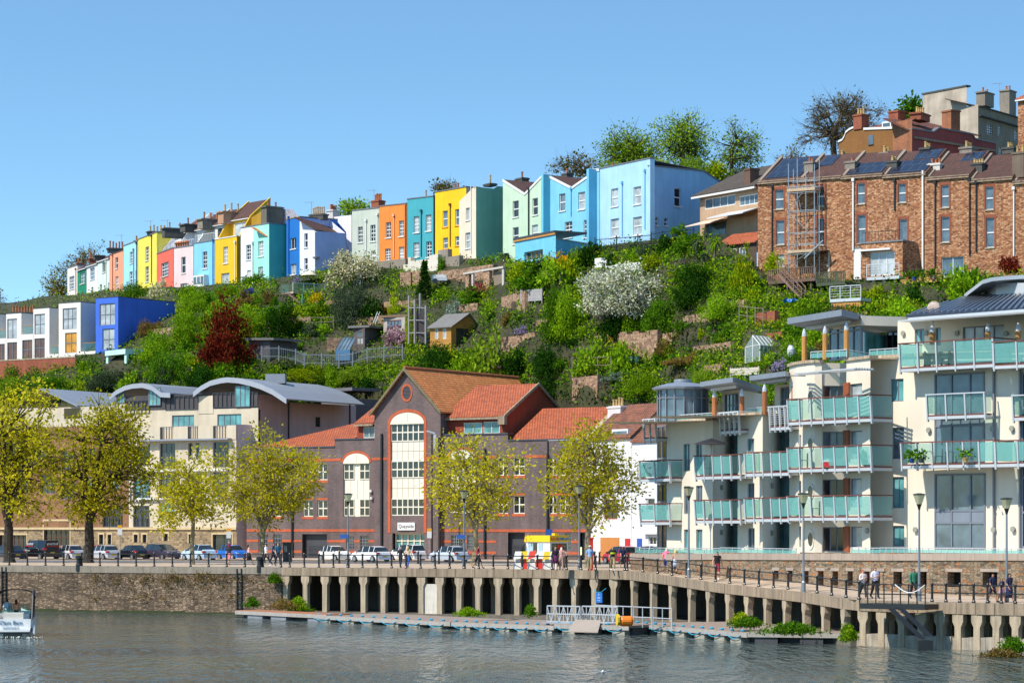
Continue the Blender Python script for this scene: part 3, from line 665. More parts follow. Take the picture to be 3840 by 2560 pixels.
h = house('aqua blue house with twin sloping roofs, between pale green and powder blue houses',2056,2248,669,935,'#80CAE8',[(2097,2120,726,791,'S'),(2168,2194,720,785,'S'),(2118,2146,831,891,'s',GL_D),(2189,2211,824,891,'s')],V=[(2056,660),(2072,668),(2144,705),(2221,651),(2222,637),(2248,637)],roof='V',Yl=307.5,Yr=299);chim(h[0],h[1],2127,668,650,1.1,.9,DKC,1,6,TERRA,.5);pipe(h[0],h[1],2143,712,810,mat('aqua_pipe',lin('#6DB7DC'),.6,.05))
# projecting wing ends that throw shade on the next front
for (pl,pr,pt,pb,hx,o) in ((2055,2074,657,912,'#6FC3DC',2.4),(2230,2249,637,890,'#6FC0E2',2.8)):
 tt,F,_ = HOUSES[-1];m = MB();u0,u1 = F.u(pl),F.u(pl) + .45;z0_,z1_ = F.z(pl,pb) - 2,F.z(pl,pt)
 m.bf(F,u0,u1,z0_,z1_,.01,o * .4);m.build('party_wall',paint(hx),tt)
h = house('large powder blue end house with a plain shaded side',2250,2438,634,915,'#AEDAFA',[(2292,2318,707,774,'S',GL_L),(2376,2404,700,766,'S',GL_L),(2290,2321,820,887,'S',GL_L),(2374,2407,813,881,'S',GL_L)],Yl=299,Yr=290.5,D=.6);t,F,z1 = h
S = Fac(2438,290.6,2702,302);zE = S.z(2438,622);sw = [(2529,2554,707,774,'S'),(2458,2469,814,845,'S'),(2491,2504,818,847,'S')]
m = MB();zq = S.z(2700,684);hs = [S.r(*w[:4]) for w in sw];m.wall(S,0,S.L,zE - 12,zq,hs,.2);m.poly([S.w(0,zq),S.w(S.L,zq),S.w(S.u(2638),S.z(2638,643)),S.w(0,S.z(2438,623))]);m.build('wall',paint('#9CCBF4'),t)  # side is a darker copy of the front blue, shade in the colour
for w in sw: window(S,S.r(*w[:4]),t,(1,2),W_,GL_D,.2,.06,1,W_)
m = MB();tp = [S.w(-.05,S.z(2438,623),.08),S.w(S.u(2638),S.z(2638,643),.08),S.w(S.L,zq,.08)]
for a,b in zip(tp,tp[1:]): m.slab([a,b,(b[0] - S.n.x * .4,b[1] - S.n.y * .4,b[2]),(a[0] - S.n.x * .4,a[1] - S.n.y * .4,a[2])],(0,0,.13))
m.slab([F.w(.1,z1 - .1,-.1),F.w(F.L,z1 - .1,-.1),S.w(S.u(2638),z1 - .12,0),F.w(.1,z1 - .1,-8)],(0,0,-.05));m.build('roof',LEAD,t)
pipe(t,F,2335,690,885,mat('powder_pipe',lin('#86BEE8'),.6,.05));pipe(t,F,2420,645,860,mat('powder_pipe',(0,0,0)));chim(t,F,2297,634,624,.5,.5,TERRA,1,5,TERRA,.5)
# low blue extension under the aqua house
t = thing('house_extension','low blue flat-roofed extension with orange timber fascia and open doors','extension',P(2080,970,297))
A = Fac(1932,301,2084,293);zt = A.z(1932,904);wn_ = [(1966,2036,940,972)];m = MB();hs = [A.r(*w) for w in wn_];m.wall(A,0,A.L,A.z(2000,985) - .6,zt,hs,.4);m.build('wall',paint('#74C8EC'),t)
m = MB();m.bf(A,-.1,A.L,zt + .12,zt + .32,-4,.2);m.build('roof',DARKF,t);m = MB();m.bf(A,-.05,A.L,zt - .12,zt + .1,.01,.15);m.build('fascia',TIMBER,t)
for r_ in hs: window(A,r_,t,(4,1),mat('pine_frame',(.55,.33,.10),.6,.1),GL_D,.4,.09)
B = Fac(2084,293.2,2226,299.5);m = MB();m.wall(B,0,B.L,B.z(2084,975) - .8,B.z(2084,897),[],0);m.build('wall',paint('#55B0D6'),t);m = MB();m.bf(B,0,B.L,B.z(2084,897),B.z(2084,897) + .14,-.3,.04);m.build('coping',LEAD,t)  # right wall's deeper blue has its shade put into the paint

# ---------------------------------------------------------------- brick terrace, beige house and the buildings at the top right
RUB = rubble('brick_terrace_stone',[(0,(.15,.05,.024)),(.3,(.33,.13,.055)),(.55,(.42,.185,.085)),(.8,(.56,.34,.19)),(1,(.27,.09,.05))],(.30,.18,.10),4.2,8,.05,.22,.7)
SOLAR = brick('solar_panel',(.014,.018,.035),(.018,.024,.045),(.07,.08,.10),1.0,1.6,.03,.1,.15,0)
BT = Fac(2842,274,3950,256.5)
def btY(px): return BT.Y(px)
GB = 'stone terraced houses at the top of the garden slope'
def brickhouse(label,pl,pr,pt,pb,wins,solar=False):
 t,F,z1 = house(label,pl,pr,pt,pb,RUB,wins,D=10,roof='pitch',rise=2.9,Yl=btY(pl),Yr=btY(pr),sill=CONC2,group=GB,name='stone_house')
 m = MB();m.bf(F,0,F.L,z1 - .05,z1 + .18,-.3,.1);m.build('parapet_coping',CONC,t)
 m = MB();m.slab([F.w(-.02,z1 - .1,-.2),F.w(-.02,z1 + 2.95,-5),F.w(-.02,z1 + 3.35,-5),F.w(-.02,z1 + .35,-.2)],(F.t.x * .35,F.t.y * .35,0));m.build('party_wall',mat('party_wall_render',(.24,.19,.15),.9,.2),t)
 for w in wins[:2]:
  r = F.r(*w[:4]);m = MB()
  m.bf(F,r[0] - .22,r[1] + .22,r[3],r[3] + .28,-.05,.03);m.bf(F,r[0] - .2,r[0],r[2],r[3],-.05,.025);m.bf(F,r[1],r[1] + .2,r[2],r[3],-.05,.025);m.build('window_surround',BRK_RED,t)
 if solar:
  m = MB();a,b = F.L * .2,F.L * .95
  for x0,x1,k0,k1 in solar:
   def q(x,k): return Vector(F.w(lerp(0,F.L,x),z1 + .12 + 2.9 * k,-5 * k)) + Vector((0,0,.12))
   m.slab([q(x0,k0),q(x1,k0),q(x1,k1),q(x0,k1)],(0,0,-.06))
  m.build('solar_panel',SOLAR,t)
 return t,F,z1
b = brickhouse('stone house behind the scaffolding, next to the beige house',2842,3000,687,1060,[(2906,2938,711,784,'S',GL_B),(2911,2941,826,917,'S',GL_B),(2914,2941,954,1001,'S',GL_L)],[(.12,.95,.1,.95)]);pipe(b[0],b[1],2897,705,1000,BLACKM,.06);chim(b[0],b[1],3042,668,608,1.0,1.3,GRC,2,2.2,TERRA,.5)
b = brickhouse('stone house half hidden by the right-hand scaffold poles',3000,3155,676,1055,[(3063,3090,700,773,'S',GL_D),(3064,3091,818,919,'S',GL_D)],[(.15,.5,.5,.95)]);chim(b[0],b[1],3196,655,606,1.1,1.2,GRC,1,2.2,TERRA,.45);chim(b[0],b[1],3166,604,592,.9,1.4,DKC,4,6,POTY,.65)
b = brickhouse('stone house with a white pipe beside its windows, above the white extension',3155,3310,668,1050,[(3215,3243,687,764,'S',GL_B),(3217,3246,806,912,'S',GL_B)],[(.1,.95,.05,.5)]);pipe(b[0],b[1],3201,680,940,W_,.07);chim(b[0],b[1],3353,638,604,1.1,1.2,DKC,3,2.2,POTY,.45);chim(b[0],b[1],3324,592,573,1.0,1.5,GRC,3,6,POTY,.6)
b = brickhouse('stone house with a white door opening onto the roof of a brick extension',3310,3473,664,1045,[(3369,3397,689,759,'S',GL_B),(3373,3401,822,908,'p',GL_B)],[(.1,.95,.05,.55),(.4,.95,.6,.98)]);pipe(b[0],b[1],3356,682,790,BLACKM,.06);pipe(b[0],b[1],3462,640,1010,W_,.08,False);chim(b[0],b[1],3510,645,614,1.3,1.1,mat('white_stack',(.6,.56,.52),.8,.1),3,2.2,TERRA,.45);chim(b[0],b[1],3478,580,556,1.1,1.5,DKC,3,6,POTY,.55)
b = brickhouse('stone house above a white sliding patio door',3473,3635,672,1045,[(3530,3558,694,778,'S',GL_B),(3530,3560,813,908,'S',GL_B),(3530,3614,963,1036,'c',GL_B)],[(.5,.95,.6,.95)]);pipe(b[0],b[1],3508,690,1000,BLACKM,.06);pipe(b[0],b[1],3637,682,960,BLACKM,.06);chim(b[0],b[1],3670,655,612,1.2,1.2,DKC,4,2.2,POTY,.4);chim(b[0],b[1],3632,580,553,1.3,1.5,GRC,4,6,POTY,.55)
b = brickhouse('stone house with dark pipes beside a single tall window, two along from the patio door',3635,3798,680,1045,[(3696,3725,700,786,'S',GL_B),(3698,3728,816,928,'S',GL_B)]);pipe(b[0],b[1],3662,690,945,BLACKM,.06);chim(b[0],b[1],3789,580,554,1.2,1.4,DKC,3,6,POTY,.5)
b = brickhouse('stone house at the outer end of the terrace, white pipe on its front',3798,3960,687,1045,[(3860,3890,705,790,'S'),(3860,3890,820,930,'S')]);pipe(b[0],b[1],3803,712,960,W_,.06);chim(b[0],b[1],3826,668,572,1.2,1.2,mat('brown_stack',(.16,.12,.09),.9,.3),2,1.2,POTY,.7)
# brick extension with glazed doors, and white and cream extensions
t = thing('brick_extension','flat-roofed brick extension with three white glazed doors and a railed roof terrace','extension',P(3300,1035,268))
F = Fac(3228,265,3385,262.3);S = Fac(3385,262.4,3462,264.8);r = F.r(3262,3355,943,1033);zt = F.z(3228,915)
m = MB();m.wall(F,0,F.L,r[2] - .8,zt,[r],.2);m.wall(S,0,S.L,r[2] - .8,zt,[],0);m.build('wall',RUB,t);window(F,r,t,(3,1),W_,GL_L,.2,.09,None,None,'door')
m = MB();m.bf(F,-.1,F.L + .1,zt,zt + .15,-4,.1);m.build('roof',LEAD,t);m = MB();m.bf(F,0,F.L * .75,r[3] + .1,r[3] + .28,.02,.5);m.build('awning_cassette',W_,t)
m = MB();m.bf(F,.1,F.L - .1,zt + 1.1,zt + 1.15,-.1,-.06)
for k in range(13): u = lerp(.1,F.L - .1,k / 12);m.bf(F,u - .015,u + .015,zt + .15,zt + 1.1,-.1,-.07)
m.build('railing',BLACKM,t)
t = thing('white_extension','small white rendered extension with one sash window, left of the brick extension','extension',P(3190,1020,270));F = Fac(3112,270,3228,267.5);w = [(3170,3184,962,1005)]
m = MB();hs = [F.r(*q) for q in w];m.wall(F,0,F.L,F.z(3150,1030) - 1,F.z(3112,940),hs,.15);m.build('wall',W_,t);m = MB();m.bf(F,0,F.L,F.z(3112,940),F.z(3112,940) + .1,-3,.05);m.build('roof',LEAD,t);window(F,hs[0],t,(1,2),W_,GL_D,.15)
t = thing('cream_extension','cream extension with sliding door and a folded awning under the scaffolding','extension',P(3080,1020,271));F = Fac(3000,272,3111,269.5);w = [(3045,3095,970,1020)];hs = [F.r(*q) for q in w]
m = MB();m.wall(F,0,F.L,F.z(3050,1030) - 1,F.z(3000,950),hs,.15);m.build('wall',mat('cream_render',(.62,.55,.44),.8,.12),t);window(F,hs[0],t,(2,1),W_,GL_B,.15);m = MB();m.slab([F.w(0,F.z(3000,950),.0),F.w(F.L,F.z(3000,950),0),F.w(F.L,F.z(3000,956),1.1),F.w(0,F.z(3000,956),1.1)],(0,0,.1));m.build('awning',WOODD,t)

# scaffolding
SB = Fac(2842,272.4,3950,254.9)
t = thing('scaffolding','steel scaffold tower with plank decks against the brick terrace','scaffolding',SB.p(3005,1020))
STEEL = mat('galvanised_tube',(.42,.46,.5),.35,.12,metal=.6);BOARDS = mat('scaffold_boards',(.48,.36,.24),.85,.2,2)
ux = [SB.u(p) for p in (2957,2990,3022,3054)];zb = SB.z(3000,1030);zq = SB.z(2957,595)
for o in (.0,-1.1):
 for u in ux[::3] if o else ux: m = MB();m.tube([SB.w(u,zb,o),SB.w(u,zq - rnd.uniform(0,1),o)],.045,6);m.build('pole',STEEL,t)
levels = [SB.z(2957,p) for p in (955,918,875,793,725,703,680)]
for z in levels:
 m = MB()
 for o in (0,-1.1): m.tube([SB.w(ux[0] - .15,z,o),SB.w(ux[3] + .15,z,o)],.04,5)
 for u in (ux[0],ux[3]): m.tube([SB.w(u,z,.1),SB.w(u,z,-1.2)],.04,5)
 m.build('ledger',STEEL,t)
for z in (SB.z(2957,720),SB.z(2957,950)): m = MB();m.bf(SB,ux[0] - .1,ux[3] + .1,z,z + .28,-1.15,.12);m.build('deck',BOARDS,t)
m = MB()
for a,b_,p0,p1 in ((2955,3030,790,705),(2955,3030,795,870),(2955,3030,950,872),(2957,3000,970,1010),(2957,3020,995,960)): m.tube([SB.w(SB.u(a),SB.z(2957,p0),.08),SB.w(SB.u(b_),SB.z(2957,p1),.08)],.04,5)
m.build('brace',STEEL,t)
m = MB();
for s_ in (-.18,.18): m.tube([SB.w(ux[1] + s_,levels[3],-.5),SB.w(ux[1] + s_ - .6,levels[4] + .8,-.5)],.03,5)
m.tube([SB.w(ux[2] - .1,zb + 1.6,.1),SB.w(SB.u(3088),SB.z(3088,902),.1)],.09,6);m.build('ladder',STEEL,t)

# beige house
t = thing('beige_house','beige house with white strip windows and a dark tiled roof beside the powder blue house','house',P(2730,880,287))
F = Fac(2625,290,2850,281);w = [(2642,2757,737,777),(2772,2848,730,768)];hs = [F.r(*q) for q in w];z0 = F.z(2700,885) - 1;zt = F.z(2625,737)
m = MB();m.wall(F,0,F.L,z0,zt,hs,.12);S_ = F.w(0,z0,-8);m.poly([F.w(0,z0),F.w(0,zt),F.w(0,zt + 2.6,-4),F.w(0,zt,-8),F.w(0,z0,-8)]);m.build('wall',mat('pebbledash_beige',(.42,.29,.19),.95,.15,1,.3),t)
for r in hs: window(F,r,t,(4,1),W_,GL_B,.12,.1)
m = MB();m.slab([F.w(-.6,zt - .1,.7),F.w(F.L,zt - .1,.7),F.w(F.L,zt + 2.7,-4),F.w(2.6,zt + 2.7,-4)],(0,0,.16));m.slab([F.w(-.6,zt - .1,.7),F.w(2.6,zt + 2.7,-4),F.w(-.6,zt - .1,-8.5)],(0,0,.16));m.build('roof',brick('dark_concrete_tile',(.105,.08,.06),(.07,.055,.045),(.03,.025,.02),.34,.36,.05,.25,.9,.6),t)
m = MB();m.bf(F,-.6,F.L,zt - .28,zt - .08,.55,.78);m.build('gutter',W_,t);chimney(t,2819,283,708,632,1.0,1.2,brick('brown_brick',(.16,.075,.05),(.12,.06,.04),(.1,.08,.06),.24,.08,.012,.2),0,F.t)
r = F.r(2650,2722,836,882);m = MB();m.bf(F,r[0],r[1],r[2],r[3],.01,.05);m.build('patio_door',GL_B,t)
m = MB();m.slab([F.w(r[0] - 1.2,r[3] - .35,2.3),F.w(r[1] + .3,r[3] - .35,2.3),F.w(r[1] + .3,r[3] + .35,.1),F.w(r[0] - .2,r[3] + .35,.1)],(0,0,.06));m.build('awning',brick('striped_canvas',(.75,.62,.52),(.62,.36,.26),(.75,.62,.52),.01,.5,.0,.05,.8,0),t)
m = MB();q = F.r(2712,2848,792,815);m.slab([F.w(q[0],q[2],2.2),F.w(q[1],q[2],2.2),F.w(q[1],q[3],.1),F.w(q[0] + .8,q[3],.1)],(0,0,.1));m.build('lean_to_roof',mat('polycarbonate_sheet',(.6,.63,.66),.3,.05),t)
t = thing('garden_house','low red pantiled outbuilding draped with wisteria beside the brick terrace','outbuilding',P(2770,950,278));F = Fac(2690,280,2838,276);zt = F.z(2690,922)
m = MB();m.wall(F,0,F.L,zt - 3.2,zt - .05,[],0);m.build('wall',WOODD,t);m = MB();m.slab([F.w(-.2,zt - .1,.3),F.w(F.L,zt - .1,.3),F.w(F.L,zt + 1.3,-2.6),F.w(-.2,zt + 1.3,-2.6)],(0,0,.12));m.build('roof',TILE_RD,t)
for k in range(3): u = lerp(.6,F.L - 1,k / 3);window(F,(u,u + .9,zt - 2.6,zt - .5),t,(2,2),W_,GL_B,-.05,.06)

# brown house and crimson house on the skyline
def gable_roof(mb,F,u0,u1,z,rise,D,th=.14,ov=.2):
 mb.slab([F.w(u0,z,ov),F.w(u1,z,ov),F.w(u1,z + rise,-D / 2),F.w(u0,z + rise,-D / 2)],(0,0,th));mb.slab([F.w(u0,z + rise,-D / 2 - .001),F.w(u1,z + rise,-D / 2 - .001),F.w(u1,z,-D - ov),F.w(u0,z,-D - ov)],(0,0,th))
TILE_DK = brick('old_clay_tile',(.24,.075,.035),(.15,.05,.028),(.06,.025,.02),.3,.3,.04,.3,.85,.6)
t = thing('brown_house','ochre brown house with a curved parapet and small roof window on the skyline','house',P(3250,600,300))
F = Fac(3145,300,3348,294);w = [(3258,3275,507,541)];hs = [F.r(*q) for q in w];zt = F.z(3250,500)
m = MB();zl = F.z(3145,535);m.wall(F,0,F.L,F.z(3145,600) - 4,zl,hs[:0],.15);
cv = [(3145,535),(3160,528),(3168,515),(3173,500),(3186,489),(3210,478),(3240,484),(3348,480)];m.poly([F.p(p,y) for p,y in cv[::-1]] + [F.w(0,zl)] + [F.w(F.L,zl)]) if 0 else [m.poly([F.w(F.u(a[0]),zl),F.w(F.u(c[0]),zl),F.p(*c),F.p(*a)]) for a,c in zip(cv,cv[1:])]
m.build('wall',brick('ochre_block',(.235,.105,.028),(.215,.095,.025),(.17,.08,.025),.9,.45,.012,.12,.9,.1),t)
m = MB()
for a,c in zip(cv,cv[1:6]): m.slab([F.p(*a,.12),F.p(*c,.12),F.p(*c,-.3),F.p(*a,-.3)],(0,0,.22))
m.slab([F.p(3240,488,.12),F.p(3348,484,.12),F.p(3348,484,-.3),F.p(3240,488,-.3)],(0,0,.25));m.build('coping',W_,t)
m = MB();q = hs[0];m.bf(F,q[0],q[1],q[2],q[3],.02,.06);wd_ = m.build('window',GL_B,t);m = MB();m.bf(F,q[0] - .06,q[1] + .06,q[2] - .1,q[2],.02,.12);m.build('sill',DKC,t)
m = MB();m.slab([F.p(3240,484,-.3),F.p(3360,480,-.3),F.w(F.u(3362),F.z(3345,436),-3.5),F.w(F.u(3296),F.z(3300,440),-3.5)],(0,0,.12));m.build('roof',TILE_DK,t)
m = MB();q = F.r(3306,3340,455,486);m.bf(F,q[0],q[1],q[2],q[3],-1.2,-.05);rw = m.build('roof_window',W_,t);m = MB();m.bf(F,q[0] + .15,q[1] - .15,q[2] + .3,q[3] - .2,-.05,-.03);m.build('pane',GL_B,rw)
chimney(t,3229,F.Y(3229) + .6,487,430,1.25,1.2,BRK_RED,3,F.t,POTY,.8);chimney(t,3365,297,470,417,1.4,1.4,BRK_RED,0,F.t)
t = thing('crimson_house','old crimson walled house with a tall brick end and clay tiled roof','house',P(3450,600,295))
F = Fac(3348,293,3420,290.5);m = MB();m.wall(F,0,F.L,F.z(3348,600) - 4,F.z(3348,460),[],0);m.build('wall',brick('orange_brick',(.36,.12,.045),(.26,.08,.03),(.22,.14,.09),.26,.1,.014,.35),t)
S = Fac(3420,290.6,3735,312);m = MB();zt = S.z(3420,485);m.wall(S,0,S.L,zt - 8,zt - 1.5,[],0)
pf = [(3420,485),(3500,497),(3520,482),(3645,505),(3655,522),(3735,540)];m2 = [m.poly([S.w(S.u(a[0]),zt - 1.5),S.w(S.u(c[0]),zt - 1.5),S.p(*c),S.p(*a)]) for a,c in zip(pf,pf[1:])];m.build('wall',mat('crimson_render',(.30,.055,.05),.85,.2),t)
m = MB()
for a,c in zip(pf,pf[1:]): m.slab([S.p(*a,.1),S.p(*c,.1),S.p(*c,-.4),S.p(*a,-.4)],(0,0,.15))
m.build('coping',LEAD,t);m = MB();q = S.r(3425,3735,512,530);m.slab([S.p(3425,512,.05),S.p(3735,563,.05),S.p(3735,571,.05),S.p(3425,520,.05)],(S.n.x * .15,S.n.y * .15,0));m.build('string_course',CONC,t)
m = MB();m.slab([S.p(3420,490,-.4),S.p(3690,510,-.4),S.w(S.u(3590),S.z(3590,455),-3.5),S.w(S.u(3412),S.z(3410,437),-3.2)],(0,0,.12));m.build('roof',TILE_DK,t)
chimney(t,3450,297,455,426,2.6,1.3,BRK_RED,4,S.t,POTY,.7);chimney(t,3566,303,490,415,1.5,1.4,brick('orange_brick',(0,)*3,(0,)*3,(0,)*3),0,F.t)
# tall grey house
t = thing('grey_house','tall grey house with a blank stained side wall standing highest on the skyline','house',P(3650,560,330))
F = Fac(3460,338,3668,330);GRS = mat('stained_grey_render',(.42,.36,.29),.95,.35,.5,.1,streak=.3)
m = MB();zt = F.z(3460,356);m.wall(F,0,F.L,F.z(3460,600) - 6,F.z(3625,400),[],0);k = F.L - F.u(3625);m.wall(F,0,F.u(3625),F.z(3625,400),zt,[],0);m.build('wall',GRS,t)
m = MB();m.bf(F,-.1,F.u(3625),zt,zt + .2,-.7,.1);m.build('coping',DKC,t)
S = Fac(3668,330.2,3840,341);hs = [S.r(*q) for q in ((3698,3722,466,506),(3742,3755,468,510),(3803,3818,488,528),(3745,3757,550,585))];m = MB();m.wall(S,0,S.L,S.z(3700,610) - 6,S.z(3668,398),hs,.2);m.build('wall',mat('shaded_stone_front',(.22,.18,.13),.9,.25),t)  # shade of this front is put into its darker stone colour
for r in hs: window(S,r,t,(3,4),W_,GL_D,.2,.06)
m = MB();m.bf(S,0,S.L,S.z(3668,436),S.z(3668,431),0,.35);m.bf(S,0,S.L,S.z(3668,400),S.z(3668,396),0,.2);m.build('cornice',DKC,t)
m = MB();m.slab([S.w(0,S.z(3668,398),-.2),S.w(S.L,S.z(3668,398),-.2),S.w(S.L,S.z(3668,360),-4.5),S.w(0,S.z(3668,360),-4.5)],(0,0,.1));m.build('roof',TILE_BR,t)
chimney(t,3694,336,402,347,2.6,1.2,GRC,2,S.t,TERRA,.5);chimney(t,3780,340,440,340,2,1.3,GRC,2,S.t,TERRA,.6)
t = thing('stone_villa','stone villa with a red tiled gable beside the tall grey house','house',P(3850,600,300));F = Fac(3817,300,3960,296)
m = MB();m.wall(F,0,F.L,F.z(3840,610) - 5,F.z(3817,378),[],0);m.poly([F.w(0,F.z(3840,610) - 5),F.w(0,F.z(3817,378)),F.w(0,F.z(3817,378),-8),F.w(0,F.z(3840,610) - 5,-8)][::-1]);m.build('wall',RUB,t);m = MB();m.slab([F.p(3812,378,.3),F.p(3960,378,.3),F.w(F.L,F.z(3900,280),-4),F.w(1.5,F.z(3900,290),-4)],(0,0,.15));m.build('roof',TILE_RD,t);m = MB();m.bf(F,-.1,F.L,F.z(3817,382),F.z(3817,377),.05,.4);m.build('gutter',W_,t)

# ---------------------------------------------------------------- modern terrace at the far left
MOD = mat('modern_white_render',(.74,.69,.65),.8,.06,.4);ORC = glassmat('orange_curtain',(.55,.26,.02),rough=.3);INT = glassmat('brown_interior',(.12,.05,.025));MODG = 'modern cube houses in a stepped row'
ML = Fac(-160,339,443,322)
def cube(label,pl,pr,pside,pt,pb,wins,low,m0,bal,hx=None):
 F = Fac(pl,ML.Y(pl),pr,ML.Y(pr));t = thing('modern_house',label,'house',F.w(F.L / 2,F.z(pl,pb)),MODG);z1,z0 = F.z(pl,pt),F.z(pl,pb) - 2
 hs = [F.r(*w[:4]) for w in wins];m = MB();m.wall(F,0,F.L,z0,z1,hs,.14)
 # depth that makes the side face reach pside
 D = .5
 while pxof(Vector(F.w(F.L,0,-D))) < pside and D < 14: D += .05
 m.quad(F.w(F.L,z0,0),F.w(F.L,z0,-D),F.w(F.L,z1,-D),F.w(F.L,z1,0));m.quad(F.w(0,z0,-D),F.w(0,z0,0),F.w(0,z1,0),F.w(0,z1,-D));m.quad(F.w(0,z0,-D),F.w(0,z1,-D),F.w(F.L,z1,-D),F.w(F.L,z0,-D));m.build('wall',m0,t)
 r = MB();r.bf(F,-.03,F.L + .03,z1 + .002,z1 + .09,-D,.04);r.build('roof',DARKF,t)
 for w,r_ in zip(wins,hs): window(F,r_,t,w[4],GREYF,w[5],.14,.07)
 if low:
  pn,tb,ws = low;G = Fac(pr,ML.Y(pr) + .02,pn,ML.Y(pn) + .02);hs2 = [G.r(*w[:4]) for w in ws];m = MB();zt = G.z(pr,tb);m.wall(G,0,G.L,G.z(pr,pb) - 2,zt,hs2,.14);m.quad(G.w(0,zt),G.w(G.L,zt),G.w(G.L,zt,-4),G.w(0,zt,-4));m.build('wall',m0,t)
  for w,r_ in zip(ws,hs2): window(G,r_,t,w[4],GREYF,w[5],.14,.07)
  b = MB();b.bf(G,.3,G.L - .03,zt + .08,zt + 1.0,-.12,-.08);b.build('balcony_glass',CLEAR,t);b = MB();b.bf(G,.28,G.L - .02,zt + 1.0,zt + 1.06,-.14,-.06);b.build('handrail',mat('cedar_rail',(.4,.2,.08),.7,.1),t)
cube('white cube house partly out of view, first in the modern row',-160,-20,22,1186,1362,[(-120,-60,1205,1275,(2,2),GL_L)],(22,1270,[(-5,18,1289,1357,(2,1),INT)]),MOD,1)
cube('white cube house with two tall grey windows, second in the modern row',23,80,123,1177,1358,[(27,64,1195,1269,(2,1),GL_L),(27,64,1283,1356,(2,1),INT)],(124,1254,[(83,121,1274,1348,(2,2),INT)]),MOD,1)
cube('white cube house with a plant on its corner balcony',125,185,218,1158,1350,[(129,169,1177,1253,(2,2),GL_L),(129,168,1268,1342,(2,2),INT)],(219,1328,[]),MOD,1)
cube('white cube house with orange curtains next to the blue cube house',220,302,358,1138,1345,[(235,288,1155,1234,(3,2),GL_L),(244,288,1247,1323,(2,2),ORC)],(358,1318,[]),MOD,1)
cube('bright blue cube house with open tilting windows',359,443,656,1119,1338,[(374,431,1138,1219,(3,2),GL_L),(384,429,1232,1311,(2,2),GL_L)],None,paint('#3E6FDD'),1)
t = thing('garden_wall','red brick wall with hanging creeper below the modern white houses','wall',P(150,1400,330));m = MB();F = Fac(-200,336,283,323);m.wall(F,0,F.L,F.z(100,1440) - 2,F.z(-200,1364),[],0);G = Fac(283,323.05,408,328);m.wall(G,0,G.L,G.z(283,1440) - 2,G.z(283,1347),[],0);m.build('wall',BRK_RED,t);m = MB();m.bf(F,0,F.L,F.z(-200,1364),F.z(-200,1360),-.5,.05);m.build('coping',CONC2,t)
t = thing('porch','small pale mint porch at the foot of the blue cube house','porch',P(440,1400,318));F = Fac(398,319,474,315);z1 = F.z(398,1316);m = MB();m.bf(F,0,F.L,z1 - .6,z1,-2.5,.15);m.bf(F,0,.5,z1 - 3.5,z1 - .6,-.3,0);m.bf(F,F.L - .5,F.L,z1 - 3.5,z1 - .6,-.3,0);m.bf(F,.5,F.L - .5,z1 - 3.5,z1 - .6,-2.2,-1.2);m.build('wall',paint('#C8EDE2'),t);m = MB();m.bf(F,.7,F.L - .7,z1 - 3,z1 - .9,-1.19,-1.15);m.build('window',GL_L,t)
for px,y0,Y in ((48,1155,352),(62,1150,352),(95,1146,352),(120,1143,352)):
 pass
t = thing('chimney_stack','row of clay chimney pots on a dark stack behind the modern white houses','chimney',P(85,1180,356));m = MB();q = P(85,1180,356);m.box(q.x - 1.6,q.x + 1.6,q.y,q.y + 1,q.z - 2,q.z + .4);m.build('stack',DKC,t);m = MB();pots(m,(q.x,q.y + .5,q.z + .4),(1,0,0),8,.8,0,.15,.38);m.build('chimney_pot',TERRA,t)

# ---------------------------------------------------------------- lettering
def text(body,F,u,z,o,size,m,parent,name='lettering',ext=.01,align='CENTER',sx=1):
 c = bpy.data.curves.new(name,'FONT');c.body = body;c.size = size;c.extrude = ext;c.align_x = align;c.align_y = 'CENTER';c.materials.append(m);c.resolution_u = 3
 ob = bpy.data.objects.new(name,c);COL.objects.link(ob);p = Vector(F.w(u,z,o))
 mt = Matrix(((F.t.x * sx,0,F.n.x,p.x),(F.t.y * sx,0,F.n.y,p.y),(0,1,0,p.z),(0,0,0,1)))
 if parent is not None: mt = Matrix.Translation(-WL[parent]) @ mt
 dg = bpy.context.evaluated_depsgraph_get();me = bpy.data.meshes.new_from_object(ob.evaluated_get(dg));bpy.data.objects.remove(ob)
 me.transform(mt);me.materials.clear();me.materials.append(m);ob = bpy.data.objects.new(name,me);COL.objects.link(ob)
 if parent is not None: ob.parent = parent;WL[ob] = WL[parent]
 return ob
# ---------------------------------------------------------------- dark brick office with the tall gable
DKB = brick('purple_brick',(.135,.09,.088),(.08,.058,.062),(.18,.145,.135),.30,.10,.014,.35,.85,.3,stain=(.17,.10,.10))
REDB = brick('red_band_brick',(.55,.10,.028),(.42,.075,.025),(.35,.12,.06),.24,.085,.01,.2)
CREAMP = mat('cream_panel',(.74,.70,.58),.5,.05)
OF = Fac(925,278,2198,256);oz = OF.z;ou = OF.u;OT = 3.5
off = thing('brick_office','dark purple brick office with a tall pointed gable, red arches and orange tiled roofs','office building',OF.w(OF.L / 2,OT))
prof = [(925,1680),(1255,1680),(1255,1648),(1400,1648),(1655,1630),(1905,1630),(1905,1650),(2198,1650)]
BAYS = [(1288,1385,1698,1733,1936),(1683,1786,1685,1718,1924),(1465,1590,1545,1585,1934)]
wins = []
for a,b in ((985,1020),(1030,1062),(1136,1174),(1191,1228)): wins += [(a,b,1738,1799),(a,b,1874,1936)]
for a,b in ((1864,1907),(1923,1968),(2056,2088),(2096,2140)): wins += [(a,b,1713,1782),(a,b,1857,1925)]
low = [(970,1003,2004,2066),(1025,1056,2002,2064),(1298,1327,2010,2058),(1350,1382,2008,2058),(1692,1736,2006,2056),(1752,1776,2006,2056),(2118,2142,1998,2062)]
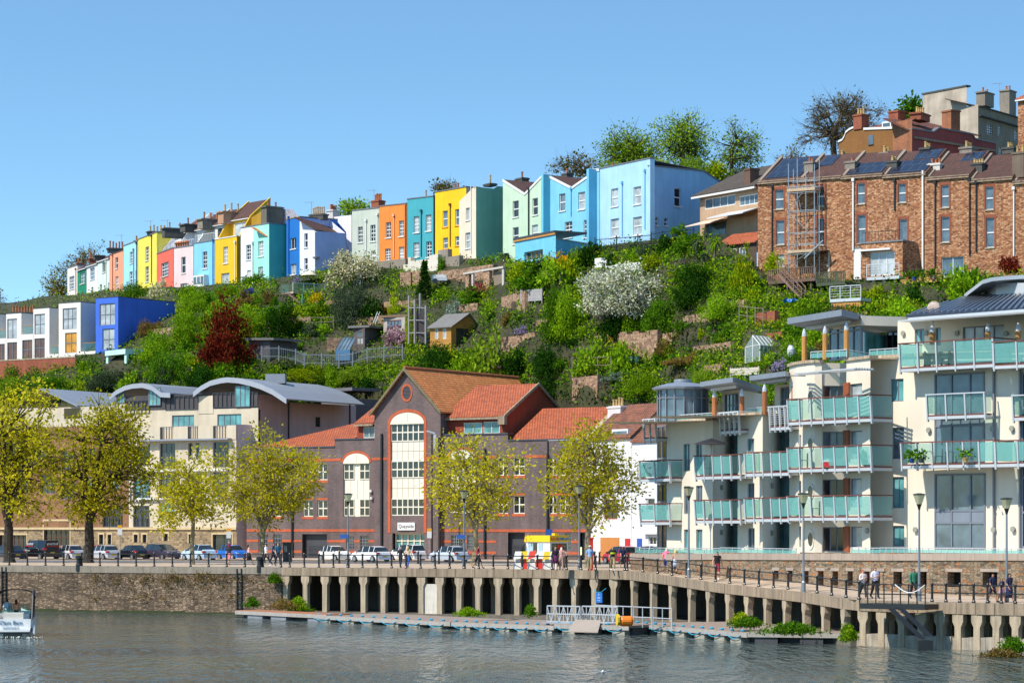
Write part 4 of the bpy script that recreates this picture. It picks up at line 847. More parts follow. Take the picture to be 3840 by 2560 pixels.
doors = [(1133,1226,2001,2110),(1862,1968,1996,2110),(2172,2194,1996,2120)]
ent = [(1471,1591,1998,2100)]
m = MB()
secs = [(925,1255,1680),(1255,1405,1648),(1652,1905,1630),(1905,2198,1650)]
hol = [(w,OF.r(*w)) for w in wins + low + doors]
bayr = [OF.r(a,b,sp,bo) for a,b,tp,sp,bo in BAYS]
for p0,p1,t_ in secs:
 z1 = oz((p0 + p1) / 2,t_);hs = [r for w,r in hol if p0 < (w[0] + w[1]) / 2 < p1] + [r for (a,b,*_),r in zip(BAYS,bayr) if p0 < (a + b) / 2 < p1]
 m.wall(OF,ou(p0),ou(p1),OT,z1,hs,.18)
 m.quad(OF.w(ou(p0),z1),OF.w(ou(p1),z1),OF.w(ou(p1),z1,-1),OF.w(ou(p0),z1,-1))
G = Fac(925,278,2198,256,.35);gu = [G.u(1404),G.u(1523),G.u(1652)];ze = G.z(1404,1546);za = G.z(1523,1390)
gh = [G.r(a,b,sp,bo) for a,b,tp,sp,bo in BAYS[2:]] + [G.r(*ent[0])]
m.wall(G,gu[0],gu[2],OT,ze,gh,.2);m.poly([G.w(gu[0],ze),G.w(gu[2],ze),G.w(gu[1],za)])
for u in (gu[0],gu[2]): m.quad(G.w(u,OT,0),G.w(u,OT,-21),G.w(u,ze,-21),G.w(u,ze,0))
m.quad(OF.w(0,OT),OF.w(0,OT,-14),OF.w(0,oz(925,1680),-14),OF.w(0,oz(925,1680)));m.quad(OF.w(OF.L,OT,-14),OF.w(OF.L,OT),OF.w(OF.L,oz(2198,1650)),OF.w(OF.L,oz(2198,1650),-14))
m.build('wall',DKB,off)
m = MB();ov = .35                            # gable roof
m.slab([G.w(gu[2] + .3,ze - .25,ov),G.w(gu[1],za + .15,ov),G.w(gu[1],za + .15,-21),G.w(gu[2] + .3,ze - .25,-18)],(0,0,.16));m.slab([G.w(gu[1],za + .15,ov),G.w(gu[0] - .3,ze - .25,ov),G.w(gu[0] - .3,ze - .25,-21),G.w(gu[1],za + .15,-21)],(0,0,.16));m.build('roof',TILE_OR,off)
m = MB();m.tube([G.w(gu[1],za + .33,ov),G.w(gu[1],za + .33,-21)],.16,6);m.build('ridge_tile',TERRA,off)
m = MB()
for u in (gu[0] - .3,gu[2] + .3): m.slab([G.w(u,ze - .4,.36),G.w(gu[1],za,.36),G.w(gu[1],za + .32,.36),G.w(u,ze - .05,.36)],(G.n.x * .12,G.n.y * .12,0))
m.build('bargeboard',mat('mossy_verge',(.17,.14,.08),.9,.3,2),off)
# tiled wings: left low hip, left dormer, right dormer with brick gable, right low roof
m = MB();z = oz(925,1680)
m.slab([OF.w(ou(1050) - 4,z - .1,-.4),OF.w(ou(1255),z - .1,-.4),OF.w(ou(1325),oz(1330,1608) + .9,-7),OF.w(ou(1215),oz(1220,1608) + .9,-7)],(0,0,.15));m.build('roof',TILE_RD,off)
z = oz(1905,1650);m = MB();D2 = 8.5
m.slab([OF.w(ou(1905),z - .1,-.4),OF.w(ou(2198),z - .1,-.4),OF.w(ou(2198),z + 3.2,-D2 + 2),OF.w(ou(1905),z + 3.2,-D2 + 2)],(0,0,.15));m.build('roof',TILE_RD,off);m = MB();m.slab([OF.w(ou(2198) - .1,z - .2,0),OF.w(ou(2198) - .1,z + 3.4,-D2 + 2),OF.w(ou(2198) - .1,z + 3.7,-D2 + 2),OF.w(ou(2198) - .1,z + .2,0)],(OF.t.x * .5,OF.t.y * .5,0));m.build('verge',CONC2,off)
def dormer(p0,p1,pt,pb,wn,roofrise,D,o,gable):
 B = Fac(925,278,2198,256,-o);u0,u1 = B.u(p0),B.u(p1);z0,z1 = B.z((p0 + p1) / 2,pb) - .3,B.z((p0 + p1) / 2,pt);hs = [B.r(*w) for w in wn];m = MB();m.wall(B,u0,u1,z0,z1,hs,.12)
 if gable: m.poly([B.w(u1,z0 - 3),B.w(u1,z0 - 3,-D),B.w(u1,z1,-D),B.w(u1,z1 + roofrise,-D / 2),B.w(u1,z1)])
 m.build('wall',brick('deep_red_brick',(.33,.05,.02),(.26,.04,.018),(.2,.05,.03),.24,.085,.01,.2),off)
 for r in hs: window(B,r,off,(2,1),CREAMP,GL_T if gable else GL_B,.12,.09)
 r = MB();r.slab([B.w(u0,z1,.5),B.w(u1 + .05,z1,.5),B.w(u1 + .05,z1 + roofrise,-D / 2),B.w(u0,z1 + roofrise,-D / 2)],(0,0,.15));r.slab([B.w(u0,z1 + roofrise,-D / 2 - .001),B.w(u1 + .05,z1 + roofrise,-D / 2 - .001),B.w(u1 + .05,z1,-D),B.w(u0,z1,-D)],(0,0,.15));r.build('roof',TILE_RD,off)
 c = MB();c.bf(B,u0,u1,z1 - .2,z1 - .003,.3,.52)
 if gable: c.slab([B.w(u1 + .08,z1 - .15,.45),B.w(u1 + .08,z1 + roofrise - .05,-D / 2),B.w(u1 + .08,z1 + roofrise + .25,-D / 2),B.w(u1 + .08,z1 + .2,.45)],(B.t.x * .16,B.t.y * .16,0));c.slab([B.w(u1 + .08,z1 + roofrise - .05,-D / 2),B.w(u1 + .08,z1 - .1,-D),B.w(u1 + .08,z1 + .2,-D),B.w(u1 + .08,z1 + roofrise + .25,-D / 2)],(B.t.x * .16,B.t.y * .16,0));c.bf(B,u1 - .5,u1 + .25,z1 - .75,z1 + .1,.1,.6)
 c.build('eaves',CONC,off)
dormer(1340,1408,1590,1640,[(1362,1404,1600,1642)],1.8,6,1.2,False)
dormer(1665,1895,1566,1628,[(1738,1808,1584,1627),(1812,1874,1580,1625)],3.4,12,1.0,True)
for w,r in hol:
 if w in wins: window(OF,r,off,(2,2),CREAMP,GL_D,.18,.09,None,None,'window',.06)
 elif w in low:
  m = MB();q = OF.w;m.quad(q(r[0],r[2],-.17),q(r[1],r[2],-.17),q(r[1],r[3],-.17),q(r[0],r[3],-.17));wo = m.build('window',GL_D,off);m = MB()
  for k in range(5): z = lerp(r[2] + .05,r[3] - .05,k / 4);m.bf(OF,r[0],r[1],z - .015,z + .015,-.12,-.1)
  for k in range(6): u = lerp(r[0] + .05,r[1] - .05,k / 5);m.bf(OF,u - .015,u + .015,r[2],r[3],-.1,-.08)
  m.build('grille',GREYM,wo)
 else:
  m = MB();sp = lerp(r[2],r[3],.62);m.bf(OF,r[0],r[1],r[2],r[3],-.6,-.5)
  for k in range(14): z = lerp(r[2],sp,k / 14);m.bf(OF,r[0] + .45,r[1],z,z + .09,-.5,-.44)
  m.build('shutter_door',mat('dark_shutter',(.05,.05,.058),.6,.1),off)
def arch_pts(F,u0,u1,zs,zt,o,n=14,k=0.):
 mu,hw,h = (u0 + u1) / 2,(u1 - u0) / 2 + k,zt - zs + k;return [F.w(mu - hw * math.cos(math.pi * i / n),zs + h * math.sin(math.pi * i / n),o) for i in range(n + 1)]
for bi,(a,b,tp,sp,bo) in enumerate(BAYS):
 F = G if bi == 2 else OF;r = F.r(a,b,sp,bo);zt = F.z((a + b) / 2,tp);dp = -.17;k = .32 if bi == 2 else .24
 m = MB();i_,o_ = arch_pts(F,r[0],r[1],r[3],zt,.05),arch_pts(F,r[0],r[1],r[3],zt,.05,k=k)
 for j in range(14): m.slab([i_[j],i_[j + 1],o_[j + 1],o_[j]],(-F.n.x * .05,-F.n.y * .05,0))
 if bi == 2:
  for u in (r[0] - k,r[1]): m.bf(F,u,u + k,OT + 2.8,r[3],.001,.045)
 m.build('arch_surround',REDB,off)
 m = MB();m.poly(arch_pts(F,r[0],r[1],r[3],zt,.02));m.bf(F,(r[0] + r[1]) / 2 - .04,(r[0] + r[1]) / 2 + .04,r[3],zt - .1,.021,.05,1);m.bf(F,r[0],r[1],r[3] - .12,r[3] + .06,-.1,.06,1);m.build('fanlight_panel',[CREAMP,WARM],off)
 if bi == 2: rows = [(1586,1654,6,2),(1727,1791,6,2),(1868,1932,6,2)];grp = [(0,1)]
 else: d = 0 if bi == 0 else -13;rows = [(1733 + d,1797 + d,2,2),(1870 + d,1934 + d,2,2)];grp = [(0,.40),(.60,1)]
 m = MB();q = [F.r(a,b,t_,b_) for t_,b_,*_ in rows]
 ed = [r[3]] + sum([[x[3],x[2]] for x in q],[]) + [r[2]]
 for z1,z0 in zip(ed[0::2],ed[1::2]):
  if z1 - z0 > .05:
   m.bf(F,r[0],r[1],z0,z1,dp - .1,dp)
   nc = 6 if bi == 2 else 4
   if z1 - z0 > .8:
    for c in range(1,nc): u = lerp(r[0],r[1],c / nc);m.bf(F,u - .02,u + .02,z0,z1,dp,dp + .015,1)
    if bi == 2: m.bf(F,r[0],r[1],(z0 + z1) / 2 - .02,(z0 + z1) / 2 + .02,dp + .001,dp + .016,1)
 for x in q:
  if len(grp) == 2: m.bf(F,lerp(r[0],r[1],.4),lerp(r[0],r[1],.6),x[2],x[3],dp - .1,dp)
 m.build('panel',[CREAMP,mat('panel_joint_tan',(.42,.34,.24),.8,0)],off)
 for (t_,b_,c,rr),x in zip(rows,q):
  for g0,g1 in grp: window(F,(lerp(r[0],r[1],g0),lerp(r[0],r[1],g1),x[2],x[3]),off,(c if bi == 2 else 2,rr),WARM if bi < 2 else CREAMP,GL_D,-dp,.09,None,None,'window',.06)
m = MB();c = G.r(1505,1547,1438,1506);mu,mz = (c[0] + c[1]) / 2,(c[2] + c[3]) / 2;hw,hh = (c[1] - c[0]) / 2,(c[3] - c[2]) / 2
def ell(k,o): return [G.w(mu + hw * k * math.cos(2 * math.pi * i / 24),mz + hh * k * math.sin(2 * math.pi * i / 24),o) for i in range(25)]
a_,b_ = ell(1,.05),ell(.74,.05)
for j in range(24): m.slab([a_[j],a_[j + 1],b_[j + 1],b_[j]],(-G.n.x * .05,-G.n.y * .05,0))
vt = m.build('round_vent',REDB,off);m = MB();m.poly(ell(.75,.01)[:-1]);m.build('louvre',brick('louvre_slats',(.02,.02,.025),(.02,.02,.025),(.14,.14,.16),9,.14,.02,.05),vt)
m = MB()                                      # red string courses, set 25 mm proud
for z0,h in ((13.62,.27),(6.42,.26),(5.35,.24),(4.25,.26)):
 cut = sorted([(r[0] - .02,r[1] + .02) for w,r in hol if r[2] < z0 + h and r[3] > z0] + [(r[0] - .3,r[1] + .3) for r in bayr if r[2] < z0 + h and r[3] + 1.5 > z0] + [(ou(1404),ou(1652))]);u = 0.
 for c0,c1 in cut + [(OF.L,OF.L)]:
  if c0 > u + .05: m.bf(OF,u,c0,z0,z0 + h,.001,.028)
  u = max(u,c1)
for z0,h in ((13.62,.27),):
 for a,b in ((gu[0],G.u(1462) - .05),(G.u(1592) + .05,gu[2])): m.bf(G,a,b,z0,z0 + h,.001,.028)
for w,r in hol:
 if w in wins: m.bf(OF,r[0] - .1,r[1] + .1,r[2] - .26,r[2] - .002,.001,.03);m.bf(OF,r[0] - .1,r[1] + .1,r[3] + .002,r[3] + .22,.001,.026) if r[3] < 12 else None
m.build('string_course',REDB,off)
m = MB()
for p0,p1,t_ in secs: z1 = oz((p0 + p1) / 2,t_);m.bf(OF,ou(p0),ou(p1),z1 + .003,z1 + .14,-1,.08)
m.build('coping',DARKF,off)
for px,t_ in ((1098,1690),(1433,1625),(1650,1640),(1820,1680),(2056,1700)): F = G if px in (1433,1650) else OF;u = F.u(px);m = MB();m.bf(F,u - .09,u + .09,OT,F.z(px,t_),.03,.2);m.build('drainpipe',BLACKM,off)
m = MB();r = gh[1];m.bf(G,r[0],r[1],r[2],r[3],-.7,-.6);en = m.build('entrance',GL_T,off);m = MB()
for k in range(6): u = lerp(r[0] + .08,r[1] - .08,k / 5);m.bf(G,u - .06,u + .06,r[2],r[3],-.6,-.5)
m.bf(G,r[0],r[1],r[3] - .15,r[3],-.6,-.49);m.bf(G,r[0],r[1],lerp(r[2],r[3],.7),lerp(r[2],r[3],.7) + .1,-.6,-.49);m.build('door_frame',WARM,en)
r = G.r(1493,1558,1958,1987);m = MB();m.bf(G,r[0],r[1],r[2],r[3],.01,.12);sg = m.build('sign',W_,off);text('Quayside',G,(r[0] + r[1]) / 2,(r[2] + r[3]) / 2,.125,.52,BLACKM,sg,sx=.95)
for px,py in ((1394,1841),(1396,1868)): m = MB();q = OF.p(px,py);m.lathe((q[0] + OF.n.x * .15,q[1] + OF.n.y * .15,q[2] - .15),[(.05,0),(.16,.08),(.12,.3)],8);m.build('wall_light',W_,off)

# ---------------------------------------------------------------- stone and cream apartments behind the left trees
AF = Fac(-160,298,925,278.5);au,az = AF.u,AF.z
CRM = mat('cream_roughcast',(.58,.50,.38),.9,.16,.5,.1);STN = rubble('golden_rubble',[(0,(.13,.09,.05)),(.35,(.28,.19,.10)),(.7,(.38,.27,.15)),(1,(.22,.16,.10))],(.30,.25,.17),2.6,4.6,.07,.25)
BRB = brick('brown_brick_bay',(.26,.11,.045),(.18,.075,.035),(.28,.18,.11),.26,.09,.012,.25);ZINC = mat('zinc_roof',(.30,.32,.36),.45,.08,.5,metal=.3)
apt = thing('apartment_block','cream and brown stone apartment block with curved zinc roofs behind the street trees','apartment building',AF.w(AF.L / 2,3.6))
A0 = 3.6;zpl = az(600,1985)
aw = [(905 - 310,905 - 345 + 97,1661,1758),(705,722,1660,1722),(733,748,1660,1722),(798,858,1656,1752),(595,657,1772,1868),(798,858,1770,1865),(500,560,1895,1975),(595,655,1885,1945),(700,750,1775,1860),(500,562,1785,1872),(500,562,1675,1745),(705,750,1880,1940)]
aw = [(w if w[0] < w[1] else (w[0],w[0] + 60,w[2],w[3])) for w in aw];aw[0] = (598,657,1661,1758)
bw = [(385,460,1895,1975),(415,448,1790,1835),(312,352,1790,1838),(60,110,1780,1850),(150,205,1780,1850),(230,280,1690,1760),(230,280,1800,1870),(410,450,1680,1730),(320,360,1680,1730),(20,70,1650,1720),(120,170,1650,1720)]
sw_ = [(372,388,2003,2040),(404,418,2003,2040),(502,517,2003,2033),(535,550,2003,2033),(614,630,2000,2028),(708,726,2002,2036),(165,262,1953,2045),(-5,100,2005,2060),(798,870,2003,2062)]
ha,hb,hs_ = [AF.r(*w) for w in aw],[AF.r(*w) for w in bw],[AF.r(*w) for w in sw_]
zt = az(700,1650);m = MB();m.wall(AF,au(483),au(886),zpl,zt,ha,.3);m.build('wall',CRM,apt)
m = MB();m.wall(AF,0,au(482),zpl,az(200,1600),hb,.25);m.build('wall',BRB,apt);m = MB();m.wall(AF,0,au(888),A0 - .4,zpl,hs_,.3);m.build('wall',STN,apt)
m = MB();m.bf(AF,0,au(888),zpl,zpl + .25,.01,.14)
for r in hs_: m.bf(AF,r[0] - .14,r[1] + .14,r[3] + .003,r[3] + .2,-.05,.05);m.bf(AF,r[0] - .14,r[0] - .002,r[2],r[3],-.05,.045);m.bf(AF,r[1] + .002,r[1] + .14,r[2],r[3],-.05,.045)
m.build('stone_trim',mat('bath_stone',(.55,.42,.24),.85,.12),apt)
for r in ha + hb: window(AF,r,apt,(3,1) if r[1] - r[0] > 1.2 else (2,1),GREYF,rnd.choice([GL_D,GL_T,GL_D]),.28,.07)
for i,r in enumerate(hs_): window(AF,r,apt,(5,3) if i == 6 else ((6,1) if i == 7 else (2,1)),mat('oxblood_frame',(.12,.035,.02),.6,.2) if i in (6,7) else DARKF,GL_D,.28,.09)
for z0 in (az(700,1650),az(700,1765),az(700,1870)): m = MB();m.bf(AF,au(520),au(870),z0 - .05,z0 + .12,.01,.75 if z0 > 15 else .35);m.build('canopy_strip',W_ if z0 < 15 else ZINC,apt)
# balcony parapets with dark rails between
def rails(F,u0,u1,z0,h,o,par,n,mm=DARKF,nm='balcony_rail'):
 b = MB();b.bf(F,u0,u1,z0 + h - .05,z0 + h,o - .06,o);b.bf(F,u0,u1,z0,z0 + .06,o - .06,o);b.bf(F,u0,u1,z0 + h - .2,z0 + h - .17,o - .05,o - .01)
 for k in range(n): u = lerp(u0,u1 - .08,k / max(1,n - 1));b.bf(F,u,u + .08,z0,z0 + h,o - .05,o + .005)
 return b.build(nm,mm,par)
zt = az(700,1650);zp = az(700,1598)
for a,b in ((520,601),(653,705),(746,800),(854,886)): m = MB();m.bf(AF,au(a),au(b),zt,zp,-.5,.06);m.build('parapet',CRM,apt)
for a,b in ((601,653),(705,746),(800,854)): rails(AF,au(a),au(b),zt + .1,zp - zt - .1,-.1,apt,6)
for a,b,t_,bo in ((490,562,1830,1882),(502,560,1932,1974),(388,458,1932,1974)): r = AF.r(a,b,t_,bo);rails(AF,r[0],r[1],r[2],r[3] - r[2],.12,apt,7)
m = MB();m.quad(AF.w(0,zt - .02,0),AF.w(au(886),zt - .02,0),AF.w(au(886),zt - .02,-14),AF.w(0,zt - .02,-14));m.build('terrace',CONC,apt)
B = Fac(-160,298,925,278.5,-2.4);zu = B.z(700,1535);uw = [(645,728,1556,1598),(815,905,1552,1596)];hs = [B.r(*w) for w in uw];m = MB();m.wall(B,B.u(430),B.u(968),zt - .1,zu,hs,.15);m.build('wall',CRM,apt)
for r in hs: window(B,r,apt,(4,1),GREYF,GL_T,.15,.08)
m = MB();m.bf(B,B.u(745),B.u(800),zu - .5,B.z(770,1484),-2,.05);m.build('pier',CRM,apt);m = MB();m.bf(B,B.u(430),B.u(470),zu - .5,B.z(450,1500),-2,.05);m.build('pier',CRM,apt)
rails(B,B.u(620),B.u(745),zu,1.5,.1,apt,8);rails(B,B.u(800),B.u(968),zu + .1,1.6,.1,apt,11);rails(B,B.u(475),B.u(562),zu - .3,1.4,.1,apt,7)
S = Fac(886,279.2,968,281.9);m = MB();m.wall(S,0,S.L,A0,S.z(886,1590),[],0);m.build('wall',mat('shaded_cream_render',(.70,.56,.56),.95,.14,.5,.1),apt)  # mauve of the shaded end wall is put into its colour
S2 = Fac(968,282,1082,286.5);S3 = Fac(1082,286.6,1335,294.5);m = MB();m.wall(S2,0,S2.L,A0,S2.z(968,1478),[],0);ws = S3.r(1183,1202,1563,1600);m.wall(S3,0,S3.L,A0,S3.z(1082,1508),[ws],.15);m.build('wall',MATS['shaded_cream_render'],apt);window(S3,ws,apt,(1,1),DARKF,GL_D,.15)
for S_,px,t_ in ((S2,957 + 14,1535),(S2,1080,1510),(S3,1310,1510)): u = S_.u(px);m = MB();m.bf(S_,u - .06,u + .06,A0,S_.z(px,t_),.02,.14);m.build('drainpipe',DARKF,apt)
def barrel(pts_front,D,th,fas,nm='barrel_roof'):
 """vault: front profile (column, row) on plane B, swept back"""
 q = [Vector(B.p(px,py,.5)) for px,py in pts_front];bk = Vector((-B.n.x * D,-B.n.y * D,0));m = MB()
 for a,b in zip(q,q[1:]): m.slab([a,b,b + bk,a + bk],(0,0,-.12))
 o = m.build(nm,ZINC,apt,smooth=False);m = MB()
 for a,b in zip(q,q[1:]): m.slab([a,b,b - Vector((0,0,fas)),a - Vector((0,0,fas))],(B.n.x * .08,B.n.y * .08,0))
 m.build('fascia',mat('zinc_fascia',(.33,.36,.42),.5,.08),o)
barrel([(736,1470),(765,1447),(800,1428),(840,1418),(864,1415),(905,1418),(950,1428),(990,1441),(1034,1461),(1085,1495)],15,.1,.55)
barrel([(423,1483),(450,1462),(480,1447),(508,1440),(545,1437),(580,1446),(614,1472),(650,1474)],13,.1,.5)
q = [Vector(B.p(px,py,.5)) for px,py in ((135,1482),(163,1456),(300,1520))];bk = Vector((-B.n.x * 15,-B.n.y * 15,0));m = MB()
for a,b in zip(q,q[1:]): m.slab([a,b,b + bk,a + bk],(0,0,-.15))
m.build('roof',ZINC,apt);m = MB();m.wall(B,0,B.u(430),zt - .1,B.z(300,1525),[B.r(140,178,1486,1520),B.r(240,300,1530,1570)],.1);m.build('wall',CRM,apt)
m = MB();m.wall(B,B.u(470),B.u(965),zu,B.z(700,1478),[],0);m.build('wall',mat('dark_cladding',(.06,.055,.06),.7,.2),apt)
for a,b,t_,bo in ((885,940,1446,1525),(560,605,1452,1520),(440,470,1465,1510)): window(B,B.r(a,b,t_,bo),apt,(3,1),GREYF,GL_T,-.1,.07)
m = MB();q = B.p(945,1412,-4);m.box(q[0] - .9,q[0] + 1.2,q[1],q[1] + 2,q[2] - .5,q[2] + .5);m.build('roof_vent',ZINC,apt)
m = MB();q = Vector(B.p(1150,1462,-6));k = Vector(S3.t.to_3d());
m.slab([Vector(S3.p(1130,1447,-4)),Vector(S3.p(1170,1448,-4)),Vector(S3.p(1182,1470,-1.6)),Vector(S3.p(1142,1468,-1.6))],(0,0,.25));m.build('skylight',GL_B,apt)
m = MB();F = Fac(1330,294.6,1425,297);z = F.z(1330,1495);m.bf(F,0,F.L,z - 5,z,-6,0);m.bf(F,-.6,F.L - .2,z + .9,z + 1.25,-6,.3);m.build('stair_tower',mat('slate_grey_render',(.15,.14,.155),.8,.15),apt)

# ---------------------------------------------------------------- white cottages
def cottage(label,p0,p1,Y0,Y1,pt,wins,roof,gar=None):
 F = Fac(p0,Y0,p1,Y1);t = thing('cottage',label,'house',F.w(F.L / 2,3.7),'white cottages beside the brick office');z1 = F.z(p0,pt);hs = [F.r(*w[:4]) for w in wins];m = MB();m.wall(F,0,F.L,3.5,z1,hs,.18);m.quad(F.w(F.L,3.5),F.w(F.L,3.5,-9),F.w(F.L,z1,-9),F.w(F.L,z1));m.quad(F.w(0,3.5,-9),F.w(0,3.5),F.w(0,z1),F.w(0,z1,-9));m.build('wall',mat('white_cottage_render',(.70,.70,.72),.8,.08,.5),t)
 m = MB();m.slab([F.w(0,z1,.2),F.w(F.L,z1,.2),F.w(F.L,z1 + 3.4,-4.2),F.w(0,z1 + 3.4,-4.2)],(0,0,.15));m.build('roof',roof,t)
 for w,r in zip(wins,hs): window(F,r,t,w[4],w[5],w[6],.18,.09,None,None,w[7] if len(w) > 7 else 'window')
 return t,F,z1
ORF = mat('orange_window_frame',(.36,.10,.02),.6,.15);GAR = mat('orange_garage_door',(.50,.20,.05),.6,.12,1);RDD = mat('red_door',(.5,.02,.02),.5,.05);BLD = mat('blue_door',(.03,.08,.38),.5,.05)
t,F,z1 = cottage('white rendered cottage with orange garage door and a tall white chimney',2205,2368,256,250.5,1652,[(2264,2315,1738,1800,(2,2),ORF,GL_D),(2264,2316,1872,1946,(2,2),ORF,GL_D)],brick('mixed_pantile',(.30,.10,.05),(.18,.07,.04),(.07,.03,.02),.3,.3,.045,.35,.85,.6))
r = F.r(2253,2323,2014,2112);m = MB();m.bf(F,r[0],r[1],3.6,r[3],.005,.06);m.build('garage_door',GAR,t);r = F.r(2345,2364,2018,2080);m = MB();m.bf(F,r[0],r[1],3.6,r[3],.005,.06);m.build('door',RDD,t)
chimney(t,2318,258,1592,1522,2.0,1.0,mat('white_stack2',(.62,.58,.58),.85,.12),4,F.t,POTY,.75);m = MB();r = F.r(2285,2345,1600,1645);m.bf(F,r[0],r[1],r[2] - .4,r[3] - .2,-1.8,-.3);dm = m.build('dormer',W_,t);m = MB();m.bf(F,r[0] + .15,r[1] - .15,r[2] - .2,r[3] - .4,-.3,-.27);m.build('pane',GL_B,dm)
t,F,z1 = cottage('white cottage with a blue door squeezed against the white flats',2369,2505,250.4,246,1660,[(2425,2455,1868,1915,(1,2),W_,GL_D),(2390,2420,1740,1795,(1,2),W_,GL_D),(2432,2472,2010,2042,(3,1),W_,GL_D)],MATS['mixed_pantile'])
r = F.r(2390,2408,2018,2080);m = MB();m.bf(F,r[0],r[1],3.6,r[3],.005,.06);m.build('door',BLD,t);m = MB();m.slab([F.p(2410,1655,0),F.p(2410,1650,-4.2),F.p(2410,1560,-4.2),F.p(2410,1640,0)],(.5,0,0));m.build('party_wall',CONC2,t)
m = MB();r = F.r(2420,2505,1945,2002);m.bf(F,r[0],r[1],r[2],r[2] + .3,.01,.4);m.build('cornice',W_,t)

# ---------------------------------------------------------------- white waterfront flats
YMT = [(2400,192.5),(2500,190),(2690,184),(2860,179),(3000,175),(3265,168.5),(3840,161),(4000,159)]
def Ym(px): return tab(YMT,px)
FW = mat('ivory_render',(.72,.645,.53),.8,.09,.4,.06);SLATE = mat('slate_metal',(.22,.25,.30),.5,.1,metal=.2);PALEM = mat('pale_grey_metal',(.52,.55,.58),.45,.08,metal=.2)
HARD = mat('hardwood_handrail',(.14,.045,.03),.6,.15);REDW = mat('red_cedar',(.30,.075,.025),.6,.2,2)
fl = thing('apartment_building','ivory rendered apartment building with teal glass balconies and oversailing metal roofs','apartment building',(*xy(3000,176),4.86))
FZ = 4.8
def face(p0,Y0,p1,Y1,pt,wins=(),ztop=None,cop=True,gl=None,D=8,rv=.16):
 F = Fac(p0,Y0,p1,Y1);z1 = ztop or F.z(p0,pt);hs = [F.r(*w[:4]) for w in wins];m = MB();m.wall(F,0,F.L,FZ,z1,hs,rv)
 m.quad(F.w(0,z1,0),F.w(F.L,z1,0),F.w(F.L,z1,-D),F.w(0,z1,-D));m.build('wall',FW,fl)
 for w,r in zip(wins,hs): window(F,r,fl,w[4] if len(w) > 4 else (2,1),GREYF,w[5] if len(w) > 5 else rnd.choice([GL_T,GL_B,GL_T]),rv,.07)
 if cop: m = MB();m.bf(F,-.12,F.L + .12,z1 + .003,z1 + .2,-.5,.14);m.build('coping',CONC2,fl)
 return F,z1
def glazed(p0,Y0,p1,Y1,pt,pb,cols,rows,gm=None,spand=()):
 F = Fac(p0,Y0,p1,Y1);z1,z0 = F.z(p0,pt),F.z(p0,pb);gm = gm or GL_B;m = MB();rz = [lerp(z0,z1,k / rows) for k in range(rows + 1)] if isinstance(rows,int) else [F.z(p0,r) for r in rows][::-1]
 for z in rz: m.bf(F,0,F.L,z - .06,z + .06,-.08,.03)
 cs = [k / cols for k in range(cols + 1)] if isinstance(cols,int) else cols
 for c in cs: u = lerp(.05,F.L - .05,c);m.bf(F,u - .05,u + .05,z0,z1,-.09,.04)
 o = m.build('window',GREYF,fl);g = MB();g.quad(F.w(0,z0,-.03),F.w(F.L,z0,-.03),F.w(F.L,z1,-.03),F.w(0,z1,-.03));g.build('pane',gm,o)
 if spand:
  s = MB()
  for a,b in spand: s.bf(F,.08,F.L - .08,F.z(p0,b),F.z(p0,a),-.029,-.005)
  s.build('spandrel',SLATE,o)
 return F,z0,z1
# first block and its glazed corner
glazed(2465,193.5,2500,191.2,1600,2068,2,[1600,1650,1720,1792,1815,1882,1950,1965,2068],GL_D)
face(2500,190,2673,184.2,1588,[(2563,2588,1664,1766),(2609,2633,1661,1765),(2565,2587,1822,1926),(2610,2634,1820,1925),(2565,2587,1984,2062),(2610,2634,1984,2062)])
B1 = Fac(2500,190,2673,184.2);zz = B1.z(2500,1588)
face(2673,184.3,2738,188.6,1588,(),zz);glazed(2738,188.7,2771,187.2,1555,2070,2,[1555,1625,1655,1785,1805,1955,1970,2070],GL_T,[(1785,1805),(1955,1970)])
face(2766,181.8,2860,178.2,1562,[(2802,2828,1644,1694,(2,1)),(2803,2829,1811,1900),(2804,2830,1979,2060)]);z2 = Fac(2766,181.8,2860,178.2).z(2766,1562)
face(2860,178.3,2926,182.6,1562,(),z2);glazed(2926,182.7,2963,181,1540,2070,2,[1540,1610,1640,1775,1800,1950,1965,2070],GL_T,[(1775,1800),(1950,1965)])
# tall block: a curved bay of four short faces, then the recess with the red post
z3 = Fac(2960,176.5,3082,173).z(2960,1372);cv = [(2960,177.5),(2985,175.4),(3020,173.9),(3055,173.1),(3082,173.0)]
for i,((a,ya),(b,yb)) in enumerate(zip(cv,cv[1:])):
 face(a,ya,b,yb,0,[(2997,3004,t_,t_ + 78,(1,1),GL_D) for t_ in (1630,1802,1972)] if i == 1 else (),z3)
C3 = Fac(3020,173.9,3055,173.1)
for t_,b_ in ((1462,1510),(1637,1690),(1815,1870),(1988,2055)):
 r = C3.r(3029,3052,t_,b_);m = MB();u,z,a,h = (r[0] + r[1]) / 2,(r[2] + r[3]) / 2,(r[1] - r[0]) / 2,(r[3] - r[2]) / 2
 def el(k,o): return [C3.w(u + a * k * math.cos(2 * math.pi * i / 20),z + h * k * math.sin(2 * math.pi * i / 20),o) for i in range(21)]
 A_,B_ = el(1.15,.06),el(.8,.04)
 for j in range(20): m.slab([A_[j],A_[j + 1],B_[j + 1],B_[j]],(-C3.n.x * .05,-C3.n.y * .05,0))
 w_ = m.build('porthole',FW,fl);m = MB();m.poly(el(.82,.01)[:-1]);m.build('pane',GL_D,w_)
RW = [(3086,3171,t_,b_,(3,1),GL_D if i != 1 else GL_B) for i,(t_,b_) in enumerate(((1446,1545),(1618,1720),(1797,1900),(1975,2066)))]
face(3082,173.1,3174,173.4,0,RW,z3,False);F3 = Fac(3174,171.5,3264,168.6)
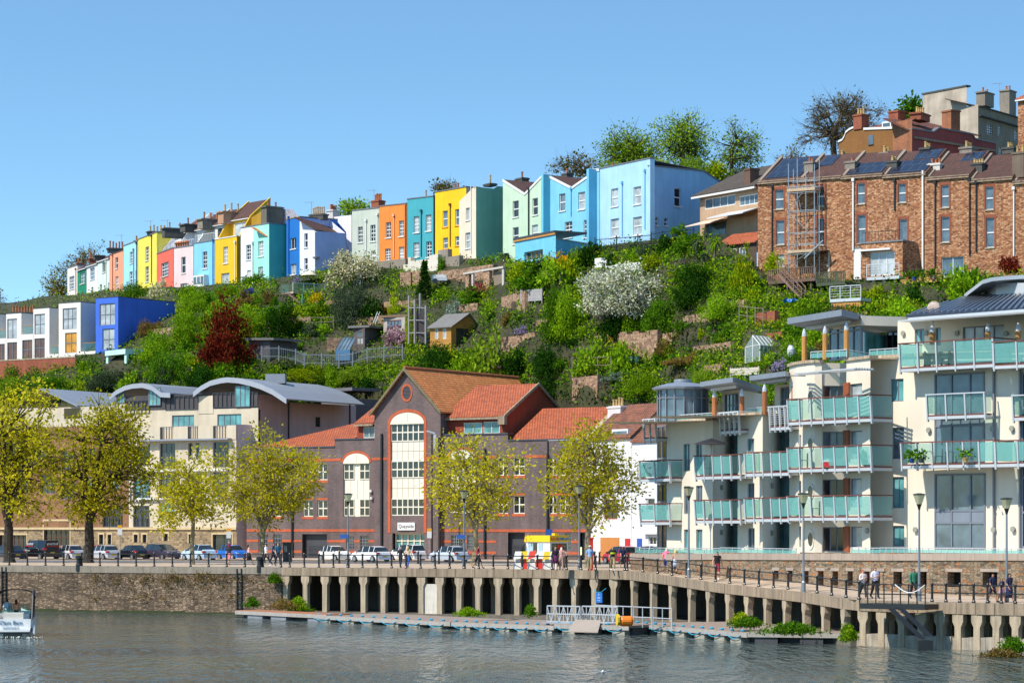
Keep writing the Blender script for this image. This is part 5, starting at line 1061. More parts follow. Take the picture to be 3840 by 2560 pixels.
face(3174,171.5,3264,168.6,0,[(3188,3233,t_,b_,(1,1),GL_L) for t_,b_ in ((1438,1545),(1614,1720),(1793,1900),(1973,2050))],z3)
m = MB();F = Fac(3169,171.9,3189,171.0)
for t_,b_ in ((1435,1548),(1613,1725),(1792,1905),(1972,2068)): m = MB();m.bf(F,0,F.L,F.z(3175,b_),F.z(3175,t_),.02,.14);m.build('cedar_panel',REDW,fl)
# brise soleil
m = MB();F = Fac(2996,173.4,3268,166.6)
for k in range(7): o = -.2 + k * .22;m.bf(F,.2 * k,F.L,F.z(3100,1400) + .02,F.z(3100,1400) + .09,o,o + .1)
for u in (0.3,F.L * .5,F.L - .1): m.bf(F,u - .03,u + .03,F.z(3100,1400) - .05,F.z(3100,1400) + .015,-.3,1.35)
m.build('sun_louvre',PALEM,fl)
# right-hand block
W4 = [(3340,3388,1420,1505),(3345,3390,1602,1720),(3345,3390,1787,1904),(3346,3391,1970,2048)]
F4 = Fac(3264,171.0,3840,162.5);z4 = F4.z(3264,1346);face(3264,171.0,4000,160.2,0,W4,z4,True,D=3.4)
G4 = Fac(3264,170.97,4000,160.15)
def strip4(a,b,t_,bo,rows,sp): return glazed(a,G4.Y(a),b,G4.Y(b),t_,bo,[0,.34,.72,1],rows,GL_B,sp)
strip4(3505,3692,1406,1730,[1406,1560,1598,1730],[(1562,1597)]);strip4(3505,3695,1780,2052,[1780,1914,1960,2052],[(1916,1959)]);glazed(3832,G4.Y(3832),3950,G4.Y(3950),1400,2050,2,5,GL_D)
for px in (3730,3828): u = G4.u(px);m = MB();m.bf(G4,u - .06,u + .06,FZ,z4 - .3,.03,.14);m.build('drainpipe',GREYF,fl)
LAMPW = mat('bulkhead_light',(.3,.3,.26),.4,.05)
for F,px,py in ((G4,3485,1612),(G4,3435,1985),(G4,3725,1607),(G4,3797,1606),(G4,3728,1985),(G4,3801,1983),(Fac(2673,184.3,2738,188.6),2703,1827),(Fac(2860,178.3,2926,182.6),2892,1820),(Fac(2673,184.3,2738,188.6),2703,1995),(Fac(2860,178.3,2926,182.6),2892,1997),(F3,3255,1988)):
 u,z = F.u(px),F.z(px,py);m = MB();q = [F.w(u + .16 * math.cos(i * math.pi / 6),z + .18 * math.sin(i * math.pi / 6),.03) for i in range(12)];m.slab(q,(F.n.x * .12,F.n.y * .12,0));m.build('wall_light',LAMPW,fl)
# penthouses
def pent(p0,Y0,p1,Y1,pt,pb,wins):
 F = Fac(p0,Y0,p1,Y1);z1,z0 = F.z(p0,pt),F.z(p0,pb);hs = [F.r(*w[:4]) for w in wins];m = MB();m.wall(F,0,F.L,z0,z1,hs,.15);m.build('wall',FW,fl)
 for w,r in zip(wins,hs): window(F,r,fl,w[4],GREYF,w[5],.15,.08)
 return F
pent(2708,190.5,2775,187.5,1468,1592,[(2714,2770,1475,1562,(4,2),GL_B)]);pent(2775,187.6,2862,193,1462,1592,())
pent(2905,184.5,2966,182,1445,1570,[(2925,2962,1450,1540,(3,2),GL_B)])
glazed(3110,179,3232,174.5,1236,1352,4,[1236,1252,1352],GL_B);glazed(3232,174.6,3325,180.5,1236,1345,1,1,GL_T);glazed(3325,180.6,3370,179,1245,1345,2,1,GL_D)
m = MB();F = Fac(3105,179.4,3236,174.3);m.bf(F,0,F.L,F.z(3110,1240),F.z(3110,1205),-5,.1);m.build('wall',FW,fl)
pent(3366,173.5,4000,164,1205,1352,[(3430,3466,1233,1290,(2,1),GL_T),(3507,3528,1228,1295,(1,1),GL_T),(3610,3765,1221,1300,(4,1),GL_L)])
for px in (3388,3475,3590,3775): F = Fac(3366,173.45,4000,163.95);u,z = F.u(px),F.z(px,1250);m = MB();m.slab([F.w(u + .15 * math.cos(i * math.pi / 6),z + .17 * math.sin(i * math.pi / 6),.02) for i in range(12)],(F.n.x * .1,F.n.y * .1,0));m.build('wall_light',LAMPW,fl)
def canopy(L,C,Rr,th=.32):
 a,c,r = P(*L),P(*C),P(*Rr);b = a + r - c;m = MB();m.slab([a,c,r,b],(0,0,-th));o = m.build('canopy_roof',SLATE,fl)
 m = MB();e = Vector((0,0,-th - .22));k = (a - c) * .12;d = (r - c) * .2;q = a * .88 + c * .12;m.slab([q + d + e,c + (a - c) * .1 + d + e,c + (a - c) * .1 + d * 1.25 + e,q + d * 1.25 + e],(0,0,.2));m.build('beam',PALEM,o)
canopy((2625,1432,184.5),(2748,1414,179.5),(2862,1450,191));canopy((2810,1409,180.5),(2945,1391,176),(3010,1408,182));canopy((2952,1193,178),(3156,1160,170.5),(3376,1214,184),.4)
def tpost(px,Y,pt,pb,m1=TIMBER): 
 q,z1 = P(px,pb,Y),P(px,pt,Y).z;m = MB();m.tube([(q.x,q.y,q.z),(q.x,q.y,z1 - .5)],.17,10);o = m.build('timber_post',m1,fl);m = MB();m.tube([(q.x,q.y,z1 - .5),(q.x,q.y,z1 - .3),(q.x,q.y,z1)],[.16,.15,.05],8);m.build('steel_cap',PALEM,o)
CED = mat('dark_cedar_post',(.34,.12,.04),.6,.2,2)
for a in ((2679,183.9,1462,1572,CED),(2782,181.2,1458,1562,CED),(2867,178.2,1440,1555,CED),(2977,176.6,1420,1505,CED)): tpost(*a)
for a in ((3016,174.0,1232,1358),(3094,172.4,1222,1348),(3174,171.2,1208,1338),(3496,166.4,1216,1292),(3704,163.6,1212,1280),(3818,162.2,1210,1272)): tpost(*a)
# round glass pavilion on the left roof
q = P(2560,1565,190);m = MB()
for k in range(16): t_ = 2 * math.pi * k / 16;m.tube([(q.x + 1.78 * math.cos(t_),q.y + 1.78 * math.sin(t_),q.z - .3),(q.x + 1.78 * math.cos(t_),q.y + 1.78 * math.sin(t_),q.z + 1.95)],.06,4)
for z in (1.3,1.92): m.lathe(q,[(1.8,z),(1.83,z + .08),(1.74,z + .09)],16)
pv = m.build('pavilion',GREYF,fl);m = MB();m.lathe(q,[(1.72,-.3),(1.72,1.95)],16);m.build('pane',GL_B,pv);m = MB();m.lathe(q,[(2.15,1.98),(2.2,2.12),(1.2,2.4),(.62,2.48),(.62,2.62),(.6,2.7)],20);m.build('pavilion_roof',SLATE,fl)
# big standing-seam roof on the right, louvred eave and plant room
a,b,c,d,e = P(3398,1190,168),P(4000,1158,159),P(4000,1092,172),P(3640,1118,182),P(3400,1185,186)
m = MB();m.slab([a,b,c,d],(0,0,.12));m.slab([a,d,e],(0,0,.12));n_ = (b - a).cross(d - a).normalized();n_ = n_ if n_.z > 0 else -n_
rf = m.build('roof',mat('dark_standing_seam',(.05,.055,.075),.4,.12,metal=.4),fl);m = MB()
for k in range(1,26):
 t_ = k / 26;s0 = a.lerp(b,t_);s1 = d.lerp(c,(t_ - .12) / .88) if t_ > .12 else a.lerp(d,t_ / .12)
 m.tube([s0 + n_ * .15 + Vector((0,0,.12)),s1 + n_ * .15 + Vector((0,0,.12))],.05,4)
m.build('standing_seam',mat('seam_metal',(.30,.32,.36),.35,.05,metal=.5),rf)
F = Fac(3400,167.3,4000,158.3);ze = F.z(3400,1210)
m = MB()
for k in range(4): o = .0 + k * .28;m.bf(F,.1,F.L,ze + .02 + k * .0,ze + .1,o,o + .14)
m.bf(F,0,F.L,ze + .12,ze + .32,-.3,-.1);m.build('sun_louvre',PALEM,fl)
m = MB();q = P(3735,1118,176);w_ = P(4000,1118,170);m.slab([q,w_,w_ + Vector((0,4,0)),q + Vector((0,4,0))],(0,0,1.0));m.build('plant_room',PALEM,fl)
m = MB();pr = [(3684,1050),(3720,1040),(3770,1035),(3830,1031),(4000,1029)];k = [P(x,y,174) for x,y in pr]
for s0,s1 in zip(k,k[1:]): m.slab([s0,s1,s1 + Vector((0,7,-.3)),s0 + Vector((0,7,-.3))],(0,0,-.25))
m.build('curved_roof',PALEM,fl)
q = P(3499,1188,170);m = MB();m.tube([q - Vector((0,0,.4)),q + Vector((0,0,.5))],.04,6);ds = m.build('satellite_dish',GREYM,fl);m = MB();o = len(m.v);nd = Vector((-.5,-.8,.3)).normalized();ux_ = nd.orthogonal().normalized();uy_ = nd.cross(ux_)
m.poly([q + Vector((0,-.1,.62)) + ux_ * (.42 * math.cos(i * math.pi / 8)) + uy_ * (.42 * math.sin(i * math.pi / 8)) for i in range(16)]);m.slab([q + Vector((0,-.1,.62)) + ux_ * (.42 * math.cos(i * math.pi / 8)) + uy_ * (.42 * math.sin(i * math.pi / 8)) for i in range(16)],tuple(nd * -.08));m.build('dish',mat('dish_beige',(.52,.42,.36),.5,.08),ds)

# balconies
def balcony(p0,Y0,p1,Y1,prail,pfl,n,glass,D=1.5,rail=HARD,lean=.12,bars=False):
 F = Fac(p0,Y0,p1,Y1);zr,zf = F.z(p0,prail),F.z(p0,pfl);L = F.L;m = MB();m.bf(F,0,L,zf - .28,zf - .1,-D,0);m.bf(F,.0,L,zf - .1,zf,-D,-.03,1);o = m.build('balcony',[PALEM,HARD],fl)
 m = MB();m.bf(F,-.08,L + .08,zr - .05,zr + .02,-.05 + lean,.04 + lean)
 for u in (-.08,L): m.bf(F,u,u + .08,zr - .05,zr + .02,-D,-.051 + lean)
 m.build('handrail',rail,o)
 for k in range(n + 1):
  u = L * k / n;m = MB();m.slab([F.w(u - .05,zf - .42,.02),F.w(u + .05,zf - .42,.02),F.w(u + .05,zr - .05,lean + .03),F.w(u - .05,zr - .05,lean + .03)],(-F.n.x * .14,-F.n.y * .14,0));m.build('post',PALEM,o)
 if bars:
  m = MB()
  for k in range(1,9): z = lerp(zf,zr,k / 9);m.bf(F,0,L,z - .012,z + .012,lean * .5 - .02,lean * .5)
  m.build('rail_bar',PALEM,o);return F
 for k in range(n):
  g = glass[k % len(glass)]
  if not g: continue
  u0,u1 = L * k / n + .09,L * (k + 1) / n - .09;f = .06 / max(zr - zf,.1);m = MB();m.slab([F.w(u0,zf + .08,lean * .1),F.w(u1,zf + .08,lean * .1),F.w(u1,zr - .1,lean * .9),F.w(u0,zr - .1,lean * .9)],(-F.n.x * .015,-F.n.y * .015,0));m.build('glass_panel',FROST if g == 'f' else CLEAR,o)
 for u in (0,L): m = MB();m.quad(F.w(u,zf + .08,-.06),F.w(u,zf + .08,-D + .05),F.w(u,zr - .1,-D + .05),F.w(u,zr - .1,-.06));m.build('side_glass',FROST,o)
 return F
for r_,f_ in ((1728,1792),(1888,1952)): balcony(2402,191.5,2513,187.6,r_,f_,2,'ff')
for r_,f_ in ((1708,1782),(1874,1946)): balcony(2609,182.8,2777,179.0,r_,f_,5,'fcffc',1.7)
for r_,f_ in ((1696,1770),(1866,1940)): balcony(2796,177.9,2962,174.4,r_,f_,5,'fccff',1.7)
for r_,f_ in ((1497,1578),(1678,1755),(1859,1935)): balcony(2957,173.6,3268,167.2,r_,f_,7,'fccffff',1.8)
balcony(2702,182.2,2772,179.9,1547,1612,4,'c',1.4,PALEM,.1,True);balcony(2888,176.8,2964,174.6,1525,1598,4,'c',1.4,PALEM,.1,True);balcony(2416,191,2460,189.5,1572,1640,2,'c',1.4,PALEM,.1,True)
balcony(3478,166.2,3694,163.1,1479,1556,3,'ccc',.7,PALEM);balcony(3382,166.5,3733,161.6,1659,1740,6,'cccccf',1.8);balcony(3735,161.4,3990,157.8,1652,1733,3,'fff',1.8)
balcony(3376,167.6,3726,162.2,1288,1378,5,'fccff',2.2);balcony(3728,162.0,3990,158.5,1282,1366,3,'fff',2.2);balcony(3800,162,3990,159.6,1482,1560,2,'cc',.8,PALEM)
def glassrail(p0,Y0,p1,Y1,pt,pb,n,nm='roof_balustrade'):
 F = Fac(p0,Y0,p1,Y1);z0,z1 = F.z(p0,pb),F.z(p0,pt);m = MB();m.bf(F,0,F.L,z1 - .05,z1,-.06,.02)
 for k in range(n + 1): u = F.L * k / n;m.bf(F,u - .02,u + .02,z0,z1 - .05,-.04,0)
 o = m.build(nm,PALEM,fl);g = MB();g.bf(F,.02,F.L - .02,z0 + .03,z1 - .12,-.03,-.015);g.build('glass_panel',FROST,o)
glassrail(2520,189.2,2690,184.4,1556,1583,9);glassrail(2690,184.5,2712,186.5,1548,1580,2);glassrail(2800,183.2,2890,180.2,1530,1562,5)
glassrail(3040,173.2,3175,170.9,1318,1345,5);glassrail(3175,171,3260,175,1308,1340,4);glassrail(3260,171.6,3378,169.6,1310,1345,4)
for p0,p1,n in ((2382,2985,26),(3192,3990,34)):
 ks = [p0] + [p for p,*_ in WB if p0 < p < p1] + [p1]
 for a,b in zip(ks,ks[1:]): glassrail(a,wallY(a) + .35,b,wallY(b) + .35,2051,2073,max(2,int(n * (b - a) / (p1 - p0))),'terrace_balustrade')
# things on the balconies
t = thing('parasol','faded mauve parasol open on a balcony of the white flats','parasol',P(2667,1775,183.6));q = WL[t];m = MB();m.tube([q,q + Vector((0,0,2.35))],.03,6);m.build('pole',GREYM,t);m = MB();m.lathe(q,[(1.2,2.02),(1.22,2.06),(.6,2.25),(.05,2.42)],10);m.build('canopy',mat('mauve_canvas',(.42,.32,.32),.9,.1),t)
def bpot(label,px,py,Y,col,g=None,s=1.):
 t = thing('potted_plant',label,'potted plant',P(px,py,Y),g);q = WL[t];m = MB();m.lathe(q,[(.14 * s,0),(.2 * s,.3 * s),(.17 * s,.31 * s)],9);m.build('pot',col,t);c = leafcloud(np.array([[q.x,q.y,q.z + .55 * s]]),60,.22 * s,.13 * s,rnd.randint(0,999));o = leafobj('foliage',c,LM['green'],t)

# ---------------------------------------------------------------- vegetation
def leafverts(pts,size,seed,asp=.62):
 g = np.random.default_rng(seed);n = len(pts)
 a = g.normal(size=(n,3));a /= np.linalg.norm(a,axis=1,keepdims=True);c = g.normal(size=(n,3));b = np.cross(a,c);b /= np.maximum(np.linalg.norm(b,axis=1,keepdims=True),1e-6)
 s = (size * g.uniform(.6,1.35,n))[:,None];k = np.cross(a,b) * s * .25
 return np.stack([pts + a * s,pts + b * s * asp + k,pts - a * s,pts - b * s * asp + k],1).reshape(-1,3)
def leafmesh(name,v,seed):
 n = len(v) // 4;me = bpy.data.meshes.new(name);me.vertices.add(n * 4);me.vertices.foreach_set('co',v.astype('f').ravel())
 me.loops.add(n * 4);me.loops.foreach_set('vertex_index',np.arange(n * 4,dtype='i'));me.polygons.add(n);me.polygons.foreach_set('loop_start',np.arange(0,n * 4,4,dtype='i'))
 at = me.attributes.new('rnd','FLOAT','FACE');at.data.foreach_set('value',np.random.default_rng(seed + 5).random(n).astype('f'));me.update();me.validate();return me
def leafcloud(cen,per,spread,size,seed,flat=.8):
 g = np.random.default_rng(seed);p = np.repeat(cen,per,0);d = g.normal(size=p.shape) * spread * np.array([1,1,flat]);return leafverts(p + d,size,seed)
def leafobj(name,v,m,parent=None,seed=1,**tags):
 if parent is not None: v = v - np.array(WL[parent])
 me = leafmesh(name,v,seed);me.materials.append(m);o = bpy.data.objects.new(name,me);COL.objects.link(o)
 if parent is not None: o.parent = parent;WL[o] = WL[parent]
 for k,q in tags.items(): o[k] = q
 return o
def L3(*h,k=.75): return [lin(x,k) for x in h]
LM = {'plane': leafmat('plane_leaf',L3('#9E9A10','#D8CC1C','#F0E648','#B4B018',k=.85),.5),'fresh': leafmat('fresh_leaf',L3('#5C8A10','#86B41C','#B4D42E','#6A9C14')),'green': leafmat('green_leaf',L3('#3A6210','#588A1A','#7AAC26','#447218')),
      'dark': leafmat('dark_leaf',L3('#183410','#2A5418','#44701E','#1E4210')),'olive': leafmat('olive_leaf',L3('#4C5E40','#6C8060','#3A4C34')),'grey': leafmat('silver_leaf',L3('#8EA48E','#B8C8B4','#6C8470')),
      'yellowgreen': leafmat('lime_leaf',L3('#96B414','#CCD624','#AEC41A','#6E9A14')),'yellow': leafmat('yellow_leaf',L3('#E4BE12','#F6D424','#B8A414')),'orange': leafmat('orange_leaf',L3('#E89A0C','#F8B814','#C8A014')),
      'maroon': leafmat('copper_leaf',L3('#5E1C14','#943628','#421410','#A44C30')),'blossom': leafmat('white_blossom',L3('#FAF8E8','#EAEAD0','#A8C060','#FCFAF0','#C0C888',k=.9),.25),'cream': leafmat('cream_blossom',L3('#EEE6C4','#D4CA9A','#8E9C4C','#F4EAD4',k=.85),.25),
      'pink': leafmat('pink_blossom',L3('#DCAEBC','#ECC8D4','#AE7A8C','#9A6678')),'rose': leafmat('rose_leaf',L3('#C85064','#A03E52','#DC7684')),'blue': leafmat('blue_blossom',L3('#4032B8','#5E50DC','#302480','#38581E')),
      'lilac': leafmat('lilac_blossom',L3('#A896D4','#C4B4E2','#6C7A5C')),'brown': leafmat('dry_stems',L3('#7C5A2C','#A08048','#6A6A20','#B09460')),'bare': leafmat('bud_twigs',L3('#7A7A34','#9C9440','#66642E')),'spring': leafmat('spring_leaf',L3('#7CA424','#A8C434','#5C861C'))}
BARK = mat('bark',(.10,.075,.05),.95,.35,3,.4);BARKP = mat('pale_mottled_bark',(.22,.19,.11),.9,.4,2.5,.3);BARKD = mat('dark_bark',(.035,.028,.022),.95,.3,3)
def tree(label,base,cen,rad,htr,r0,ncl,per,ls,lm,bark=BARK,seed=1,spread=.55,twigs=3,name='tree',group=None,cat='tree',npr=7,lowcut=-.75,pw=.42):
 """trunk with limbs reaching to leaf clusters spread through the crown's volume"""
 g = np.random.default_rng(seed);base,cen,rad = Vector(base),Vector(cen),Vector(rad);t = thing(name,label,cat,base,group)
 d = g.normal(size=(ncl * 3,3));d /= np.linalg.norm(d,axis=1,keepdims=True);d *= (g.random(ncl * 3) ** pw)[:,None];d = d[d[:,2] > lowcut][:ncl]
 d *= 1 + .24 * np.sin(d[:,:1] * 5 + seed) * np.cos(d[:,2:] * 4 + seed * 2);cl = d * np.array(rad) + np.array(cen)
 m = MB();top = base + Vector((g.normal() * .15,g.normal() * .15,htr));m.tube([base - Vector((0,0,.3)),base + Vector((0,0,.25)),base.lerp(top,.5) + Vector((g.normal() * .08,g.normal() * .08,0)),top],[r0 * 1.5,r0 * 1.05,r0 * .9,r0 * .8],9)
 pr = []
 for k in range(npr):
  an = 2 * math.pi * k / npr + g.normal() * .3;e = .25 + .5 * (k % 2) ;p = cen + Vector((math.cos(an) * rad.x * .45 * (1 - .4 * e),math.sin(an) * rad.y * .45 * (1 - .4 * e),rad.z * (e - .45)))
  if k == 0: p = cen + Vector((0,0,rad.z * .45))
  md = top.lerp(p,.45) + Vector((g.normal() * .2,g.normal() * .2,abs(p.z - top.z) * .12));m.tube([top - Vector((0,0,.15)),md,p],[r0 * .62,r0 * .42,r0 * .24],6);pr.append(p);pr.append(md)
 for c in cl:
  c = Vector(c);q = min(pr,key=lambda p: (p - c).length + (2 if p.z > c.z + .5 else 0));md = q.lerp(c,.5) + Vector(g.normal(size=3)) * .1 * (c - q).length;w = min(.09,r0 * .25)
  m.tube([q,md,c],[w,w * .55,w * .22],4,cap=False)
  for _ in range(twigs): e = c + Vector(g.normal(size=3)) * spread * 1.1 + Vector((0,0,.12));m.tube([md.lerp(c,.6),c.lerp(e,.5) + Vector(g.normal(size=3)) * .06,e],[w * .28,w * .2,w * .08],3,cap=False)
 m.build('trunk',bark,t)
 if per: leafobj('crown',leafcloud(cl,per,spread,ls,seed),lm,t,seed)
 return t
def ptree(label,bx,by,Y,cx,cy,rx,ry,lm,ncl,per,ls,seed,r0=.22,**k):
 s = Y / FP;b = P(bx,by,Y);c = P(cx,cy,Y);htr = k.pop('htr',max(1.,(c.z - b.z) - ry * s * .65));return tree(label,b,c,(rx * s,rx * s * .9,ry * s),htr,r0,ncl,per,ls,lm,seed=seed,**k)
GS = 'plane trees along the promenade'
ptree('largest spreading plane tree, in front of the stone plinth and dark saloon',35,2108,239,40,1715,215,270,LM['plane'],200,48,.155,3,.5,bark=BARKD,group=GS,spread=.62,name='plane_tree',htr=3.2)
ptree('large plane tree with a leaning dark trunk in front of the brown brick bay',330,2108,237,385,1735,215,265,LM['plane'],190,46,.155,4,.48,bark=BARKD,group=GS,spread=.62,name='plane_tree',htr=3.4)
ptree('slender young plane tree in front of the cream apartments',722,2117,226,705,1850,130,165,LM['plane'],85,48,.14,5,.2,bark=BARKP,group=GS,spread=.5,name='plane_tree')
ptree('broad young plane tree hiding the hipped-roof wing of the brick office',985,2103,240,1010,1815,215,185,LM['plane'],170,48,.14,6,.22,bark=BARKP,group=GS,spread=.55,name='plane_tree',htr=2.6)
ptree('plane tree with thin leaves just beside the silver blue car of the brick office',1776,2120,220,1782,1810,190,205,LM['plane'],140,36,.135,7,.23,bark=BARKP,group=GS,spread=.55,name='plane_tree',htr=3.0)
ptree('plane tree with a bent pale trunk before the white cottages',2205,2128,208,2228,1805,205,200,LM['plane'],150,38,.135,8,.24,bark=BARKP,group=GS,spread=.52,name='plane_tree',htr=3.0)
# skyline
SK = 'trees on the skyline'
ptree('rounded tree with half open olive leaves standing above the powder blue house',2560,690,345,2557,535,112,118,LM['spring'],150,26,.16,11,.35,bark=BARKD,spread=.7,twigs=5,group=SK,htr=4)
ptree('tree with thin fresh green tips between the olive-leaved tree and the brick terrace',2745,690,335,2762,575,100,100,LM['spring'],110,14,.16,12,.28,bark=BARKD,spread=.6,twigs=6,group=SK,htr=3,pw=.3)
ptree('bushy olive green tree on the skyline above the aqua house',2360,690,350,2365,580,120,95,LM['spring'],150,34,.16,13,.3,bark=BARKD,spread=.75,twigs=4,group=SK,htr=2.5)
ptree('low bare tree on the skyline just left of the bushy olive tree',2200,690,345,2160,630,105,48,LM['bare'],90,5,.2,14,.2,bark=BARK,spread=.55,twigs=7,group=SK,htr=1.5)
ptree('big leafless tree on the skyline left of the brown house',3130,640,335,3160,475,165,125,LM['bare'],230,4,.16,15,.45,bark=BARK,spread=.75,twigs=9,group=SK,htr=4,pw=.33)
ptree('small leafless tree peeping over the roof of the scaffolded house',2965,700,330,2965,610,55,55,LM['bare'],70,5,.16,16,.2,bark=BARK,spread=.5,twigs=8,group=SK,htr=2)
ptree('leafless tree behind the narrow cream house at the left end',330,1130,470,320,1010,110,100,LM['bare'],130,8,.2,17,.3,bark=BARK,spread=.7,twigs=7,group=SK,htr=3)
ptree('sparse tree leaning left of the narrow cream house above the modern white houses',235,1150,440,222,1080,55,70,LM['bare'],80,14,.2,18,.25,bark=BARK,spread=.6,twigs=5,group=SK,htr=2)
ptree('dark leafy tree tucked beside the tall grey house',3430,560,345,3425,430,45,50,LM['green'],60,30,.25,19,.3,bark=BARKD,spread=.6,group=SK,htr=4)
ptree('small green tree behind the sage grey house',1330,860,380,1330,785,50,30,LM['spring'],50,18,.22,20,.25,bark=BARK,spread=.6,group=SK,htr=3)
ptree('bare branched tree behind the bright yellow house',1660,800,370,1665,705,48,26,LM['bare'],45,6,.2,22,.25,bark=BARK,spread=.5,twigs=7,group=SK,htr=4)
ptree('bare twiggy tree at the far left edge of the skyline',-20,1180,460,-25,1110,40,55,LM['bare'],40,6,.2,23,.2,bark=BARK,spread=.6,twigs=6,group=SK,htr=2)

# shrubs: a few leafy shapes shared by many plants
def shrubmesh(seed,kind):
 g = np.random.default_rng(seed);n = {'dome': 46,'tall': 46,'loose': 38,'ball': 60,'big': 170}[kind]
 d = g.normal(size=(n,3));d /= np.linalg.norm(d,axis=1,keepdims=True);d[:,2] = np.abs(d[:,2]) if kind != 'ball' else d[:,2]
 r = g.random(n) ** .35
 c = d * r[:,None] * {'dome': (1,1,.95),'tall': (.62,.62,1.7),'loose': (1,1,1.1),'ball': (.8,.8,.8),'big': (1,1,.95)}[kind] * (1 + .22 * np.sin(d[:,:1] * 6 + seed))
 if kind == 'ball': c[:,2] += .8
 v = leafcloud(c,{'dome': 26,'tall': 26,'loose': 20,'ball': 30,'big': 38}[kind],{'ball': .10,'loose': .17,'big': .09}.get(kind,.15),{'ball': .07,'big': .036}.get(kind,.095),seed)
 me = leafmesh('shrub',v,seed);me.materials.append(LM['green']);return me
SHM = {k: [shrubmesh(30 + i * 7 + j,k) for j in range(n)] for i,(k,n) in enumerate((('dome',4),('tall',2),('loose',3),('ball',1),('big',3)))}
def shrub(label,px,py,rx,h,lm,kind='dome',name='shrub',group=None,cat='shrub',Y=None):
 b = P(px,py,Y) if Y else hill(px,py);s = b.y / FP
 if kind in ('dome','tall') and max(rx,h * .6) * s > 1.9: kind = 'big'
 o = bpy.data.objects.new(name,rnd.choice(SHM[kind]));COL.objects.link(o)
 nat = {'dome': (1.15,1.05),'big': (1.1,1.02),'tall': (.75,1.8),'loose': (1.2,1.2),'ball': (.9,1.65)}[kind]
 o.location = b - Vector((0,0,.15));o.scale = (rx * s / nat[0],rx * s / nat[0],h * s / nat[1]);o.rotation_euler = (0,0,rnd.uniform(0,6.28));o.material_slots[0].link = 'OBJECT';o.material_slots[0].material = LM[lm] if isinstance(lm,str) else lm
 o['label'] = label;o['category'] = cat
 if group: o['group'] = group
 WL[o] = b;return o
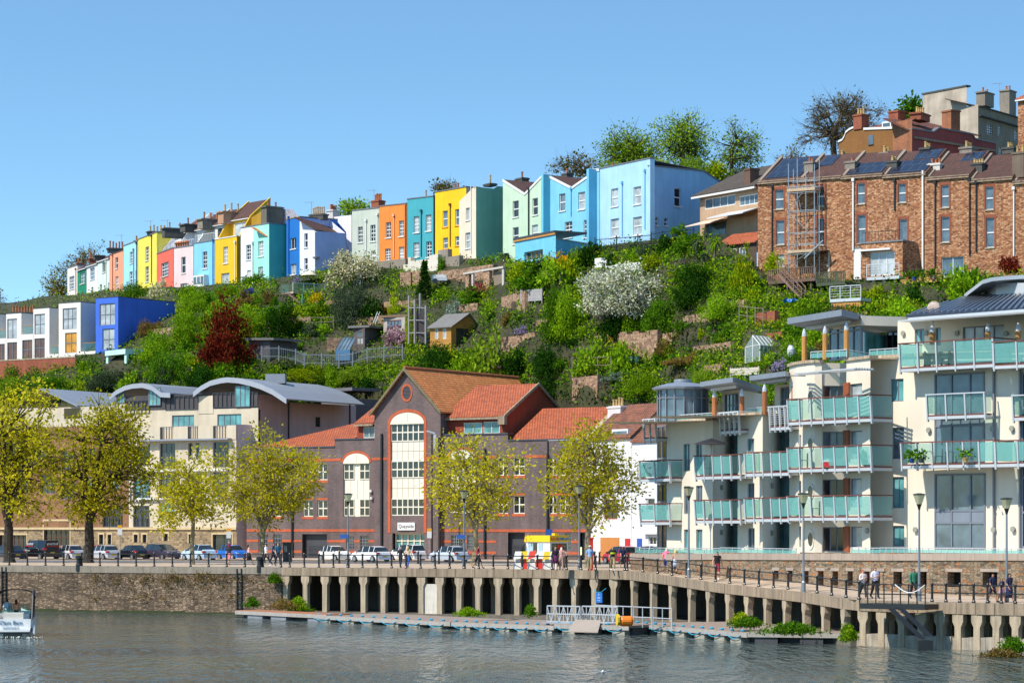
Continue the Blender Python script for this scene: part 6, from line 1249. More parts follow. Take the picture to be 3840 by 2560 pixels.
# trees and shrubs one can pick out on the slope: base column, base row, half width, height
for a in (('copper leaved tree with dark red foliage in the left part of the hillside',845,1365,108,235,'maroon','dome'),('lower copper branch mass spilling beneath the dark red tree',790,1380,60,110,'maroon','loose'),
 ('large grey green olive tree above the flat-roofed garden room',1320,1215,85,160,'olive','dome'),('dark glossy bush to the right of the olive tree',1395,1205,48,100,'dark','dome'),
 ('deep green laurel mass beside the copper tree below the purple flowers',1060,1260,75,130,'dark','dome'),('rounded dark yew bush left of the wooden balcony in the gardens',1205,1190,42,72,'green','dome'),
 ('violet blue ceanothus in flower below the white and mint houses',938,1112,38,36,'blue','dome'),('pink red acer beside the ruined pergola',1795,1108,48,62,'rose','loose'),
 ('orange yellow gorse bush below the blue extension',2105,1008,45,60,'orange','loose'),('pale pink clematis tumbling over the summer house rail',1488,1290,50,72,'pink','dome'),
 ('silver leaved rounded shrub above the orange shed',1700,1190,34,66,'grey','dome'),('clipped round topiary bush beside the powder blue house',2552,893,36,58,'green','ball'),
 ('lime green euphorbia clump under the cream house',1950,1035,48,60,'yellowgreen','dome'),('brownish green bush between lime clump and orange gorse',2020,1030,28,66,'olive','tall'),
 ('yellow flowered bush above the dining terrace by the green parasol',1185,1140,34,55,'yellow','loose'),('purple wisteria hanging by the parasol of the lilac white house',1115,1062,20,34,'lilac','loose'),
 ('yellow green ivy column climbing the timber tower',1535,1300,18,180,'yellowgreen','tall'),('golden climber over the middle of the crenellated wall',2310,1275,42,52,'yellow','loose'),
 ('yellow leaved banana-like clump left of the timber tower',1480,1175,24,95,'yellowgreen','loose'),('dark ivy covered stump under the grey panel fence',2080,1262,60,190,'green','tall'),
 ('tall bright green tree between the panel fence and the white blossom',2130,1250,75,170,'fresh','dome'),('bushy green elder to the right of the white blossom tree',2480,1235,85,130,'green','dome'),
 ('row of young fruit trees below the crenellated wall, left one',2210,1395,75,115,'fresh','loose'),('young fruit tree below the crenellated wall with a climber at its top',2330,1390,62,130,'fresh','loose'),
 ('sparse yellowish tree in front of the orange shed and crenellated wall',1830,1410,95,165,'spring','loose'),('broad dark bush in front of the orange shed',1640,1395,95,110,'dark','dome'),
 ('dark laurel under the small brick hut',2060,1475,70,75,'dark','dome'),('tall dark evergreen left of the garden house',2610,1130,80,150,'dark','dome'),
 ('golden green robinia beside the garden house',2790,1085,45,150,'yellowgreen','loose'),('big mixed bush at the top right edge above the curved roof',3640,1110,75,105,'green','dome'),
 ('dark red leaved shrub at the right end of the brick terrace',3790,1010,50,55,'maroon','dome'),('glossy dark bush right of the satellite dish',3420,1150,55,85,'dark','dome'),
 ('dark holly between the timber planter and the slate roof',3300,1190,50,60,'dark','dome'),('bright green bush below the weathered staircase',3010,1190,70,70,'fresh','dome'),
 ('maple with layered yellow green leaves below the glass balcony deck',3280,1120,55,55,'yellowgreen','dome'),('vine draped over the corner of the stone terrace by the scaffolding',2900,1010,50,75,'yellowgreen','loose'),
 ('leafy bush growing on the roof line of the blue cube house',505,1112,62,55,'green','dome'),('cream flowering shrub beside the coral red house',598,1112,44,75,'cream','loose'),
 ('big fresh green tree below the pink and sky blue houses',735,1165,62,85,'fresh','dome'),('green bush under the golden yellow house',850,1110,62,45,'fresh','dome'),('hedge clump in front of the mint house',960,1062,52,42,'green','dome'),
 ('dark hedge below the parasol',1175,1064,52,24,'dark','dome'),('wild pink flowering shrub at the edge of the white flats',2930,1385,40,50,'lilac','loose'),('heaped dry brushwood near the water butts',2500,1330,60,70,'brown','loose'),('second heap of cut branches below the brushwood',2560,1362,70,30,'brown','dome'),
 ('low white flowering bush below the young fruit trees',2310,1420,50,30,'grey','dome'),('spiky phormium near the arched gateway',1900,1215,28,55,'brown','loose'),('round box bush beside the long dark shed',1125,1302,16,24,'green','dome'),('climbing plant over the pale rear wall',1655,1015,16,60,'green','tall'),
 ('lavender bank below the arched gateway',1960,1245,40,30,'lilac','loose'),('dark purple smoke bush above the flat-roofed garden room',1425,1180,34,42,'maroon','dome')):
 shrub(*a)
for i,(px,py,Y,rx,h,lm) in enumerate(((2480,680,322,70,55,'yellowgreen'),(2590,690,318,80,75,'spring'),(2690,700,312,60,70,'yellowgreen'),(2420,670,330,60,50,'olive'),(2290,680,335,60,50,'spring'),(2760,700,318,50,45,'olive'))):
 shrub(('lime green bush directly behind the flat top of the powder blue house','tall pale green bush under the olive-leaved skyline tree','lime green bush left of the beige house chimney','grey green bush under the bushy olive tree','pale green bush behind the aqua house roofs','grey green bush right of the thin green-tipped tree')[i],px,py - 28,rx,h,lm,'dome',Y=Y)
for lb,px,py,rx,h,lm in (('tall bright green hazel to the right of the blue cube house',690,1290,75,130,'fresh'),('fresh green sycamore bush low down beside the blue cube house',590,1340,75,100,'fresh'),('reddish brown bramble bank against the blue side wall',560,1250,60,55,'brown'),('spreading green elder between blue cube house and copper tree',640,1420,95,110,'green'),('deep green bush at the foot of the copper tree',760,1440,80,80,'dark'),('olive green bush below the mint porch',400,1450,95,70,'olive'),('green hedge mass below the red brick garden wall',200,1470,110,62,'green'),('yellow green hedge mass under the first modern houses',40,1475,95,58,'spring'),
 ('bright green ash sapling above the long dark shed',930,1255,70,95,'fresh'),('feathery yellow green bush over the curved zinc roof',1150,1425,85,62,'yellowgreen'),('light green bank of bushes above the brick office eaves',1340,1420,90,60,'spring'),('bright green thicket left of the round glass pavilion',2420,1470,85,80,'fresh'),('light green bushes right above the round glass pavilion',2640,1450,80,70,'spring'),('bright leafy thicket below the garden house palms',2700,1190,85,90,'fresh')):
 shrub(lb,px,py,rx,h,LM[lm],'big')
def blossom(label,bx,by,cx,cy,rx,ry,lm,ncl,per,seed,ls=.14):
 b = hill(bx,by);return ptree(label,bx,by,b.y,cx,cy,rx,ry,LM[lm],ncl,per,ls,seed,.2,bark=BARKD,spread=.42,name='blossom_tree')
blossom('large spreading tree covered in white blossom in the middle of the hillside',2350,1225,2325,1100,165,108,'blossom',210,34,41);blossom('cream blossom tree in front of the sage grey house',1335,1075,1325,1008,108,62,'cream',130,30,42)
# conifer, palms
t = thing('conifer','narrow dark conifer beside the parked trailer','tree',hill(1592,1120));b = WL[t];m = MB();m.tube([b,b + Vector((0,0,3.9))],[.14,.03],6);m.build('trunk',BARKD,t);q = []
for k in range(300): z = nrg.random() ** .8 * 4.1;a = nrg.random() * 6.28;r = (1.05 * (1 - z / 4.3)) * nrg.random() ** .4;q.append((b.x + r * math.cos(a),b.y + r * math.sin(a),b.z + .25 + z))
leafobj('crown',leafcloud(np.array(q),9,.13,.12,50),LM['dark'],t)
def palm(label,px,py,h,r,lm,seed,Y=None):
 b = hill(px,py) if not Y else P(px,py,Y);t = thing('palm_tree',label,'palm',b);m = MB();top = b + Vector((.1,0,h));m.tube([b,top],[.16,.11],7);m.build('trunk',BARK,t);f = MB();g = random.Random(seed)
 for k in range(34):
  a = g.uniform(0,6.28);el = g.uniform(-.5,1.3);p = top;d = Vector((math.cos(a) * math.cos(el),math.sin(a) * math.cos(el),math.sin(el)));sd_ = Vector((-math.sin(a),math.cos(a),0));w = .09;pts = []
  for i in range(4): pts.append((p + d * r * i / 3 - Vector((0,0,.10 * r * i * i)),w * (1,1.3,.8,.1)[i]))
  for (p0,w0),(p1,w1) in zip(pts,pts[1:]): f.quad(p0 - sd_ * w0,p0 + sd_ * w0,p1 + sd_ * w1,p1 - sd_ * w1)
 f.build('fronds',LM[lm],t)
palm('fan palm below the shaded green wall of the cream house',1893,985,.9,1.15,'olive',1);palm('cabbage palm with drooping fronds left of the garden house',2612,955,1.4,1.0,'olive',2);palm('tall cabbage palm in front of the red pantiled garden house',2680,985,2.2,1.0,'spring',3);palm('short cabbage palm between the two taller palms',2640,1000,1.2,.8,'olive',4)
# generic garden shrubs, each named from the landmark it grows by
LMK = [('the blue cube house',450,1200),('the copper leaved tree',845,1250),('the long dark shed',1020,1300),('the timber tower',1570,1200),('the orange shed',1690,1250),('the white blossom tree',2330,1100),('the crenellated wall',2150,1290),('the glass greenhouse',2850,1300),('the weathered staircase',2960,1080),('the garden house',2760,940),('the metal paling fence',1250,1350),('the arched gateway',1930,1130),('the brick office gable',1650,1420),('the water butts',2370,1350),('the red brick garden wall',150,1400),('the curved zinc roofs',800,1420),('the round glass pavilion',2560,1430),('the ruined pergola',1815,1040),('the glass balcony deck',3300,1080),('the slate roof',3550,1130),('the mint house',980,1060),('the stone wall piers',2190,1430),('the powder blue house',2440,930),('the white picket fence',2790,1395),('the flat-roofed garden room',1360,1250)]
AVOID = [(1600,1160,1800,1310),(1520,1090,1615,1300),(1425,1170,1525,1240),(1250,1200,1425,1345),(930,1255,1120,1350),(2780,1240,2930,1350),(1880,1240,2080,1320),(2080,1300,2450,1320),(1885,1095,2035,1180),(1735,1000,1895,1085),(1600,1020,1690,1075),(2875,1000,3180,1120),(3105,1060,3520,1130),(1050,1050,1420,1110),(2190,1000,2500,1180),(1500,940,1660,1020),(2640,900,2840,990),(980,1300,1520,1375),(2730,1375,2845,1415),(2140,1395,2240,1465),(230,1100,660,1340),(2330,1330,2405,1365),(380,1300,480,1400),(0,1100,290,1430),(1000,1222,1080,1250),(1440,1125,1565,1155),(1695,1135,1795,1165),(2440,1248,2525,1285),(2555,1174,2665,1206),(2595,1286,2745,1318),(2695,1124,2795,1155),(2005,1192,2105,1220),(1180,1122,1290,1150),(555,1222,695,1255),(2130,1400,2245,1470),(1640,1000,1860,1050),(2835,1165,2910,1225)]
seen = {};auto = []
tones = {'fresh': 'bright green','green': 'mid green','dark': 'dark green','yellowgreen': 'yellow green','olive': 'grey green','brown': 'dry brown','spring': 'pale green'}
tries = 0
while len(auto) < 280 and tries < 9000:
 tries += 1;px = rnd.uniform(-40,3700);c = sorted(hcol(px));top = c[0][0];py = rnd.uniform(top + 35,min(1490,top + 480));rx = rnd.choice((20,28,38,50,62)) * rnd.uniform(.8,1.25);h = rx * rnd.uniform(1.,1.8)
 if px > 2500 and py > 1475: continue
 if any(x0 - rx < px < x1 + rx and y0 < py - h * .1 and py - h * .7 < y1 for x0,y0,x1,y1 in AVOID): continue
 if any((px - q[0]) ** 2 + (py - q[1]) ** 2 < (.36 * (rx + q[2])) ** 2 for q in auto): continue
 auto.append((px,py,rx,h))
for px,py,rx,h in auto:
 lm = rnd.choices(('fresh','green','dark','yellowgreen','olive','brown','spring'),(32,28,15,10,5,4,8))[0];n_,lx,ly = min(LMK,key=lambda q: (q[1] - px) ** 2 + 2 * (q[2] - py) ** 2)
 rel = 'below' if py > ly + 45 else ('above' if py < ly - 45 else ('left of' if px < lx else 'right of'));sz = 'small' if rx < 25 else ('medium' if rx < 42 else 'large');lb = f'{sz} {tones[lm]} shrub on the slope {rel} {n_}'
 seen.setdefault(lb,[]).append(shrub(lb,px,py,rx,h,lm,rnd.choice(('dome','dome','loose','tall' if h > rx * 1.4 else 'dome')),name='garden_shrub'))
for lb,os_ in seen.items():
 if len(os_) > 1:
  for o in os_: o['group'] = lb.replace('shrub','shrubs')
# ground cover over the whole slope
def cover(name,n,seed,lm,size,hgt,cond):
 g = np.random.default_rng(seed);pts = []
 while len(pts) < n:
  px = g.uniform(-80,3880);c = sorted(hcol(px));py = g.uniform(c[0][0] + 2,min(c[-1][0],1520));k = mn.noise(Vector((px * .006,py * .011,seed * .1)))
  if not cond(k,px,py) or (g.random() < .72 and any(a < px < c_ and b < py < d for a,b,c_,d in AVOID)): continue
  y = tab(c,py);x,z = (px - CX) / FP * y,HC - (py - HY) / FP * y;pts.append((x,y + g.normal() * .2,z + abs(g.normal()) * hgt))
 leafobj(name,leafverts(np.array(pts),size,seed),LM[lm],None,seed,kind='stuff')
cover('dark_undergrowth',22000,60,'dark',.17,.25,lambda k,x,y: True);cover('undergrowth',50000,61,'green',.15,.4,lambda k,x,y: k > -.4);cover('bright_undergrowth',58000,62,'fresh',.14,.45,lambda k,x,y: k > -.15);cover('dry_undergrowth',8000,63,'brown',.12,.2,lambda k,x,y: k < .0);cover('lime_undergrowth',20000,64,'yellowgreen',.13,.45,lambda k,x,y: k > .1)
# creeper on the red garden wall, ivy by the deck, dry tufts on the quay stones
F = Fac(-200,336,283,323,.15);q = []
for _ in range(150): px = rnd.uniform(-60,290) ** 1.0;d = abs(rnd.gauss(0,1));q.append(F.p(px,1372 + 70 * (1 - abs(math.sin(px * .035)) * rnd.random()),.1))
leafobj('creeper',leafcloud(np.array(q),16,.3,.13,70),LM['green'],None,70,label='green creeper hanging over the red brick garden wall',category='creeper')
q = []
for _ in range(150):
 px = rnd.choice((rnd.uniform(300,880),rnd.uniform(480,1050)));py = rnd.choice((2155,2172,2172,2195,2235)) + rnd.gauss(0,5);q.append(QF.p(px,py,.1))
leafobj('wall_plants',leafcloud(np.array(q),18,.17,.06,71),LM['brown'],None,71,kind='stuff')
def reeds(label,px,pyb,Y,w,h,lm,n=260,seed=80,name='waterside_plant'):
 b = P(px,pyb,Y);g = np.random.default_rng(seed);s = Y / FP;k = g.normal(size=(n,3)) * np.array([w * s * .45,.5,0]);k[:,2] = g.random(n) ** 1.3 * h * .8 * s * np.exp(-(k[:,0] / (w * s * .9)) ** 2)
 o = leafobj(name,leafcloud(k + np.array(b),7,.09,.065,seed),LM[lm],None,seed,label=label,category='waterside plant');return o
reeds('green weeds growing at the foot of the quay wall by the deck end',945,2270,207,24,40,'green',160,81);reeds('leafy green bush between the first two deck columns',1120,2290,209,45,65,'fresh',300,82);reeds('trailing ivy on the corner where quay wall meets the deck',1030,2180,209.5,26,40,'green',160,83);reeds('dry weeds beside the first deck column',1065,2280,208,50,45,'brown',200,84)
reeds('green weeds on the ledge below the middle of the deck',1755,2305,198,50,32,'fresh',220,85);reeds('creeper inside the deck left of the gangway',1990,2305,197,22,50,'green',120,86);reeds('bank of grassy weeds behind the right pontoon',2800,2345,161,60,40,'green',320,87);reeds('tall yellow weeds at the left of the pontoon weeds',2780,2335,162,40,45,'yellowgreen',160,88);reeds('long low bank of weeds along the deck columns at right',2970,2370,156,110,45,'green',420,89)
reeds('rounded green bush at the end of the right pontoon',3180,2395,153,28,65,'fresh',260,90);reeds('bush with dead branches at the bottom right water edge',3800,2440,143,60,65,'green',260,91);reeds('dead brushwood lying at the bottom right water edge',3760,2465,142,80,40,'brown',300,92)

# ---------------------------------------------------------------- things in the hillside gardens
GW = rubble('garden_stone',[(0,(.16,.09,.06)),(.4,(.32,.19,.12)),(.75,(.42,.28,.18)),(1,(.24,.14,.10))],(.22,.15,.10),2.6,4.4,.06,.3)
SHEDW = brick('orange_shed_boards',(.46,.23,.04),(.40,.19,.035),(.15,.07,.015),9,.15,.012,.2,.7,.4);GRB = brick('dark_shed_boards',(.10,.085,.09),(.08,.07,.075),(.03,.025,.03),.14,9,.012,.25)
def hfac(p0,p1,py,dy=0): a,b = hill(p0,py).y + dy,hill(p1,py).y + dy;return Fac(p0,a,p1,b)
def gwall(label,p0,p1,pt,pb,m=GW,cren=None,cope=None,Y=None,D=.6,holes=(),name='garden_wall',tops=None):
 F = Fac(p0,Y[0],p1,Y[1]) if Y else hfac(p0,p1,pb,-.3);t = thing(name,label,'wall',F.w(F.L / 2,F.z((p0 + p1) / 2,pb)));w = MB();z0 = F.z((p0 + p1) / 2,pb) - 1.5
 for a,b,tp in (tops or [(p0,p1,pt)]): w.bf(F,F.u(a),F.u(b),z0,F.z((a + b) / 2,tp),-D,0)
 w.build('wall',m,t)
 if cope: c = MB();z = F.z((p0 + p1) / 2,pt);c.bf(F,-.05,F.L + .05,z + .002,z + .12,-D - .05,.06);c.build('coping',cope,t)
 return t,F
gwall('long crenellated stone wall stepping along the lower gardens',1880,2465,1270,1325,tops=[(1880,1935,1262),(1935,1965,1257),(1965,1978,1250),(1978,2005,1247),(2005,2018,1256),(2018,2055,1262),(2055,2092,1275),(2092,2130,1257),(2130,2180,1256),(2180,2235,1262),(2235,2300,1258),(2300,2325,1252),(2325,2350,1244),(2350,2372,1252),(2372,2395,1242),(2395,2420,1247),(2420,2465,1238)])
gwall('low stone retaining wall with a square pier below the young fruit trees',2145,2240,1412,1460,tops=[(2145,2205,1413),(2205,2240,1408)])
t,F = gwall('stone wall with an arched gateway below the grey panel fence',1880,1968,1102,1165);m = MB();r = F.r(1917,1938,1133,1165);m.poly(arch_pts(F,r[0],r[1],r[2] + .9,r[3] + .1,.02) + [F.w(r[1],r[2] - .3,.02),F.w(r[0],r[2] - .3,.02)]);m.build('gate',WOODD,t)
gwall('red brown stone wall below the pale rear walls of the terrace',1640,1850,1005,1045);gwall('brick and stone bank wall left of the conifer',1500,1590,1018,1068);gwall('stone retaining wall under the dining terrace',1080,1165,1188,1215);gwall('stone bank wall behind the flat-roofed garden room',1285,1530,1187,1212)
gwall('rough stone bank below the orange gorse bush',1985,2110,1015,1045);gwall('stone terrace wall behind the blue cold frame',1225,1290,1265,1310);gwall('red brick wall with plants tied to canes right of the fruit trees',2835,2905,1170,1220,BRK_RED);gwall('low brick edging wall above the greenhouse',2870,2960,1245,1268,BRK_RED);gwall('stone buttress left of the trailer',1505,1540,1022,1072)
gwall('cream rendered rear wall stepping down below the teal house',1512,1642,965,1015,mat('cream_garden_wall',(.62,.57,.5),.85,.15),tops=[(1512,1530,992),(1530,1540,965),(1540,1610,975),(1610,1642,955)]);gwall('grey rendered garage wall below the bright yellow house',1642,1722,935,1000,GRC,tops=[(1642,1680,936),(1680,1722,960)]);gwall('white terrace wall with steps below the powder blue house',2230,2400,985,1000,W_,tops=[(2230,2255,968),(2255,2275,976),(2275,2400,990)]);gwall('dark low flat roof wall below the orange house',1410,1520,975,1005,GRC)
for i,(a,b,tp,bo) in enumerate(((560,690,1228,1248),(1000,1075,1226,1242),(1440,1560,1128,1146),(1700,1790,1140,1158),(2440,2520,1252,1278),(2560,2660,1178,1200),(2600,2740,1290,1312),(2700,2790,1128,1150),(2010,2100,1196,1214),(1180,1290,1128,1144),(3230,3330,1165,1188),(2640,2700,1368,1400))):
 gwall('short rough stone terrace wall ' + ('above the red brick garden wall and blue cube house','left of the dining terrace','left of the conifer foot and trailer','below the rose red acer','right of the crenellated wall','below the dark evergreen','between crenellated wall and greenhouse','below the golden green robinia','below the grey panel fence','right of the glass sided deck','below the steel railed terrace','left of the white picket fence')[i],a,b,tp,bo)
def shed(label,p0,p1,ps,pt,pb,m0,roof,wins,rise=1.0,name='shed',D=3,flat=False):
 F = hfac(p0,p1,pb,-1.2);S = Fac(p1,F.Y(p1) + .01,ps,F.Y(p1) + D * .8);t = thing(name,label,'shed',F.w(F.L / 2,F.z(p0,pb)));z0,z1 = F.z(p0,pb) - .8,F.z(p0,pt);hs = [F.r(*w[:4]) for w in wins];m = MB();m.wall(F,0,F.L,z0,z1,hs,.08);m.wall(S,0,S.L,z0,z1,[],0)
 if not flat: m.poly([S.w(0,z1),S.w(S.L,z1),S.w(S.L * .62,z1 + rise)])
 m.build('wall',m0,t);r = MB()
 if flat: r.slab([F.w(-.4,z1 + .05,.5),S.w(-.0,z1 + .05,.6),S.w(S.L,z1 + .05,.6),F.w(-.4,z1 + .05,-D)],(0,0,.25))
 else: a,b = Vector(F.w(-.25,z1 - .1,.3)),Vector(S.w(-.3,z1 - .1,.35));k = Vector(S.w(S.L * .62,z1 + rise,.25));r.slab([a,b,k,k + (a - b)],(0,0,.1));e = Vector(S.w(S.L * 1.05,z1 - .1,.25));r.slab([k + (a - b),k,e,e + (a - b)],(0,0,.1))
 r.build('roof',roof,t)
 for w,q in zip(wins,hs): window(F,q,t,w[4],w[5],w[6],.08,.06)
 return t,F,S,z1
FELT = mat('grey_roof_felt',(.16,.155,.15),.9,.15,1)
sh = shed('orange boarded garden shed with two narrow windows and a grey felt roof',1613,1692,1795,1229,1292,SHEDW,FELT,[(1631,1643,1232,1270,(1,1),W_,GL_L),(1661,1673,1230,1270,(1,1),W_,GL_L)],1.6,D=4.2)
m = MB();S = sh[2];m.bf(S,S.L * .18,S.L * .6,sh[3] - 2.0,sh[3] - .1,.01,.06);m.build('door',GL_D,sh[0])
shed('long dark blue-grey boarded shed with a lean-to roof beside the paling fence',935,1012,1115,1278,1332,GRB,FELT,[],.5,D=4,flat=True)
shed('flat-roofed dark timber garden room with glazed doors',1325,1368,1432,1232,1292,GRB,FELT,[(1334,1360,1242,1262,(1,1),WOOD,GL_B),(1337,1362,1265,1290,(2,1),WOOD,GL_L)],name='garden_room',D=4,flat=True)
shed('small whitewashed summer house with four narrow windows above pink clematis',1438,1520,1532,1193,1240,mat('faded_boards',(.38,.33,.30),.9,.25,1.5),mat('turf_roof',(.20,.13,.08),.95,.3,2),[(1452,1505,1200,1232,(4,1),mat('plum_frame',(.16,.05,.05),.7,.1),GL_B)],name='summer_house',D=2,flat=True)
shed('tiny brick hut with a pantiled top half hidden in the bushes',1860,1878,1905,1382,1408,BRK_RED,TILE_BR,[],.3,name='brick_hut',D=1.2,flat=True)
# blue lean-to cold frame, greenhouse
t = thing('cold_frame','sloping blue glazed cold frame against a stone wall','cold frame',hill(1285,1330));F = hfac(1258,1322,1335,-1.6);zb,zt = F.z(1258,1312),F.z(1270,1264);m = MB();m.bf(F,0,F.L * .85,zb - 1.2,zb,-1,0);m.build('base',mat('faded_blue_boards',lin('#4F7FA8',.8),.8,.15),t);m = MB();m.slab([F.w(0,zb,0),F.w(F.L * .85,zb,0),F.w(F.L * 1.05,zt,-1.3),F.w(F.L * .22,zt,-1.3)],(0,0,.05));m.build('pane',GL_B,t)
m = MB()
for k in range(5): a,b = Vector(F.w(F.L * .85 * k / 4,zb + .07,0)),Vector(F.w(lerp(F.L * .22,F.L * 1.05,k / 4),zt + .07,-1.3));m.tube([a,b],.04,4)
m.build('glazing_bar',DARKF,t)
def greenhouse():
 F = hfac(2795,2850,1345,-1.5);S = Fac(2850,F.Y(2850) + .01,2922,F.Y(2850) + 2.6);t = thing('greenhouse','aluminium framed glass greenhouse on the slope above the white flats','greenhouse',F.w(F.L / 2,F.z(2820,1345)));z0 = F.z(2820,1345) - .3;z1 = F.z(2820,1298);zr = F.z(2820,1258);mid = F.L / 2;b = -S.n * 0;bk = Vector((S.t.x,S.t.y,0)) * S.L
 A,B,C,D,E_ = [Vector(F.w(u,z)) for u,z in ((0,z0),(F.L,z0),(F.L,z1),(mid,zr),(0,z1))];g = MB();g.poly([A,B,C,D,E_]);g.quad(B,B + bk,C + bk,C);g.quad(C,C + bk,D + bk,D);g.quad(D,D + bk,E_ + bk,E_);g.quad(A + bk,A,E_,E_ + bk);g.poly([p + bk for p in (B,A,E_,D,C)]);g.build('pane',GHG,t)
 f = MB()
 for p,q in ((A,B),(B,C),(C,D),(D,E_),(E_,A),(E_,C),(B,B + bk),(C,C + bk),(D,D + bk),(E_,E_ + bk),((A + B) / 2,D)): f.tube([p,q],.04,4)
 for k in range(1,6): o = bk * (k / 5);f.tube([B + o,C + o,D + o,E_ + o],.035,4)
 f.build('frame',W_,t)
greenhouse()
def posts(m,pts,h,r=.05):
 for p in pts: m.tube([p - Vector((0,0,.3)),p + Vector((0,0,h))],r,5)
def fence(label,pxs,pys,h,mm,n,kind='pale',name='fence',Yo=-.6):
 """kind: pale = close uprights; rail = posts and rails; board = solid boards"""
 pts = [hill(a,b) + Vector((0,Yo,0)) for a,b in zip(pxs,pys)];t = thing(name,label,'fence',pts[len(pts) // 2]);[(posts(m,[q],h + .1,.06),m.build('post',mm,t)) for q in pts for m in (MB(),)];m = MB()
 for a,b in zip(pts,pts[1:]):
  for z in ((.25,h - .2) if kind != 'rail' else (h * .5,h)): m.tube([a + Vector((0,0,z)),b + Vector((0,0,z))],.035,4)
 m.build('rail',mm,t)
 if kind != 'rail':
  m = MB()
  for a,b in zip(pts,pts[1:]):
   for k in range(n): p = a.lerp(b,(k + .5) / n);w = .013 if kind == 'pale' else (b - a).length / n * .47;d = (b - a).normalized() * w;q = Vector((0,.02,0));m.hexa([p - d - q,p + d - q,p + d + q,p - d + q] + [x + Vector((0,0,h + (.03 * (k % 2) if kind == 'board' else 0))) for x in (p - d - q,p + d - q,p + d + q,p - d + q)])
  m.build('pale',mm,t)
 return t
fence('long galvanised paling fence below the sheds and cold frame',(985,1050,1113,1145,1210,1274,1325,1380,1442,1512),(1348,1347,1358,1372,1373,1374,1368,1352,1346,1342),1.35,mat('galvanised_paling',(.20,.23,.26),.5,.1),9,'pale','paling_fence',-1.5)
fence('short white picket fence above the canopy roofs of the flats',(2736,2790,2842),(1410,1408,1405),.65,mat('off_white_picket',(.55,.5,.42),.8,.15),11,'board','picket_fence',-1)
fence('silver grey close-boarded fence panels beside the stone gateway',(1952,2006,2032),(1132,1130,1128),1.25,mat('silvered_boards',(.34,.33,.34),.85,.15,2),10,'board','panel_fence')
fence('wooden post and rail handrail climbing to the orange gorse bush',(1935,1990,2045,2100),(1108,1090,1070,1055),.9,WOOD,0,'rail','handrail');fence('black iron fence in front of the powder blue house',(2230,2310,2390,2440),(942,935,930,925),1.3,BLACKM,12,'pale','iron_fence',-1.2);fence('dark iron fence along the shaded side of the powder blue house',(2440,2520,2600),(918,905,902),1.3,BLACKM,12,'pale','iron_fence',-.3)
fence('timber rail of the little deck with white chairs',(1168,1208,1253),(1228,1228,1226),1.05,WOOD,0,'rail','deck_rail',-1.4);fence('row of bean poles in the vegetable beds by the weathered staircase',(2770,2800,2830,2860),(1215,1220,1222,1226),1.7,WOOD,0,'rail','bean_poles',-.6);fence('tall thin posts holding the young fruit trees',(2145,2190,2240,2290),(1400,1400,1400,1400),1.6,WOOD,0,'rail','plant_supports',-.8)
# glass-sided deck with steps
t = thing('garden_deck','raised deck with glass balustrade and brown steps below the lilac white house','deck',hill(1200,1110));F = Fac(1055,324,1205,323);G = Fac(1100,326,1412,333);m = MB();z = G.z(1150,1095);m.bf(G,0,G.L,z - .25,z,-2,0);m.build('deck_floor',CONC2,t);m = MB();m.bf(G,0,G.L * .33,z + .03,z + 1.0,-.05,0);m.build('glass_panel',CLEAR,t);m = MB();m.bf(G,0,G.L,z + 1.0,z + 1.1,-.08,.03);m.bf(G,G.L * .4,G.L,z + .5,z + .58,-.06,.0)
for k in range(9): u = G.L * k / 8;m.bf(G,u - .05,u + .05,z - (1.6 if k > 3 else 0),z + 1.05,-.1,.01)
m.build('balustrade',PALEM,t);m = MB();zz = F.z(1075,1098);m.bf(F,0,1.0,zz - .2,zz,-1.2,0)
for k in range(9): m.bf(F,1 + k * .27,1 + k * .27 + .3,zz - .2 - k * .22,zz - .14 - k * .22,-1.1,0)
m.slab([F.w(.9,zz - .25,.05),F.w(3.5,zz - 2.3,.05),F.w(3.5,zz - 2.0,.05),F.w(.9,zz,.05)],(F.n.x * .06,F.n.y * .06,0));m.build('steps',mat('brown_steps',(.22,.13,.11),.8,.15),t);m = MB();m.bf(F,0,.95,zz + .02,zz + 1.0,0,.03);m.build('glass_panel',CLEAR,t)
# parasols
def parasol(label,px,py,r,h,mm,opened=True):
 b = hill(px,py) + Vector((0,-.8,0));t = thing('parasol',label,'parasol',b);m = MB();m.tube([b,b + Vector((0,0,h))],.035,6);m.build('pole',W_,t);m = MB();m.lathe(b,[(r,h - .55),(r * 1.01,h - .5),(r * .8,h - .22),(r * .4,h - .05),(.04,h + .04)] if opened else [(.05,h - 1.25),(.24,h - 1.2),(.2,h - .7),(.04,h)],14);m.build('canopy',mm,t)
parasol('open cream parasol beside the lilac white house',1160,1066,.98,1.55,mat('cream_canvas',(.72,.66,.48),.85,.08));parasol('folded dark green parasol on the dining terrace',1137,1148,.3,1.5,mat('green_canvas',(.04,.16,.09),.85,.1),False)
